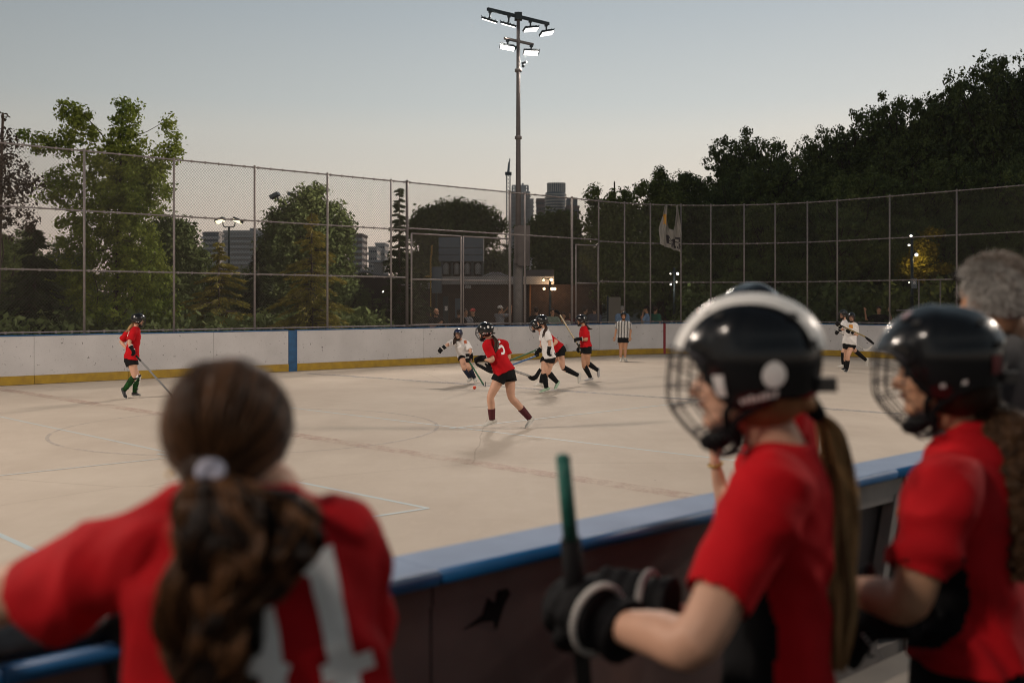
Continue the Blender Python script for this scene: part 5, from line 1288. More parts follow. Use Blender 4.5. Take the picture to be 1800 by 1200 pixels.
# 3 white player lunging
d = 22.6
wA, QA = person('player in white and a navy helmet lunging left of the red number 5', d, dict(
    hd=(805.5, 588, -.12), n=(808.5, 598, -.05), p=(817.5, 622, .08), sL=(820, 604, .0), sR=(796.5, 602, -.08), eL=(827, 617, -.12), wL=(822, 627, -.22), eR=(786, 606, -.2), wR=(778.5, 612, -.3),
    hL=(823, 628, .08), hR=(813, 628, .04), kL=(824, 645, -.1), aL=(833.5, 663, .15), tL=(836, 671, .0), kR=(815, 645, -.14), aR=(826, 663, .1), tR=(823, 671, -.05)),
    face=(-.35, -.9), shirt='white_jersey', sock='sock_navy', sock_top=.12, shoe='shoe_white', tail=[(801, 592, -.15), (799, 598, -.25), (798.5, 605, -.27)], hel='navy', gloves='LR', hand_dir={'L': (0, -.2, -1), 'R': (-.6, -.2, -.5)}, group=PLAYERS)
stick('thin dark stick of the white player lunging for the ball', [W(821, 629, 22.4), W(850, 676, 21.9)], [W(849, 675, 21.9), W(852, 680, 21.9), W(853.5, 678, 21.9), W(853.5, 672, 21.95)], 'stick_green', r=.011)
# 4 white player B in the group
d = 20.4
wB, QB = person('player in white striding in the group in black knee sleeves and pale green shoes', d, dict(
    hd=(952, 565, -.02), n=(957.5, 577), p=(965, 624), sL=(962, 586, -.15), sR=(955, 584, .15), eL=(966.5, 602, -.22), wL=(965, 615, -.25), eR=(953, 602, .2), wR=(947, 616, .15),
    hL=(967, 630, -.07), hR=(959, 630, .08), kL=(964, 655, -.05), aL=(979, 671, .1), tL=(975, 686, .0), kR=(956, 655, -.05), aR=(960.5, 681, .0), tR=(948, 690, -.05)),
    face=(-.95, .25), shirt='white_jersey', sock='sock_black', sock_top=.02, shoe='shoe_green', tail=[(957, 568, -.08), (960, 577, -.14), (957, 584, -.17), (954, 591, -.19)], gloves='LR', hand_dir={'L': (-.15, -.1, -1), 'R': (-.5, 0, -.6)}, shirt_bottom=.04, group=PLAYERS)
# 5 red player C behind
d = 22.0
wC, QC = person('player in red bending forward behind the striding white player, one leg kicked back', d, dict(
    hd=(941.5, 573, -.05), n=(951, 583), p=(982.5, 612), sL=(955, 590, -.15), sR=(959, 586, .15), eL=(978, 600, -.2), wL=(967, 612, -.3), eR=(952, 606, .15), wR=(947, 618, .1),
    hL=(984, 618, -.07), hR=(986, 619, .08), kL=(990, 646, -.1), aL=(1015.5, 659, .1), tL=(1018, 673, .05), kR=(957, 651, .05), aR=(951, 672, .1), tR=(941, 678, .05)),
    face=(-.95, .15), sock='sock_black', sock_top=.0, shoe='shoe_white', gloves='R', hand_dir={'R': (-.7, 0, -.5)}, group=PLAYERS, skin='skin')
# 6 red player D running
d = 23.4
wD, QD = person('player in red jogging at the right of the group, yellow stick held up, black socks', d, dict(
    hd=(1021.5, 563), n=(1026.5, 573), p=(1030, 608), sL=(1028, 579, -.14), sR=(1024, 579, .14), eL=(1031, 597, -.2), wL=(1018, 596, -.22), eR=(1023, 597, .16), wR=(1018, 610, .1),
    hL=(1032, 615, -.06), hR=(1028, 615, .08), kL=(1033, 638, -.05), aL=(1050, 650, .12), tL=(1053, 663, .08), kR=(1026.5, 641, -.08), aR=(1038, 663, .02), tR=(1028, 669, -.05)),
    face=(-.97, .1), sock='sock_black', sock_top=.08, shoe='shoe_orange', tail=[(1028, 568, -.02), (1034, 577, -.05), (1039, 578, -.05)], gloves='LR', hand_dir={'L': (-1, 0, -.1), 'R': (-.4, -.1, -.7)}, skin='skin_tan', group=PLAYERS)
stick('yellow and black stick carried upright by the jogging red player', [W(1019.5, 612, 23.2), W(984, 553, 23.2)], [W(984, 553, 23.2), W(980, 548, 23.2), W(975, 546, 23.25)], 'stick_yellow')
# 7 referee
d = 31.4
wE, QE = person('referee in black and white striped shirt standing by the far boards, black shorts', d, dict(
    hd=(1096, 555), n=(1096, 564), p=(1095.3, 592), sL=(1105.5, 568), sR=(1086.8, 568), eL=(1108.5, 580.5), wL=(1107.5, 592, -.05), eR=(1083, 580.5), wR=(1081, 592, -.05),
    hL=(1099.8, 597), hR=(1091, 597), kL=(1099, 615), aL=(1098.5, 630), tL=(1101.5, 635, -.14), kR=(1091.5, 615), aR=(1091, 630), tR=(1091, 635.5, -.2)),
    face=(.05, -1), shirt='striped', sock='shoe_white', sock_top=.86, shoe='shoe_white', skin='skin_tan', group=None, cage=False, h=.98)
# 8, 9 white players at the right
d = 26.4
wG, QG = person('player in white with orange chest badge, front one of the pair at the right', d, dict(
    hd=(1497, 558), n=(1498, 567), p=(1493.5, 601), sL=(1503.5, 571, -.05), sR=(1490.5, 571, .05), eL=(1506.5, 589, -.05), wL=(1496, 583, -.25), eR=(1481, 579, .1), wR=(1475, 573, -.05),
    hL=(1497, 607, -.02), hR=(1489, 607, .03), kL=(1491, 624, -.1), aL=(1488.5, 648, -.02), tL=(1485.5, 654, -.14), kR=(1487, 626, .1), aR=(1486, 645, .3), tR=(1480, 650, .2)),
    face=(-.45, -.85), shirt='white_badge', sock='sock_black', sock_top=.38, shoe='shoe_black', gloves='LR', hand_dir={'L': (-.9, -.1, .3), 'R': (-.5, -.2, .5)}, shirt_bottom=.04, group=PLAYERS, skin='skin')
stick('green-black stick held level by the front player of the white pair', [W(1474, 570, 26.2), W(1521, 592, 26.0)], [W(1521, 592, 26), W(1527, 597, 26), W(1536, 604, 26.05)], 'stick_yellow')
d = 28.2
wH, QH = person('player in white half hidden behind the front one of the pair, stepping left', d, dict(
    hd=(1482, 553), n=(1484, 562), p=(1490, 600), sL=(1483, 568, -.14), sR=(1486, 567, .14), eL=(1479, 578, -.25), wL=(1474, 581, -.3), eR=(1486, 580, .2), wR=(1478, 580, .2),
    hL=(1490, 606, -.05), hR=(1492, 606, .08), kL=(1482, 619, -.1), aL=(1482, 640, -.05), tL=(1474, 645, -.1), kR=(1504, 617, .1), aR=(1522, 632.5, .2), tR=(1523.5, 645, .18)),
    face=(-.95, -.2), shirt='white_jersey', sock='sock_black', sock_top=.0, shoe='shoe_white', gloves='LR', hand_dir={'L': (-.7, 0, -.5), 'R': (-.7, 0, -.2)}, shirt_bottom=.03, group=PLAYERS)
stick('pale stick of the rear white player, blade low to the right', [W(1472, 581, 27.9), W(1517, 613, 27.9)], [W(1517, 613, 27.9), W(1521, 615.5, 27.9), W(1527, 613.5, 27.9), W(1532.5, 607.5, 27.9)], 'stick_print', tape='glove_trim')
# sticks of the group, crossing behind the 5
stick('black stick with white print carried by the red number 5', [W(846, 631, 14.35), W(930, 660.5, 14.9)], [W(928, 660, 14.9), W(935, 664.5, 14.9), W(942, 662, 14.9), W(950, 649, 14.95)], 'stick_print')
stick('green stick of the bending red player reaching left', [W(947.5, 613, 21.8), W(868, 645, 20.3)], [W(871, 644, 20.3), W(866, 646.5, 20.3), W(858, 644, 20.3), W(853, 639, 20.35)], 'stick_green')
stick('blue stick of the striding white player reaching left behind the number 5', [W(946, 624, 20.3), W(870, 652.5, 18.6)], [W(872, 652, 18.6), W(864, 653, 18.6), W(853, 648, 18.6), W(838, 640, 18.65)], 'stick_blue')
g = Geo(); bp_ = G(834, 684); g.ell((0, 0, 0), (.037, .037, .037), nu=16); bl_ = g.mesh('ball', M['ball'], True); bl_o = obj('ball', bl_, None, (bp_[0], bp_[1], .037)); tag(bl_o, 'small red ball lying in front of the lunging white player', 'ball')

# ------------------------------------------------------------------ spectators behind the boards
SPEC = 'spectators standing outside the far boards'
def spectator(label, px, py_head, d, face, shirt, skin='skin', hair='hair', arms=None, h=1.0, cap=None, short=True, beard=False, wide=1.05, trousers='black_cloth', long_sleeve=False, hel=None):
    """full standing figure from head position; arms: {'L': (elbow dx,dy,dz, wrist dx,dy,dz)} from the shoulder, in the person's own axes"""
    hd = W(px, py_head, d); f = nrm([*face, 0]); rt = nrm(np.cross(f, (0, 0, 1))); upv = np.array([0, 0, 1.])
    P = lambda x, y, z: hd+rt*x+f*y+upv*z; z = -hd[2]
    k = hd[2]/1.56
    Q = dict(hd=hd, n=P(0, -.02, -.155), p=P(0, -.02, -.66*k), sL=P(-.17*wide, -.02, -.22), sR=P(.17*wide, -.02, -.22), hL=P(-.08, -.02, -.72*k), hR=P(.08, -.02, -.72*k), kL=P(-.1, .02, -1.08*k), kR=P(.1, .02, -1.08*k),
             aL=P(-.1, -.03, z+.09), aR=P(.1, -.03, z+.09), tL=P(-.12, .14, z+.03), tR=P(.12, .14, z+.03))
    for s_, sx in (('L', -1), ('R', 1)):
        a = (arms or {}).get(s_)
        if a: Q['e'+s_] = Q['s'+s_]+rt*a[0]*sx+f*a[1]+upv*a[2]; Q['w'+s_] = Q['s'+s_]+rt*a[3]*sx+f*a[4]+upv*a[5]
        else: Q['e'+s_] = Q['s'+s_]+rt*.05*sx+upv*-.28; Q['w'+s_] = Q['s'+s_]+rt*.05*sx+f*.05+upv*-.52
    J = {k_: (900+v[0]/v[1]*F_PX, HZ-(v[2]-CAMZ)/v[1]*F_PX, v[1]-d) for k_, v in Q.items()}
    return person(label, d, J, face, hs_=.97, skin=skin, shirt=shirt, hair=hair, hel=hel, cap=cap, trousers=trousers, shoe='shoe_black', hair_short=short, beard=beard, group=SPEC, wide=wide, vox=.015, long_sleeve=long_sleeve, curl=.8)
M['grey_shirt'] = mat('grey_shirt', (.20, .21, .24), .8, var=.1, vscale=10); M['sage_shirt'] = mat('sage_shirt', (.20, .25, .20), .8, var=.1, vscale=10)
M['cream_shirt'] = mat('cream_shirt', (.50, .42, .34), .8, var=.1, vscale=10); M['blue_shirt'] = mat('light_blue_shirt', (.20, .32, .50), .8, var=.1, vscale=10)
M['navy_shirt'] = mat('navy_check_shirt', (.07, .08, .12), .8, var=.5, vscale=40); M['green_shirt'] = mat('green_shirt', (.02, .12, .075), .8); M['purple_shirt'] = mat('purple_shirt', (.08, .05, .13), .8)
M['maroon_shirt'] = mat('maroon_shirt', (.16, .02, .03), .8); M['yellow_shirt'] = mat('yellow_shirt', (.45, .30, .03), .8); M['red_cap'] = mat('red_cap', (.45, .04, .03), .7); M['charcoal'] = mat('charcoal_shirt', (.045, .04, .043), .85, var=.15, vscale=8, bump=.2, bscale=150)
up_arm = (.05, .22, -.02, -.08, .36, .18); hold = (.06, .12, -.24, -.10, .30, -.12); lean = (.10, .12, -.25, -.05, .36, -.30)
spectator('bald bearded man in dark shirt, hand at his chin, behind the left gate leaf', 767, 548.5, 30.6, (.55, -.8), 'black_cloth', 'skin_tan', None, {'L': lean, 'R': hold}, beard=True)
spectator('person in dark clothes and cap standing left of the middle gate stile', 807, 550, 33, (.2, 1), 'black_cloth', 'skin_dark', cap='black_cloth')
spectator('person with curly hair in a grey jacket just right of the middle gate stile', 818.5, 549, 33.5, (.3, -.9), 'grey_shirt', 'skin_tan', short=False)
spectator('person in black wearing a red cap, seen through the right gate leaf', 831, 548, 34.5, (-.5, -.8), 'black_cloth', 'skin_tan', cap='red_cap')
spectator('man in a grey long sleeved shirt and white cap holding up a phone', 879.5, 543, 33.8, (.7, .7), 'grey_shirt', 'skin_tan', arms={'L': up_arm, 'R': (.10, .20, .02, .05, .30, .24)}, cap='glove_trim', long_sleeve=False)
spectator('man in black seen from behind above the striding white player', 943, 546, 34, (.3, .95), 'black_cloth', 'skin_dark')
spectator('person in a sage green shirt leaning on the boards with folded arms', 971, 548.5, 34.1, (.25, -.95), 'sage_shirt', 'skin_tan', arms={'L': lean, 'R': lean})
spectator('woman in a cream top with hand raised to her mouth beside the sage shirt', 990.5, 555, 34.6, (-.3, -.95), 'cream_shirt', 'skin_tan', short=False, arms={'L': lean, 'R': (.08, .15, -.26, -.12, .26, .0)})
spectator('small figure in maroon half hidden behind the thick fence post', 1003, 553, 37, (-.5, -.9), 'maroon_shirt', 'skin_dark')
spectator('man in a dark checked shirt seen from behind in the narrow gate', 1045, 544, 36, (.1, 1), 'navy_shirt', 'skin_tan')
spectator('person holding a phone up beside the dark checked shirt', 1029, 545, 38, (.8, .5), 'black_cloth', 'skin_tan', arms={'R': up_arm})
spectator('man in a blue shirt seen from behind, directly behind the referee', 1094, 543.5, 36.6, (.2, .95), 'blue_shirt', 'skin_tan', 'hair_grey')
spectator('man in a light blue shirt and dark cap touching his face, beside the green shirt', 1136, 543.5, 36.8, (-.95, .1), 'blue_shirt', 'skin_tan', arms={'L': (.04, .18, -.22, -.02, .14, .10)}, cap='black_cloth')
spectator('person in yellow mostly hidden behind the light blue shirt', 1130, 556, 38, (-.9, .2), 'yellow_shirt', 'skin_tan')
spectator('man in a green shirt seen from behind, right of the light blue shirt', 1152, 544, 37.2, (.7, .7), 'green_shirt', 'skin_tan', 'hair')
spectator('woman with curly fair hair and a pale face mask beside the big white striped helmet', 1227, 546, 37.3, (-.75, -.4), 'purple_shirt', 'skin_tan', 'hair_blond', short=False)
spectator('cheering man in a dark shirt with both arms raised behind the right boards', 1545, 544.5, 34.5, (-.35, -.95), 'black_cloth', 'skin_tan', arms={'L': (.20, .05, -.10, .16, .12, .17), 'R': (.22, .05, -.12, .26, .12, .17)}, hair='hair')
# ------------------------------------------------------------------ people at the near boards
H_BROWN_D = None
HM1 = make_helmet_meshes(True, wire_r=.0021)
def open_ends(ends, then=None):
    """take the closing discs off sleeve ends so the cloth has an open hem"""
    def f(o, me):
        if then: then(o, me)
        base = wloc(o); n = len(me.polygons); c = np.empty(n*3, np.float32); me.polygons.foreach_get('center', c); c = c.reshape(-1, 3)+base
        nn = np.empty(n*3, np.float32); me.polygons.foreach_get('normal', nn); nn = nn.reshape(-1, 3); kill = np.zeros(n, bool)
        for e, ax, r_ in ends:
            ax = nrm(ax); q = c-e; al = q @ ax; rad = np.linalg.norm(q-al[:, None]*ax, axis=1); kill |= (al > -.02) & (al < .05) & (rad < r_*1.6) & (nn @ ax > .45)
        bm = bmesh.new(); bm.from_mesh(me); bm.faces.ensure_lookup_table(); bmesh.ops.delete(bm, geom=[bm.faces[i] for i in np.nonzero(kill)[0]], context='FACES'); bm.to_mesh(me); bm.free()
    return f
def fold_disp(amp, seed, dirs):
    r = np.random.default_rng(seed); ws = [(nrm(np.array(d_)+r.normal(size=3)*.25), f*(.8+.4*r.random()), r.random()*6.3) for d_ in dirs for f in (13, 22, 37)]
    def f(co, no):
        w1 = np.sin(co @ np.array([9, 7, 11])+seed)*.9 + np.sin(co @ np.array([-13, 8, 5])+1.3*seed)*.7
        v = np.zeros(len(co))
        for i, (dv, fr, ph) in enumerate(ws):
            x = np.sin(co @ dv*fr+ph+w1*1.6); m_ = .5+.5*np.sin(co @ np.roll(dv, 1)*9+ph*2+w1)
            v += (1-np.abs(x)*1.6)*m_*amp*22/fr*.8
        return v
    return f
def curves_obj(name, P, rad, m, parent, taper=True):
    """P: (strands, points, 3) world; hair strands as render curves"""
    n, k, _ = P.shape; hc = bpy.data.hair_curves.new(name); hc.add_curves([k]*n)
    off = wloc(parent); hc.position_data.foreach_set('vector', (P-off).astype(np.float32).ravel())
    rr_ = np.broadcast_to(np.asarray(rad, float).reshape(-1, 1) if np.ndim(rad) else np.full((n, 1), rad), (n, k))*(np.linspace(1, .25, k)**.5 if taper else 1)
    at = hc.attributes.get('radius') or hc.attributes.new('radius', 'FLOAT', 'POINT'); at.data.foreach_set('value', np.ascontiguousarray(rr_, dtype=np.float32).ravel())
    hc.materials.append(m); o = bpy.data.objects.new(name, hc); COL.objects.link(o); o.parent = parent; return o
def strand_mat(name, c1, c2, rough=.35, spec=.5):
    m = bpy.data.materials.new(name); m.use_nodes = True; t = m.node_tree; b = t.nodes['Principled BSDF']
    hi = N(t, 'ShaderNodeHairInfo'); rp_ = N(t, 'ShaderNodeValToRGB'); rp_.color_ramp.elements[0].color = (*c1, 1); rp_.color_ramp.elements[1].color = (*c2, 1)
    t.links.new(hi.outputs['Random'], rp_.inputs[0]); t.links.new(rp_.outputs[0], b.inputs['Base Color']); b.inputs['Roughness'].default_value = rough; b.inputs['Specular IOR Level'].default_value = spec
    return m
H_BROWN = strand_mat('brown_strands', (.075, .034, .015), (.22, .10, .042), .38, .25); H_BROWN_D = strand_mat('dark_brown_strands', (.004, .002, .0015), (.030, .013, .006), .4, .25); H_GOLD_D = strand_mat('dark_golden_strands', (.10, .050, .019), (.27, .14, .055), .45, .2); H_GOLD = strand_mat('golden_strands', (.34, .19, .072), (.68, .42, .19), .45, .2)
H_CURL = strand_mat('curly_brown_strands', (.018, .009, .005), (.15, .075, .035), .4, .25); H_GREY = strand_mat('grey_strands', (.16, .145, .13), (.75, .72, .68), .6, .2)
def smooth_path(P, k):
    P = np.asarray(P, float); n = len(P); t = np.linspace(0, n-1, k); i = np.minimum(t.astype(int), n-2); f = (t-i)[:, None]
    E = np.vstack([2*P[0]-P[1], P, 2*P[-1]-P[-2]]); p0, p1, p2, p3 = E[i], E[i+1], E[i+2], E[i+3]
    return .5*((2*p1)+(p2-p0)*f+(2*p0-5*p1+4*p2-p3)*f*f+(3*p1-p0-3*p2+p3)*f**3)
def tail_strands(path, widths, depths, n, k, seed, wave=.0, wfreq=3, clumps=40, spread=.35, side=(1, 0, 0), flare=0):
    r = np.random.default_rng(seed); C = smooth_path(path, k); wd = np.interp(np.linspace(0, 1, k), np.linspace(0, 1, len(widths)), widths); dp = np.interp(np.linspace(0, 1, k), np.linspace(0, 1, len(depths)), depths)
    side = nrm(side); fr = np.cross(side, (0, 0, 1)); t = np.linspace(0, 1, k)
    cl = r.normal(size=(clumps, 2)); cl /= np.maximum(1, np.linalg.norm(cl, axis=1)*.8)[:, None]; cp = r.random((clumps, 4))*6.28; cf = wfreq*(.7+.7*r.random(clumps))
    ci = r.integers(clumps, size=n); jit = r.normal(size=(n, 2))*spread
    u = cl[ci]+jit; P = np.zeros((n, k, 3)); end = (.72+.28*r.random(n)[:, None])
    tt = t[None]*end
    Ci = np.stack([np.interp(tt.ravel(), t, C[:, i]).reshape(n, k) for i in range(3)], -1); W_ = np.interp(tt.ravel(), t, wd).reshape(n, k); D_ = np.interp(tt.ravel(), t, dp).reshape(n, k)
    wx = np.sin(tt*cf[ci][:, None]*6.28+cp[ci][:, :1])*wave*(tt**.6); wy = np.cos(tt*cf[ci][:, None]*6.28*1.1+cp[ci][:, 1:2])*wave*(tt**.6)
    wx += np.sin(tt*(9+4*r.random(n))[:, None]+r.random(n)[:, None]*6)*wave*.25
    global TL_TONE; TL_TONE = (cp[ci][:, 3]/6.28+.15*r.normal(size=n)) > .55
    P = Ci + side*(u[:, :1]*W_*.62+wx)[..., None] + fr*(u[:, 1:]*D_*.62+wy)[..., None]
    return P
# ---------- girl at the left, seen from behind
d1 = 1.45
girl = empty('person', W(430, 1200, 1.5)*[1, 1, 0], 'bareheaded girl with a wavy brown ponytail and red jersey leaning on the boards', 'person', 'players at the near boards')
B = lambda x, y, dd=0: W(x, y, d1+dd)
hc1 = B(407, 762, .0); M1 = rot_from((.12, 1, -.18))
nk1 = B(418, 868, .0); sL1, sR1 = B(268, 940, -.01), B(588, 952, .02); eL1 = B(8, 1046, .07); wL1 = W(-150, 1110, 1.86); eR1 = B(625, 1130, .22); wR1 = W(560, 1080, 1.95)
ch1, wa1, pe1 = B(445, 1010, .02), B(470, 1170, .0), B(480, 1400, -.02)
g = Geo(); head_geo(g, hc1, M1, .86)
g.limb([hc1-M1[2]*.05, (hc1+nk1)/2, nk1], [.052, .050, .062], seg=14)
g.limb([nk1, ch1, wa1, pe1], [.09, .155, .135, .16], [.06, .095, .09, .11], seg=20)
for S, E_, Wr in ((sL1, eL1, wL1), (sR1, eR1, wR1)):
    g.limb([nk1-[0, 0, .03], S-[0, 0, .012]], [.04, .036], seg=12); g.limb([S-[0, 0, .018], (S+E_)/2-[0, 0, .006], E_, E_*.6+Wr*.4, Wr], [.046, .046, .044, .042, .028], seg=16)
hand_geo(g, wL1, nrm(wL1-eL1), (0, 0, 1), 1, .5, -1); hand_geo(g, wR1, nrm(wR1-eR1), (0, 0, 1), 1, .5)
for sx in (-1, 1): hp = pe1+[sx*.09, 0, -.02]; g.limb([hp, hp+[0, .02, -.42], [hp[0], hp[1]-.05, .10]], [.09, .06, .038], seg=14); g.limb([[hp[0], hp[1]-.08, .05], [hp[0], hp[1]+.12, .03]], [.04, .035], seg=10)
bd = organic('body', g, M['skin'], girl, .009, 5); face_parts(bd, hc1, M1, .86)
def sleeve(g, nk, S, E_, r0, r1, frac, drop=.0):
    end = S*(1-frac)+E_*frac; g.limb([nk, S*.55+nk*.45, S, S*.5+end*.5, end], [r0*.75, r0*.95, r0, (r0+r1)/2, r1], [r0*.8, r0, r0*1.02, (r0+r1)/2*1.08, r1*1.12], side=(0, 1, 0), seg=24, flat=True)
g = Geo(); tz = lambda p: p
g.limb([B(412, 878, 0), B(420, 912, -.01), B(432, 965, 0), B(446, 1050, .0), B(460, 1160, .0), B(466, 1300, 0)], [.072, .120, .162, .176, .178, .19], [.06, .09, .115, .118, .118, .13], seg=32, flat=True)
g.limb([B(400, 905, 0), B(330, 915, 0), B(248, 922, 0)], [.05, .052, .040], seg=16)
sleeve(g, B(345, 926, 0), B(262, 950, -.01), B(-31, 1116, .07), .062, .066, .66); sleeve(g, B(530, 925, 0), B(586, 950, .02), eR1, .066, .070, .85)
sh1 = organic('shirt', g, M['red2'], girl, .007, 6, disp=fold_disp(.0052, 3, [(.3, .2, 1), (1, 0, .5), (-.6, .3, 1)]), extra=open_ends([(B(262, 950, -.01)*.34+B(-31, 1116, .07)*.66, B(-31, 1116, .07)-B(262, 950, -.01), .070), (B(586, 950, .02)*.15+eR1*.85, eR1-B(586, 950, .02), .072)]))
def girl_number():
    st = lambda pts: [B(x, y, -.125)-[0, .2, 0] for x, y in pts]
    bvm = sh1.data
    ribbon_on(sh1, bvm, [st([(547, 985), (560, 1040), (575, 1110), (592, 1195), (600, 1240)])], .030, (0, 1, 0), 'number', M['print'], sh1, .003)
    ribbon_on(sh1, bvm, [st([(552, 992), (527, 1018)])], .022, (0, 1, 0), 'number', M['print'], sh1, .0045)
    ribbon_on(sh1, bvm, [st([(556, 1200), (640, 1188)])], .028, (0, 1, 0), 'number', M['print'], sh1, .0045)
    ribbon_on(sh1, bvm, [st([(455, 1075), (466, 1120), (478, 1200), (485, 1240)])], .030, (0, 1, 0), 'number', M['print'], sh1, .003)
    ribbon_on(sh1, bvm, [st([(440, 1165), (500, 1190)])], .028, (0, 1, 0), 'number', M['print'], sh1, .0045)
PL.append(girl_number)
g = Geo(); g.limb([pe1+[0, 0, .08], pe1+[0, 0, -.10]], [.18, .19], [.12, .13], seg=20, flat=True)
for sx in (-1, 1): hp = pe1+[sx*.09, 0, -.02]; g.limb([hp, hp+[0, .01, -.2]], [.11, .11], seg=16, flat=True)
organic('shorts', g, M['black_cloth'], girl, .012, 3)
# hair: cap of volume, combed strands, scrunchie, loose wavy tail
HP = lambda x, y, z: hc1 + np.array([x, y, z]) @ M1
tie = B(378, 828, -.092); tie_in = tie + [0, .03, .005]; tie_o = tie + [0, -.016, .002]
g = Geo(); g.ell(HP(0, -.012, .018), (.0715, .095, .0825), M1, 28, 20); g.ell(HP(.0, -.035, -.045), (.056, .062, .052), M1, 20, 14); g.limb([HP(0, -.07, -.05), tie_in], [.04, .022], seg=14)
organic('hair_base', g, M['hair'], girl, .006, 4)
def scalp_strands(n, k, seed):
    r = np.random.default_rng(seed); out = []
    c = HP(0, -.012, .014); rad = np.array([.0825, .101, .0905])
    tl = (tie-c) @ M1.T / rad; tl /= np.linalg.norm(tl)
    v = r.normal(size=(n*3, 3)); v /= np.linalg.norm(v, axis=1)[:, None]
    ok = (v[:, 2] > -.75) & ((v[:, 1] < .55) | (v[:, 2] > .35)) & (np.abs((v @ tl)) < .985); v = v[ok][:n]
    t = np.linspace(0, 1, k)[None, :, None]; dot = np.clip(v @ tl, -.95, 1)[:, None, None]; om = np.arccos(dot)
    q = (np.sin((1-t)*om)*v[:, None]+np.sin(t*om)*tl[None, None])/np.sin(om)
    global SC_TONE; SC_TONE = (np.sin(np.arctan2(v[:, 0], v[:, 2])*11+2+1.5*v[:, 1])+.9*np.sin(np.arctan2(v[:, 0], v[:, 2])*23)+.5*r.normal(size=len(v))) > .35
    lump = 1+.030*np.sin(np.arctan2(v[:, 0], v[:, 2])*17+1)[:, None, None]*np.sin(t*3.1) + .018*r.normal(size=(len(v), 1, 1))*np.sin(t*3.1)**.7 + .012*np.sin(t*7+v[:, :1, None]*9)
    hang = np.stack([0*t[..., 0], 0*t[..., 0], -.06*np.sin(t[..., 0]*3.1)], -1)*(np.abs(v[:, :1, None]) > .55)
    q2 = (q*lump + hang)*rad; q2[..., 0] *= 1+.9*np.clip(q2[..., 2]+.015, -.10, 0); return c + q2 @ M1
S_ = scalp_strands(9000, 14, 4); curves_obj('hair_strands', S_[SC_TONE], .0007, H_BROWN, girl, False); curves_obj('dark_hair_strands', S_[~SC_TONE], .0007, H_BROWN_D, girl, False)
fly = scalp_strands(420, 10, 8); fr_ = np.random.default_rng(2).random((len(fly), 1, 1)); fly = fly + (fly-hc1)*.10*fr_*np.sin(np.linspace(0, 3.1, 10))[None, :, None]; curves_obj('flyaway_hair', fly, .0004, H_BROWN, girl)
tp = [tie, B(385, 862, -.115), B(395, 930, -.125), B(392, 1010, -.13), B(375, 1090, -.125), B(372, 1180, -.12), B(375, 1260, -.12)]
T_ = tail_strands(tp, [.022, .048, .074, .074, .062, .050, .040], [.022, .03, .036, .038, .036, .034, .03], 8500, 34, 6, wave=.019, wfreq=2.3, clumps=34, spread=.10)
curves_obj('ponytail', T_[TL_TONE], .00085, H_BROWN, girl); curves_obj('dark_ponytail_strands', T_[~TL_TONE], .00085, H_BROWN_D, girl)
T_ = tail_strands([tie, B(420, 858, -.11), B(500, 872, -.09), B(525, 930, -.115), B(505, 990, -.12), B(470, 1060, -.12)], [.02, .022, .022, .026, .022, .010], [.02, .02, .02, .03, .03, .02], 1900, 26, 16, wave=.013, wfreq=2.4, clumps=16, spread=.2)
curves_obj('ponytail_side_lock', T_[TL_TONE], .00085, H_BROWN, girl); curves_obj('dark_side_lock_strands', T_[~TL_TONE], .00085, H_BROWN_D, girl)
g = Geo()
g.ell(tie_o, (.014, .012, .011))
for k in range(16):
    a = k*2*math.pi/16; g.ell(tie_o+np.array([math.cos(a)*.0145, -.004+.004*math.sin(a*3), math.sin(a)*.010+.003]), (.0065, .010, .0065), nu=8, nv=5)
organic('hair_tie', g, mat('lilac_scrunchie', (.50, .50, .62), .7, bump=.4, bscale=200), girl, .004, 2)
g = Geo(); g.ell(B(298, 833, -.01), (.004, .004, .004)); part('earring', g, mat('gold', (.6, .4, .1), .3, metal=1), girl, True)
# dark cloth added over the rail to blacken the pale ledge under her arm
jk = empty('jacket', nbp(tx(120), .1, LZ), 'crumpled black cloth added over the near rail under the arm of the bareheaded girl', 'jacket')
g = Geo(); ta, tb = tx(-260), tx(225); r = np.random.default_rng(4)
for k in range(9):
    t = ta+(tb-ta)*k/8; z = .018+.022*r.random(); g.limb([nbp(t, .020, LZ+z*.55), nbp(t, .10, LZ+z), nbp(t, .205, LZ+z*.7), nbp(t, .225, LZ-.10-.08*r.random())], [.045, .05, .045, .03], [.016, .03, .022, .012], side=U, seg=12)
g.limb([nbp(tx(140), .05, LZ+.03), nbp(tx(215), .01, LZ+.02), nbp(tx(238), -.03, LZ-.10), nbp(tx(240), -.035, LZ-.30)], [.05, .06, .06, .05], [.03, .03, .022, .02], seg=14)
organic('cloth', g, mat('black_cover_cloth', (.010, .010, .012), .45, spec=.4), jk, .008, 3, disp=fold_disp(.0020, 21, [(1, 0, .2), (0, 1, .3)]))

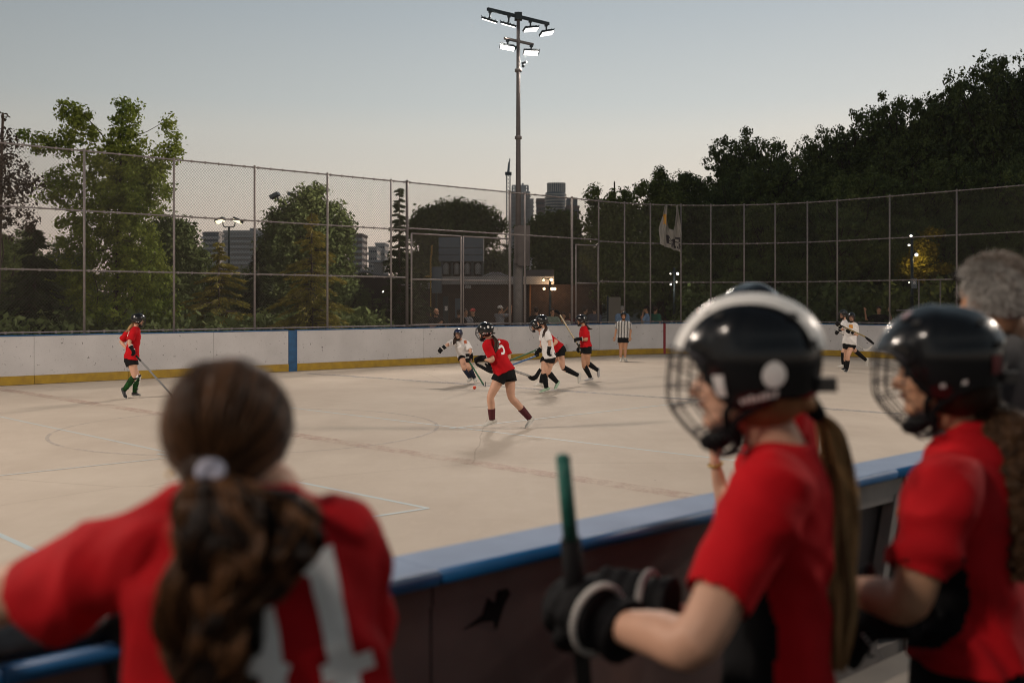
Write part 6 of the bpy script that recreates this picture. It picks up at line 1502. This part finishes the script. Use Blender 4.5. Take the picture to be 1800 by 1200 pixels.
# ---------- woman in the striped helmet
def near_person(label, Q, M3, hs, shirt, skin='skin', vox=.008, folds=None, torso=None, sleeve_r=(.066, .058), sleeve_frac=.72, hands=True, hel=None, hair=None, panel=None, gl=(), hand_dir=None, glove_s=1.0, shorts=True, low=None, hemf=None):
    root = empty('person', (Q['p'][0], Q['p'][1], 0), label, 'person', 'players at the near boards')
    g = Geo(); hd, nk, pe = Q['hd'], Q['n'], Q['p']; head_geo(g, hd, M3, hs); sd = nrm(Q['sR']-Q['sL']); up = nrm(nk-pe)
    g.limb([hd-M3[2]*.05-M3[1]*.015, hd*.45+nk*.55, nk, nk-up*.03], [.050, .049, .056, .075], seg=16)
    ch, wa = nk*.70+pe*.30, nk*.35+pe*.65; w_ = np.linalg.norm(Q['sR']-Q['sL'])/2
    g.limb([nk-up*.03, nk-up*.1, ch, wa, pe], [.07, w_*.8, .14, .12, .15], [.05, .075, .095, .085, .10], side=sd, seg=20)
    for s_ in 'LR':
        S, E_, Wr = Q['s'+s_], Q['e'+s_], Q['w'+s_]; g.limb([nk-up*.05, S], [.05, .05], seg=12); g.limb([S, (S+E_)/2, E_, E_*.62+Wr*.38, Wr], [.052, .047, .041, .042, .027], seg=18)
        if hands and s_ not in gl: hand_geo(g, Wr, (hand_dir or {}).get(s_, nrm(Wr-E_)), np.cross(nrm(Wr-E_), sd), 1, .9, 1 if s_ == 'R' else -1)
        hp = pe+sd*(.09 if s_ == 'R' else -.09)-up*.03; g.limb([hp, hp+[0, 0, -.40], [hp[0], hp[1], .09]], [.09, .06, .038], seg=14); ft = nrm([M3[1][0], M3[1][1], 0])*.17; g.limb([[hp[0], hp[1], .05], np.array([hp[0], hp[1], .035])+ft], [.04, .035], seg=10)
    body = organic('body', g, M[skin], root, vox, 6); face_parts(body, hd, M3, hs)
    g = Geo(); rings = torso; g.limb([r_[0] for r_ in rings], [r_[1] for r_ in rings], [r_[2] for r_ in rings], side=sd, seg=34, flat=True)
    for s_ in 'LR':
        S, E_ = Q['s'+s_], Q['e'+s_]; end = S*(1-sleeve_frac)+E_*sleeve_frac; q = nk-up*.05
        g.limb([q, S*.6+q*.4, S, S*.45+end*.55, end], [.05, sleeve_r[0]*.95, sleeve_r[0], (sleeve_r[0]+sleeve_r[1])/2, sleeve_r[1]], seg=24, flat=True)
    sh = organic('shirt', g, M[shirt], root, vox*.9, 5, disp=folds, extra=open_ends([(Q['s'+s_]*(1-sleeve_frac)+Q['e'+s_]*sleeve_frac, Q['e'+s_]-Q['s'+s_], sleeve_r[1]) for s_ in 'LR'], panel))
    if shorts:
        g = Geo(); g.limb([low+up*.10, low-up*.04, low-up*.14], [.17, .185, .185], [.125, .14, .14], side=sd, seg=24, flat=True)
        for sx in (-1, 1): hp = low+sd*.09*sx-up*.12; g.limb([hp, hp-up*.2], [.11, .115], seg=16, flat=True)
        organic('shorts', g, M['black_cloth'], root, .012, 3)
    return root, sh
d2 = 1.95
M2 = rot_from((-.955, .29, -.03), (.05, 0, 1)); hd2 = W(1312, 660, d2)
Q2 = dict(hd=hd2, n=W(1368, 795, d2+.0), p=W(1372, 1290, d2), sL=W(1352, 872, 1.79), sR=W(1372, 860, 2.12), eL=W(1222, 1128, 1.66), wL=W(1078, 1098, 1.86), eR=W(1250, 1120, 2.22), wR=W(1128, 1058, 2.10))
tor2 = [(W(1378, 775, d2), .07, .058), (W(1374, 810, d2), .105, .075), (W(1370, 868, d2), .165, .096), (W(1366, 950, d2), .172, .104), (W(1362, 1050, d2), .165, .100), (W(1366, 1160, d2), .172, .104), (W(1366, 1290, d2), .185, .118)]
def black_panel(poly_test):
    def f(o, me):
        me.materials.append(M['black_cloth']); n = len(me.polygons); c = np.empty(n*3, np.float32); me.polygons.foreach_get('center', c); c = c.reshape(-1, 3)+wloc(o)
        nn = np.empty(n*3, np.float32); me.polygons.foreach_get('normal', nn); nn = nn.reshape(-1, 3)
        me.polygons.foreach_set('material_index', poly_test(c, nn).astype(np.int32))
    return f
sd2 = nrm(Q2['sR']-Q2['sL'])
def in_poly(x, y, poly):
    ins = np.zeros(len(x), bool); P = poly+[poly[0]]
    for (x0, y0), (x1, y1) in zip(P[:-1], P[1:]):
        c = ((y0 > y) != (y1 > y)) & (x < (x1-x0)*(y-y0)/(y1-y0+1e-9)+x0); ins ^= c
    return ins
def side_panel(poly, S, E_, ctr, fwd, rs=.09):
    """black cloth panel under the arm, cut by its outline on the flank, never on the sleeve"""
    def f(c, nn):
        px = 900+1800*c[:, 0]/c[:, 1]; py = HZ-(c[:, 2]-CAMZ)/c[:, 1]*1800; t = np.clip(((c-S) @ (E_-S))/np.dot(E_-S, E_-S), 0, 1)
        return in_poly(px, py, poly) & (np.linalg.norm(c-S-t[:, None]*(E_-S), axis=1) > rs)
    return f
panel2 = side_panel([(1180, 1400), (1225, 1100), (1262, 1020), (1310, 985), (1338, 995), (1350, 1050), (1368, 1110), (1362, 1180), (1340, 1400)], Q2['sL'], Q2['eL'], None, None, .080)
wom, sh2 = near_person('player in a white-striped black helmet with golden ponytail holding a teal-taped stick', Q2, M2, .97, 'red', folds=fold_disp(.0040, 5, [(.3, .2, 1), (1, 0, .4)]), torso=tor2,
    sleeve_r=(.074, .060), sleeve_frac=.74, gl='LR', low=W(1366, 1330, d2), panel=black_panel(panel2))
PL.append(lambda: ribbon_on(sh2, sh2.data, [[W(1462, 925, 1.98), W(1462, 985, 1.98)], [W(1462, 1060, 1.98), W(1462, 1130, 1.98)]], .030, (-.75, .65, 0), 'number', M['print'], sh2, .003))
g = Geo(); dvL = nrm(np.array([-.55, .75, .10])); n2 = nrm(np.array([-.5, -.45, .75])); gc = W(1066, 1088, 1.88)
glove_geo(g, W(1048, 1082, 1.90), dvL, n2, 1.02, 1.5, -1); g.ell(W(1030, 1085, 1.93), (.055, .06, .075)); gl = organic('glove', g, M['glove'], wom, .006, 3)
def braid(c, u, v, ru, rv, a0, a1, parent, n_=34, r=.0062):
    g = Geo()
    for k in range(n_):
        a = a0+(a1-a0)*k/(n_-1); tng = nrm(-u*math.sin(a)*ru+v*math.cos(a)*rv); out_ = nrm(u*math.cos(a)*ru+v*math.sin(a)*rv)
        p = c+u*math.cos(a)*ru+v*math.sin(a)*rv; M_ = np.array([tng, out_, np.cross(tng, out_)]); g.ell(p, (r*1.1, r, r*1.25), M_, 8, 5)
    part('glove_trim', g, M['glove_trim'], parent, True)
ax = dvL; u_ = nrm(np.cross(ax, (0, 0, 1))); v_ = np.cross(u_, ax); braid(W(1052, 1088, 1.865), u_, v_, .060, .063, 0, 2*math.pi, gl, 44)
g = Geo(); g.bar(W(1043, 1085, 1.87), W(1062, 1090, 1.85), .056, 24); organic('glove_cuff', g, M['glove'], wom, .006, 3)
g = Geo(); dvR = nrm(np.array([-.8, .45, .0])); glove_geo(g, W(1115, 1052, 2.10), dvR, nrm(np.array([-.2, -.5, .9])), .98, 1.4, 1); gl = organic('glove', g, M['glove'], wom, .006, 3)
u_ = nrm(np.cross(dvR, (0, 0, 1))); v_ = np.cross(u_, dvR); braid(W(1140, 1056, 2.06), u_, v_, .058, .058, 0, 2*math.pi, gl, 40)
h2 = mobj('helmet', HM1['shell'], wom, M2, hd2+M2[2]*.030, .95)
for k in ('vent', 'chin_strap', 'cage'): o = bpy.data.objects.new(k, HM1[k]); COL.objects.link(o); o.parent = h2; k == 'vent' and tag(o, kind='stuff')
def patch_on(parent, name, pts_ae, m, off=.006, res=(24, 8)):
    """flat print on a helmet; pts_ae(u, v) -> azimuth, elevation"""
    nu, nv = res; V = [hshell(*pts_ae(i/nu, j/nv), off) for j in range(nv+1) for i in range(nu+1)]
    F = [(j*(nu+1)+i, j*(nu+1)+i+1, (j+1)*(nu+1)+i+1, (j+1)*(nu+1)+i) for j in range(nv) for i in range(nu)]
    me = mesh_np(name, np.array(V), np.array(F), m, True); o = bpy.data.objects.new(name, me); COL.objects.link(o); o.parent = parent; return o
# stripe: arc over the crown, from brow to nape, on the near side of the ridge
def stripe_mesh():
    V = []; n_ = 60
    for i in range(n_+1):
        t = R(8+164*i/n_)
        for j, x in enumerate(np.linspace(-.060, -.004, 7)):
            rz, ry = HR[2]+.0105, HR[1]+.0105; k = math.sqrt(max(.0, 1-(x/HR[0])**2)); f = lambda q, p: math.copysign(abs(q)**p, q)
            y = f(math.cos(t), .88)*ry*k-.006; z = f(math.sin(t), .92)*rz*k+.0015; z *= 1-.17*(min(1, max(0, y/.14))**2 if z > 0 else 0); V.append((x, y, z))
    F = [(i*7+j, i*7+j+1, (i+1)*7+j+1, (i+1)*7+j) for i in range(n_) for j in range(6)]
    return mesh_np('stripe', np.array(V), np.array(F), mat('white_stripe', (.80, .78, .74), .35), True)
o = bpy.data.objects.new('stripe', stripe_mesh()); COL.objects.link(o); o.parent = h2
def disc(a0, e0, ra, re): return lambda u, v: (a0+ra*v*math.cos(u*2*math.pi), e0+re*v*math.sin(u*2*math.pi))
patch_on(h2, 'round_sticker', disc(112, -11, 9.5, 11), M['print'], .003, (24, 5))
patch_on(h2, 'ear_label', lambda u, v: (64+9*u, -30+20*v), M['print'], .004)
for k in range(8): patch_on(h2, 'maker_lettering', lambda u, v, k=k: (84+k*4.2+3.2*u, -39+k*1.1+(5.5+(k % 3))*v), M['print'], .003, (3, 3))
pt = [W(1434, 722, 1.98), W(1458, 756, 2.0), W(1474, 850, 2.0), W(1478, 960, 1.97), W(1478, 1060, 1.93), W(1470, 1180, 1.90)]
Tg = tail_strands(pt, [.010, .023, .031, .033, .028, .009], [.012, .02, .024, .024, .02, .01], 4600, 28, 31, wave=.008, wfreq=1.5, clumps=46, spread=.16); curves_obj('ponytail', Tg[TL_TONE], .0007, H_GOLD, wom); curves_obj('dark_ponytail_strands', Tg[~TL_TONE], .0007, H_GOLD_D, wom)
g = Geo(); g.limb([W(1420, 705, 1.97), W(1436, 726, 1.98)], [.019, .017], seg=14); part('hair_tie', g, M['strap'], wom, True)
g = Geo(); HQ = lambda x, y, z: hd2+np.array([x, y, z]) @ M2; g.ell(HQ(0, -.03, -.02), (.082, .085, .085), M2); g.limb([HQ(0, -.08, -.04), W(1425, 712, 1.97)], [.035, .016], seg=12); organic('hair', g, M['hair_blond'], wom, .008, 3)
# her stick
gx = nrm(W(1008, 1000, 1.93)-W(990, 806, 1.90)); top = W(990, 806, 1.90); hs1 = empty('hockey_stick', W(1040, 1250, 1.97), 'hockey stick with teal grip tape standing upright in black gloves', 'hockey stick')
g = Geo(); g.limb([top, top+gx*.155], [.0135, .0145], [.0175, .0180], seg=14, flat=True); g.ell(top, (.0145, .018, .010), nu=14); part('grip_tape', g, M['teal_tape'], hs1, True)
g = Geo(); g.limb([top+gx*.156, top+gx*.32], [.0195, .021], [.0195, .021], seg=14, flat=True); part('lower_tape', g, M['strap'], hs1, True)
g = Geo(); g.beam(top+gx*.321, top+gx*1.45, .02, .03, up=(1, 0, .1)); part('shaft', g, M['wood_stick'], hs1)
e_ = top+gx*1.45; g = Geo(); g.limb([e_, e_+[-.05, .02, -.03], e_+[-.25, .06, -.03]], [.018, .035, .025], [.007]*3, side=(0, 0, 1), seg=10); part('blade', g, M['black_cloth'], hs1, True)

# ---------- second helmeted woman at the right
d3 = 2.25; M3_ = rot_from((-.93, .36, -.06)); hd3 = W(1652, 652, d3)
Q3 = dict(hd=hd3, n=W(1688, 790, d3+.02), p=W(1712, 1215, d3), sL=W(1650, 862, 2.08), sR=W(1730, 845, 2.40), eL=W(1598, 1058, 2.04), wL=W(1482, 1034, 2.24), eR=W(1650, 1090, 2.45), wR=W(1560, 1100, 2.30))
tor3 = [(W(1700, 745, d3+.03), .075, .06), (W(1702, 785, d3+.02), .11, .075), (W(1706, 850, d3), .175, .100), (W(1708, 940, d3), .182, .112), (W(1712, 1040, d3), .172, .108), (W(1716, 1080, d3), .178, .114), (W(1718, 1145, d3), .205, .142)]
sd3 = nrm(Q3['sR']-Q3['sL'])
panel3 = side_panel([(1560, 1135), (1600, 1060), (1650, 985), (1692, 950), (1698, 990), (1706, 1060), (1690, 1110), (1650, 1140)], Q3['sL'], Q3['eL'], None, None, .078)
wo2, sh3 = near_person('player in a plain glossy black helmet with curly brown ponytail at the right', Q3, M3_, .90, 'red2', 'skin_tan', folds=fold_disp(.0080, 9, [(.8, .2, .6), (.5, 0, 1)]), torso=tor3,
    sleeve_r=(.076, .062), sleeve_frac=.76, gl='LR', low=W(1716, 1190, d3), panel=black_panel(panel3))
g = Geo(); dv3 = nrm(np.array([-.5, .4, -.25])); glove_geo(g, W(1535, 1085, 2.16), dv3, nrm(np.array([-.3, -.6, .7])), 1.0, 1.4, -1); gl3 = organic('glove', g, M['glove'], wo2, .007, 3)
g = Geo(); g0 = Geo(); glove_geo(g0, W(1468, 1030, 2.27), nrm(np.array([-.8, .5, -.1])), nrm(np.array([-.2, -.5, .8])), .95, 1.3, -1); organic('glove', g0, M['glove'], wo2, .008, 3); q = W(1533, 1098, 2.09)
for k in range(7): g.ell(q+np.array([-.018+.006*k, -.0, -.02+.01*k*.0-.008*k]), (.004, .004, .003), nu=6, nv=4)
part('glove_trim', g, M['glove_trim'], gl3, True)
h3 = mobj('helmet', HM1['shell'], wo2, M3_, hd3+M3_[2]*.028, .90)
for k in ('vent', 'chin_strap', 'cage', 'patch'): o = bpy.data.objects.new(k, HM1[k]); COL.objects.link(o); o.parent = h3; k == 'vent' and tag(o, kind='stuff')
patch_on(h3, 'red_sticker', lambda u, v: (28+16*u, 52+11*v), mat('faded_red_sticker', (.20, .035, .04), .5, color2=(.4, .38, .4), vscale=40), .014, (8, 8))
patch_on(h3, 'rear_pad', lambda u, v: (138+16*u, -16+18*v), mat('dark_red_pad', (.16, .03, .03), .6), .004, (8, 8))
g = Geo(); p = hd3+M3_[2]*.0-M3_[1]*.13; g.limb([p, p-M3_[1]*.05-M3_[2]*.01, p-M3_[1]*.10-M3_[2]*.0], [.012, .014, .010], [.006]*3, side=(0, 0, 1), seg=8); part('strap_end', g, M['strap'], h3, True, off=(0, 0, 0)) if False else None
g = Geo(); HQ3 = lambda x, y, z: hd3+np.array([x, y, z]) @ M3_; g.ell(HQ3(0, -.03, -.02), (.082, .085, .085), M3_); g.limb([HQ3(0, -.08, -.03), W(1735, 715, 2.25)], [.04, .03], seg=12); organic('hair', g, M['hair'], wo2, .008, 3)
Tc = tail_strands([W(1728, 702, 2.26), W(1758, 735, 2.24), W(1772, 800, 2.2), W(1782, 880, 2.16), W(1790, 960, 2.14), W(1796, 1020, 2.13)], [.03, .060, .066, .056, .040, .02], [.03, .04, .045, .04, .03, .02], 5200, 44, 41, wave=.016, wfreq=5.5, clumps=90, spread=.14)
curves_obj('ponytail', Tc, .0008, H_CURL, wo2)

# ---------- grey-haired man behind her
d4 = 2.8; M4 = rot_from((-.45, .88, .0))*1.0; hd4 = W(1742, 526, d4)
hs4 = .93; man = empty('person', W(1790, 1000, 2.85)*[1, 1, 0], 'grey-haired man in a charcoal t-shirt with sunglasses pushed up, at the right edge', 'person', 'players at the near boards')
g = Geo(); head_geo(g, hd4, M4, .95); nk4 = W(1762, 588, 2.86); pe4 = W(1800, 1000, 2.9)
g.limb([hd4-M4[2]*.05-M4[1]*.02, (hd4+nk4)/2, nk4, nk4-[0, 0, .04]], [.06, .062, .072, .09], seg=16); sL4, sR4 = W(1702, 640, 2.72), W(1840, 632, 3.0)
g.limb([nk4-[0, 0, .05], nk4-[0, 0, .2], pe4], [.12, .19, .17], [.08, .12, .12], side=nrm(sR4-sL4), seg=20)
for S, dx in ((sL4, -.02), (sR4, .06)): g.limb([S, S+[dx, -.02, -.30], S+[dx-.02, .2, -.42]], [.058, .046, .03], seg=14); hand_geo(g, S+[dx-.02, .2, -.42], (0, 1, -.1), (0, 0, 1), 1, .5)
for sx in (-1, 1): g.limb([pe4+[sx*.1, 0, 0], [pe4[0]+sx*.1, pe4[1], .5], [pe4[0]+sx*.1, pe4[1], .08]], [.09, .06, .045], seg=12)
b4 = organic('body', g, M['skin_tan'], man, .010, 5); face_parts(b4, hd4, M4, 1.0)
g = Geo(); g.limb([nk4+[0, 0, -.012], nk4-[0, 0, .07], nk4-[0, 0, .16], (nk4+pe4)/2, pe4-[0, 0, .1]], [.085, .175, .215, .19, .20], [.075, .10, .13, .13, .14], side=nrm(sR4-sL4), seg=30, flat=True)
for S, dx in ((sL4, -.02), (sR4, .06)): g.limb([nk4-[0, 0, .06], S, S+[dx, -.01, -.24]], [.08, .085, .075], seg=20, flat=True)
organic('shirt', g, M['charcoal'], man, .009, 6, disp=fold_disp(.003, 13, [(.3, .2, 1)]))
g = Geo(); g.limb([pe4+[0, 0, .05], pe4-[0, 0, .1]], [.18, .19], [.13, .14], seg=16, flat=True)
for sx in (-1, 1): g.limb([pe4+[sx*.1, 0, -.05], [pe4[0]+sx*.1, pe4[1], .1]], [.11, .07], seg=14)
organic('trousers', g, M['black_cloth'], man, .014, 3)
HR4 = lambda x, y, z: hd4+np.array([x, y, z])*.95 @ M4
g = Geo(); g.ell(HR4(0, -.016, .034), (.073, .092, .081), M4, 24, 16); g.ell(HR4(0, -.045, -.012), (.068, .062, .052), M4, 20, 12); organic('hair_base', g, M['hair_grey'], man, .007, 3)
r = np.random.default_rng(3); n_ = 7000; v = r.normal(size=(n_*2, 3)); v /= np.linalg.norm(v, axis=1)[:, None]; ok = (v[:, 2] > -.62) & ((v[:, 1] < .25) | (v[:, 2] > -.1)) & ((v[:, 1] < .45) | (v[:, 2] > .45)); v = v[ok][:n_]
base_ = v*[.075, .096, .086]+[0, -.014, .030]; t = np.linspace(0, 1, 6)[None, :, None]; comb = np.array([.0, -.35, -.5]); dd_ = v*.9+comb+r.normal(size=v.shape)*.25; dd_ /= np.linalg.norm(dd_, axis=1)[:, None]
H_GREY2 = strand_mat('dark_grey_strands', (.10, .075, .06), (.42, .36, .31), .6, .2)
S4 = base_[:, None]+dd_[:, None]*t*(.018+.014*r.random((len(v), 1, 1)))+np.array([0, 0, -.006])*t*t; S4 = hd4+S4 @ M4
tp_ = (v[:, 2]*.8-v[:, 1]*.3+v[:, 0]*.45+.35*np.sin(v[:, 0]*9+v[:, 2]*6)+r.normal(size=len(v))*.15) > .42
curves_obj('hair_strands', S4[~tp_], .0007, H_GREY, man); curves_obj('crown_hair_strands', S4[tp_], .0007, H_GREY2, man)
g = Geo()
for sx in (-1, 1): g.ell(HR4(sx*.035, .082, .068), (.028, .008, .020), M4, 12, 8); g.limb([HR4(sx*.064, .075, .07), HR4(sx*.082, .03, .06), HR4(sx*.084, -.03, .045)], .003, seg=6)
g.limb([HR4(-.01, .09, .07), HR4(.01, .09, .07)], .003, seg=6); sg4 = part('sunglasses', g, M['strap'], man, True)

# ---------- player mostly hidden behind the striped helmet
d5 = 3.15; M5 = rot_from((-.3, .95, -.1)); hd5 = W(1322, 583, d5)
nk5 = W(1372, 668, d5-.02); bh = empty('person', nk5*[1, 1, 0], 'player almost hidden behind the striped helmet, with a gold bracelet on the wrist', 'person', 'players at the near boards')
g = Geo(); head_geo(g, hd5, M5, .95); g.limb([hd5-M5[2]*.05, nk5, nk5-[0, 0, .05]], [.05, .05, .08], seg=12); pe5 = nk5-[0, -.05, .58]
g.limb([nk5-[0, 0, .04], nk5-[0, 0, .2], pe5], [.07, .09, .1], [.12, .15, .16], seg=18)
el5 = W(1276, 900, 3.36); wr5 = W(1256, 808, 3.33); sL5 = nk5+[-.03, -.14, -.12]; g.limb([sL5, (sL5+el5)/2, el5], [.05, .045, .038], seg=12); g.limb([el5, (el5+wr5)/2, wr5], [.028, .026, .018], seg=14); hand_geo(g, wr5, (.25, -.05, 1), (0, -1, .1), .55, 1.8, -1)
sR5 = nk5+[.03, .14, -.12]; g.limb([sR5, sR5+[.05, .05, -.28], sR5+[-.1, .25, -.35]], [.05, .04, .028], seg=12); hand_geo(g, sR5+[-.1, .25, -.35], (-.5, .8, 0), (0, 0, 1), .9, .6)
for sx in (-1, 1): g.limb([pe5+[sx*.09, 0, 0], [pe5[0]+sx*.09, pe5[1], .5], [pe5[0]+sx*.09, pe5[1], .06]], [.09, .055, .038], seg=12)
b5 = organic('body', g, M['skin'], bh, .011, 4); face_parts(b5, hd5, M5, .95)
g = Geo(); g.limb([nk5-[0, 0, .02], nk5-[0, 0, .08], nk5-[0, 0, .2], pe5], [.06, .09, .105, .12], [.08, .14, .17, .18], seg=22, flat=True)
for S, e2 in ((sL5, (sL5+el5)/2), (sR5, sR5+[.03, .03, -.16])): g.limb([nk5-[0, 0, .06], S, e2], [.06, .07, .065], seg=14, flat=True)
organic('shirt', g, M['red'], bh, .011, 4)
g = Geo(); g.limb([pe5+[0, 0, .05], pe5-[0, 0, .2]], [.18, .19], [.12, .13], seg=16, flat=True); organic('shorts', g, M['black_cloth'], bh, .014, 3)
h5 = mobj('helmet', HM1['shell'], bh, M5, hd5+M5[2]*.03, .93)
for k in ('vent', 'chin_strap', 'cage'): o = bpy.data.objects.new(k, HM1[k]); COL.objects.link(o); o.parent = h5; k == 'vent' and tag(o, kind='stuff')
g = Geo(); ww = nrm(wr5-el5); a_ = nrm(np.cross(ww, (0, 1, 0))); b_2 = np.cross(ww, a_); q = wr5-ww*.015
for k in range(24):
    a = k*2*math.pi/24; g.ell(q+a_*math.cos(a)*.022+b_2*math.sin(a)*.022, (.0045, .0045, .004), nu=6, nv=4)
part('bracelet', g, mat('gold_bracelet', (.5, .33, .08), .3, metal=1), bh, True)

# small marks on the far players
def child(root, nm): return next(c for c in root.children if c.name.split('.')[0] == nm)
hh = child(w5, 'helmet'); patch_on(hh, 'sticker', disc(128, 22, 9, 10), M['print'], .007, (14, 3)); 
for a in (98, 122, 150): patch_on(hh, 'small_sticker', disc(a, -22, 6, 6), mat('pink_sticker', (.6, .35, .33), .5), .005, (10, 2))
for sx in (-1, 1): patch_on(hh, 'rear_mark', lambda u, v, sx=sx: (sx*(165+6*u), 45+8*v), M['print'], .008, (3, 3))
def badge():
    sh = child(wG, 'shirt'); ribbon_on(sh, sh.data, [[W(1500, 571, 26.0), W(1500, 577.5, 26.0)]], .085, (.15, 1, 0), 'chest_badge', mat('orange_badge', (.60, .26, .03), .6), sh, .004)
    sh = child(wA, 'shirt'); ribbon_on(sh, sh.data, [[W(810.5, 599, 22.2), W(812, 605, 22.2)]], .05, (.2, 1, 0), 'chest_badge', mat('dark_orange_badge', (.45, .10, .03), .6), sh, .004)
PL.append(badge)
finish_jobs()
for f_ in PL: f_()
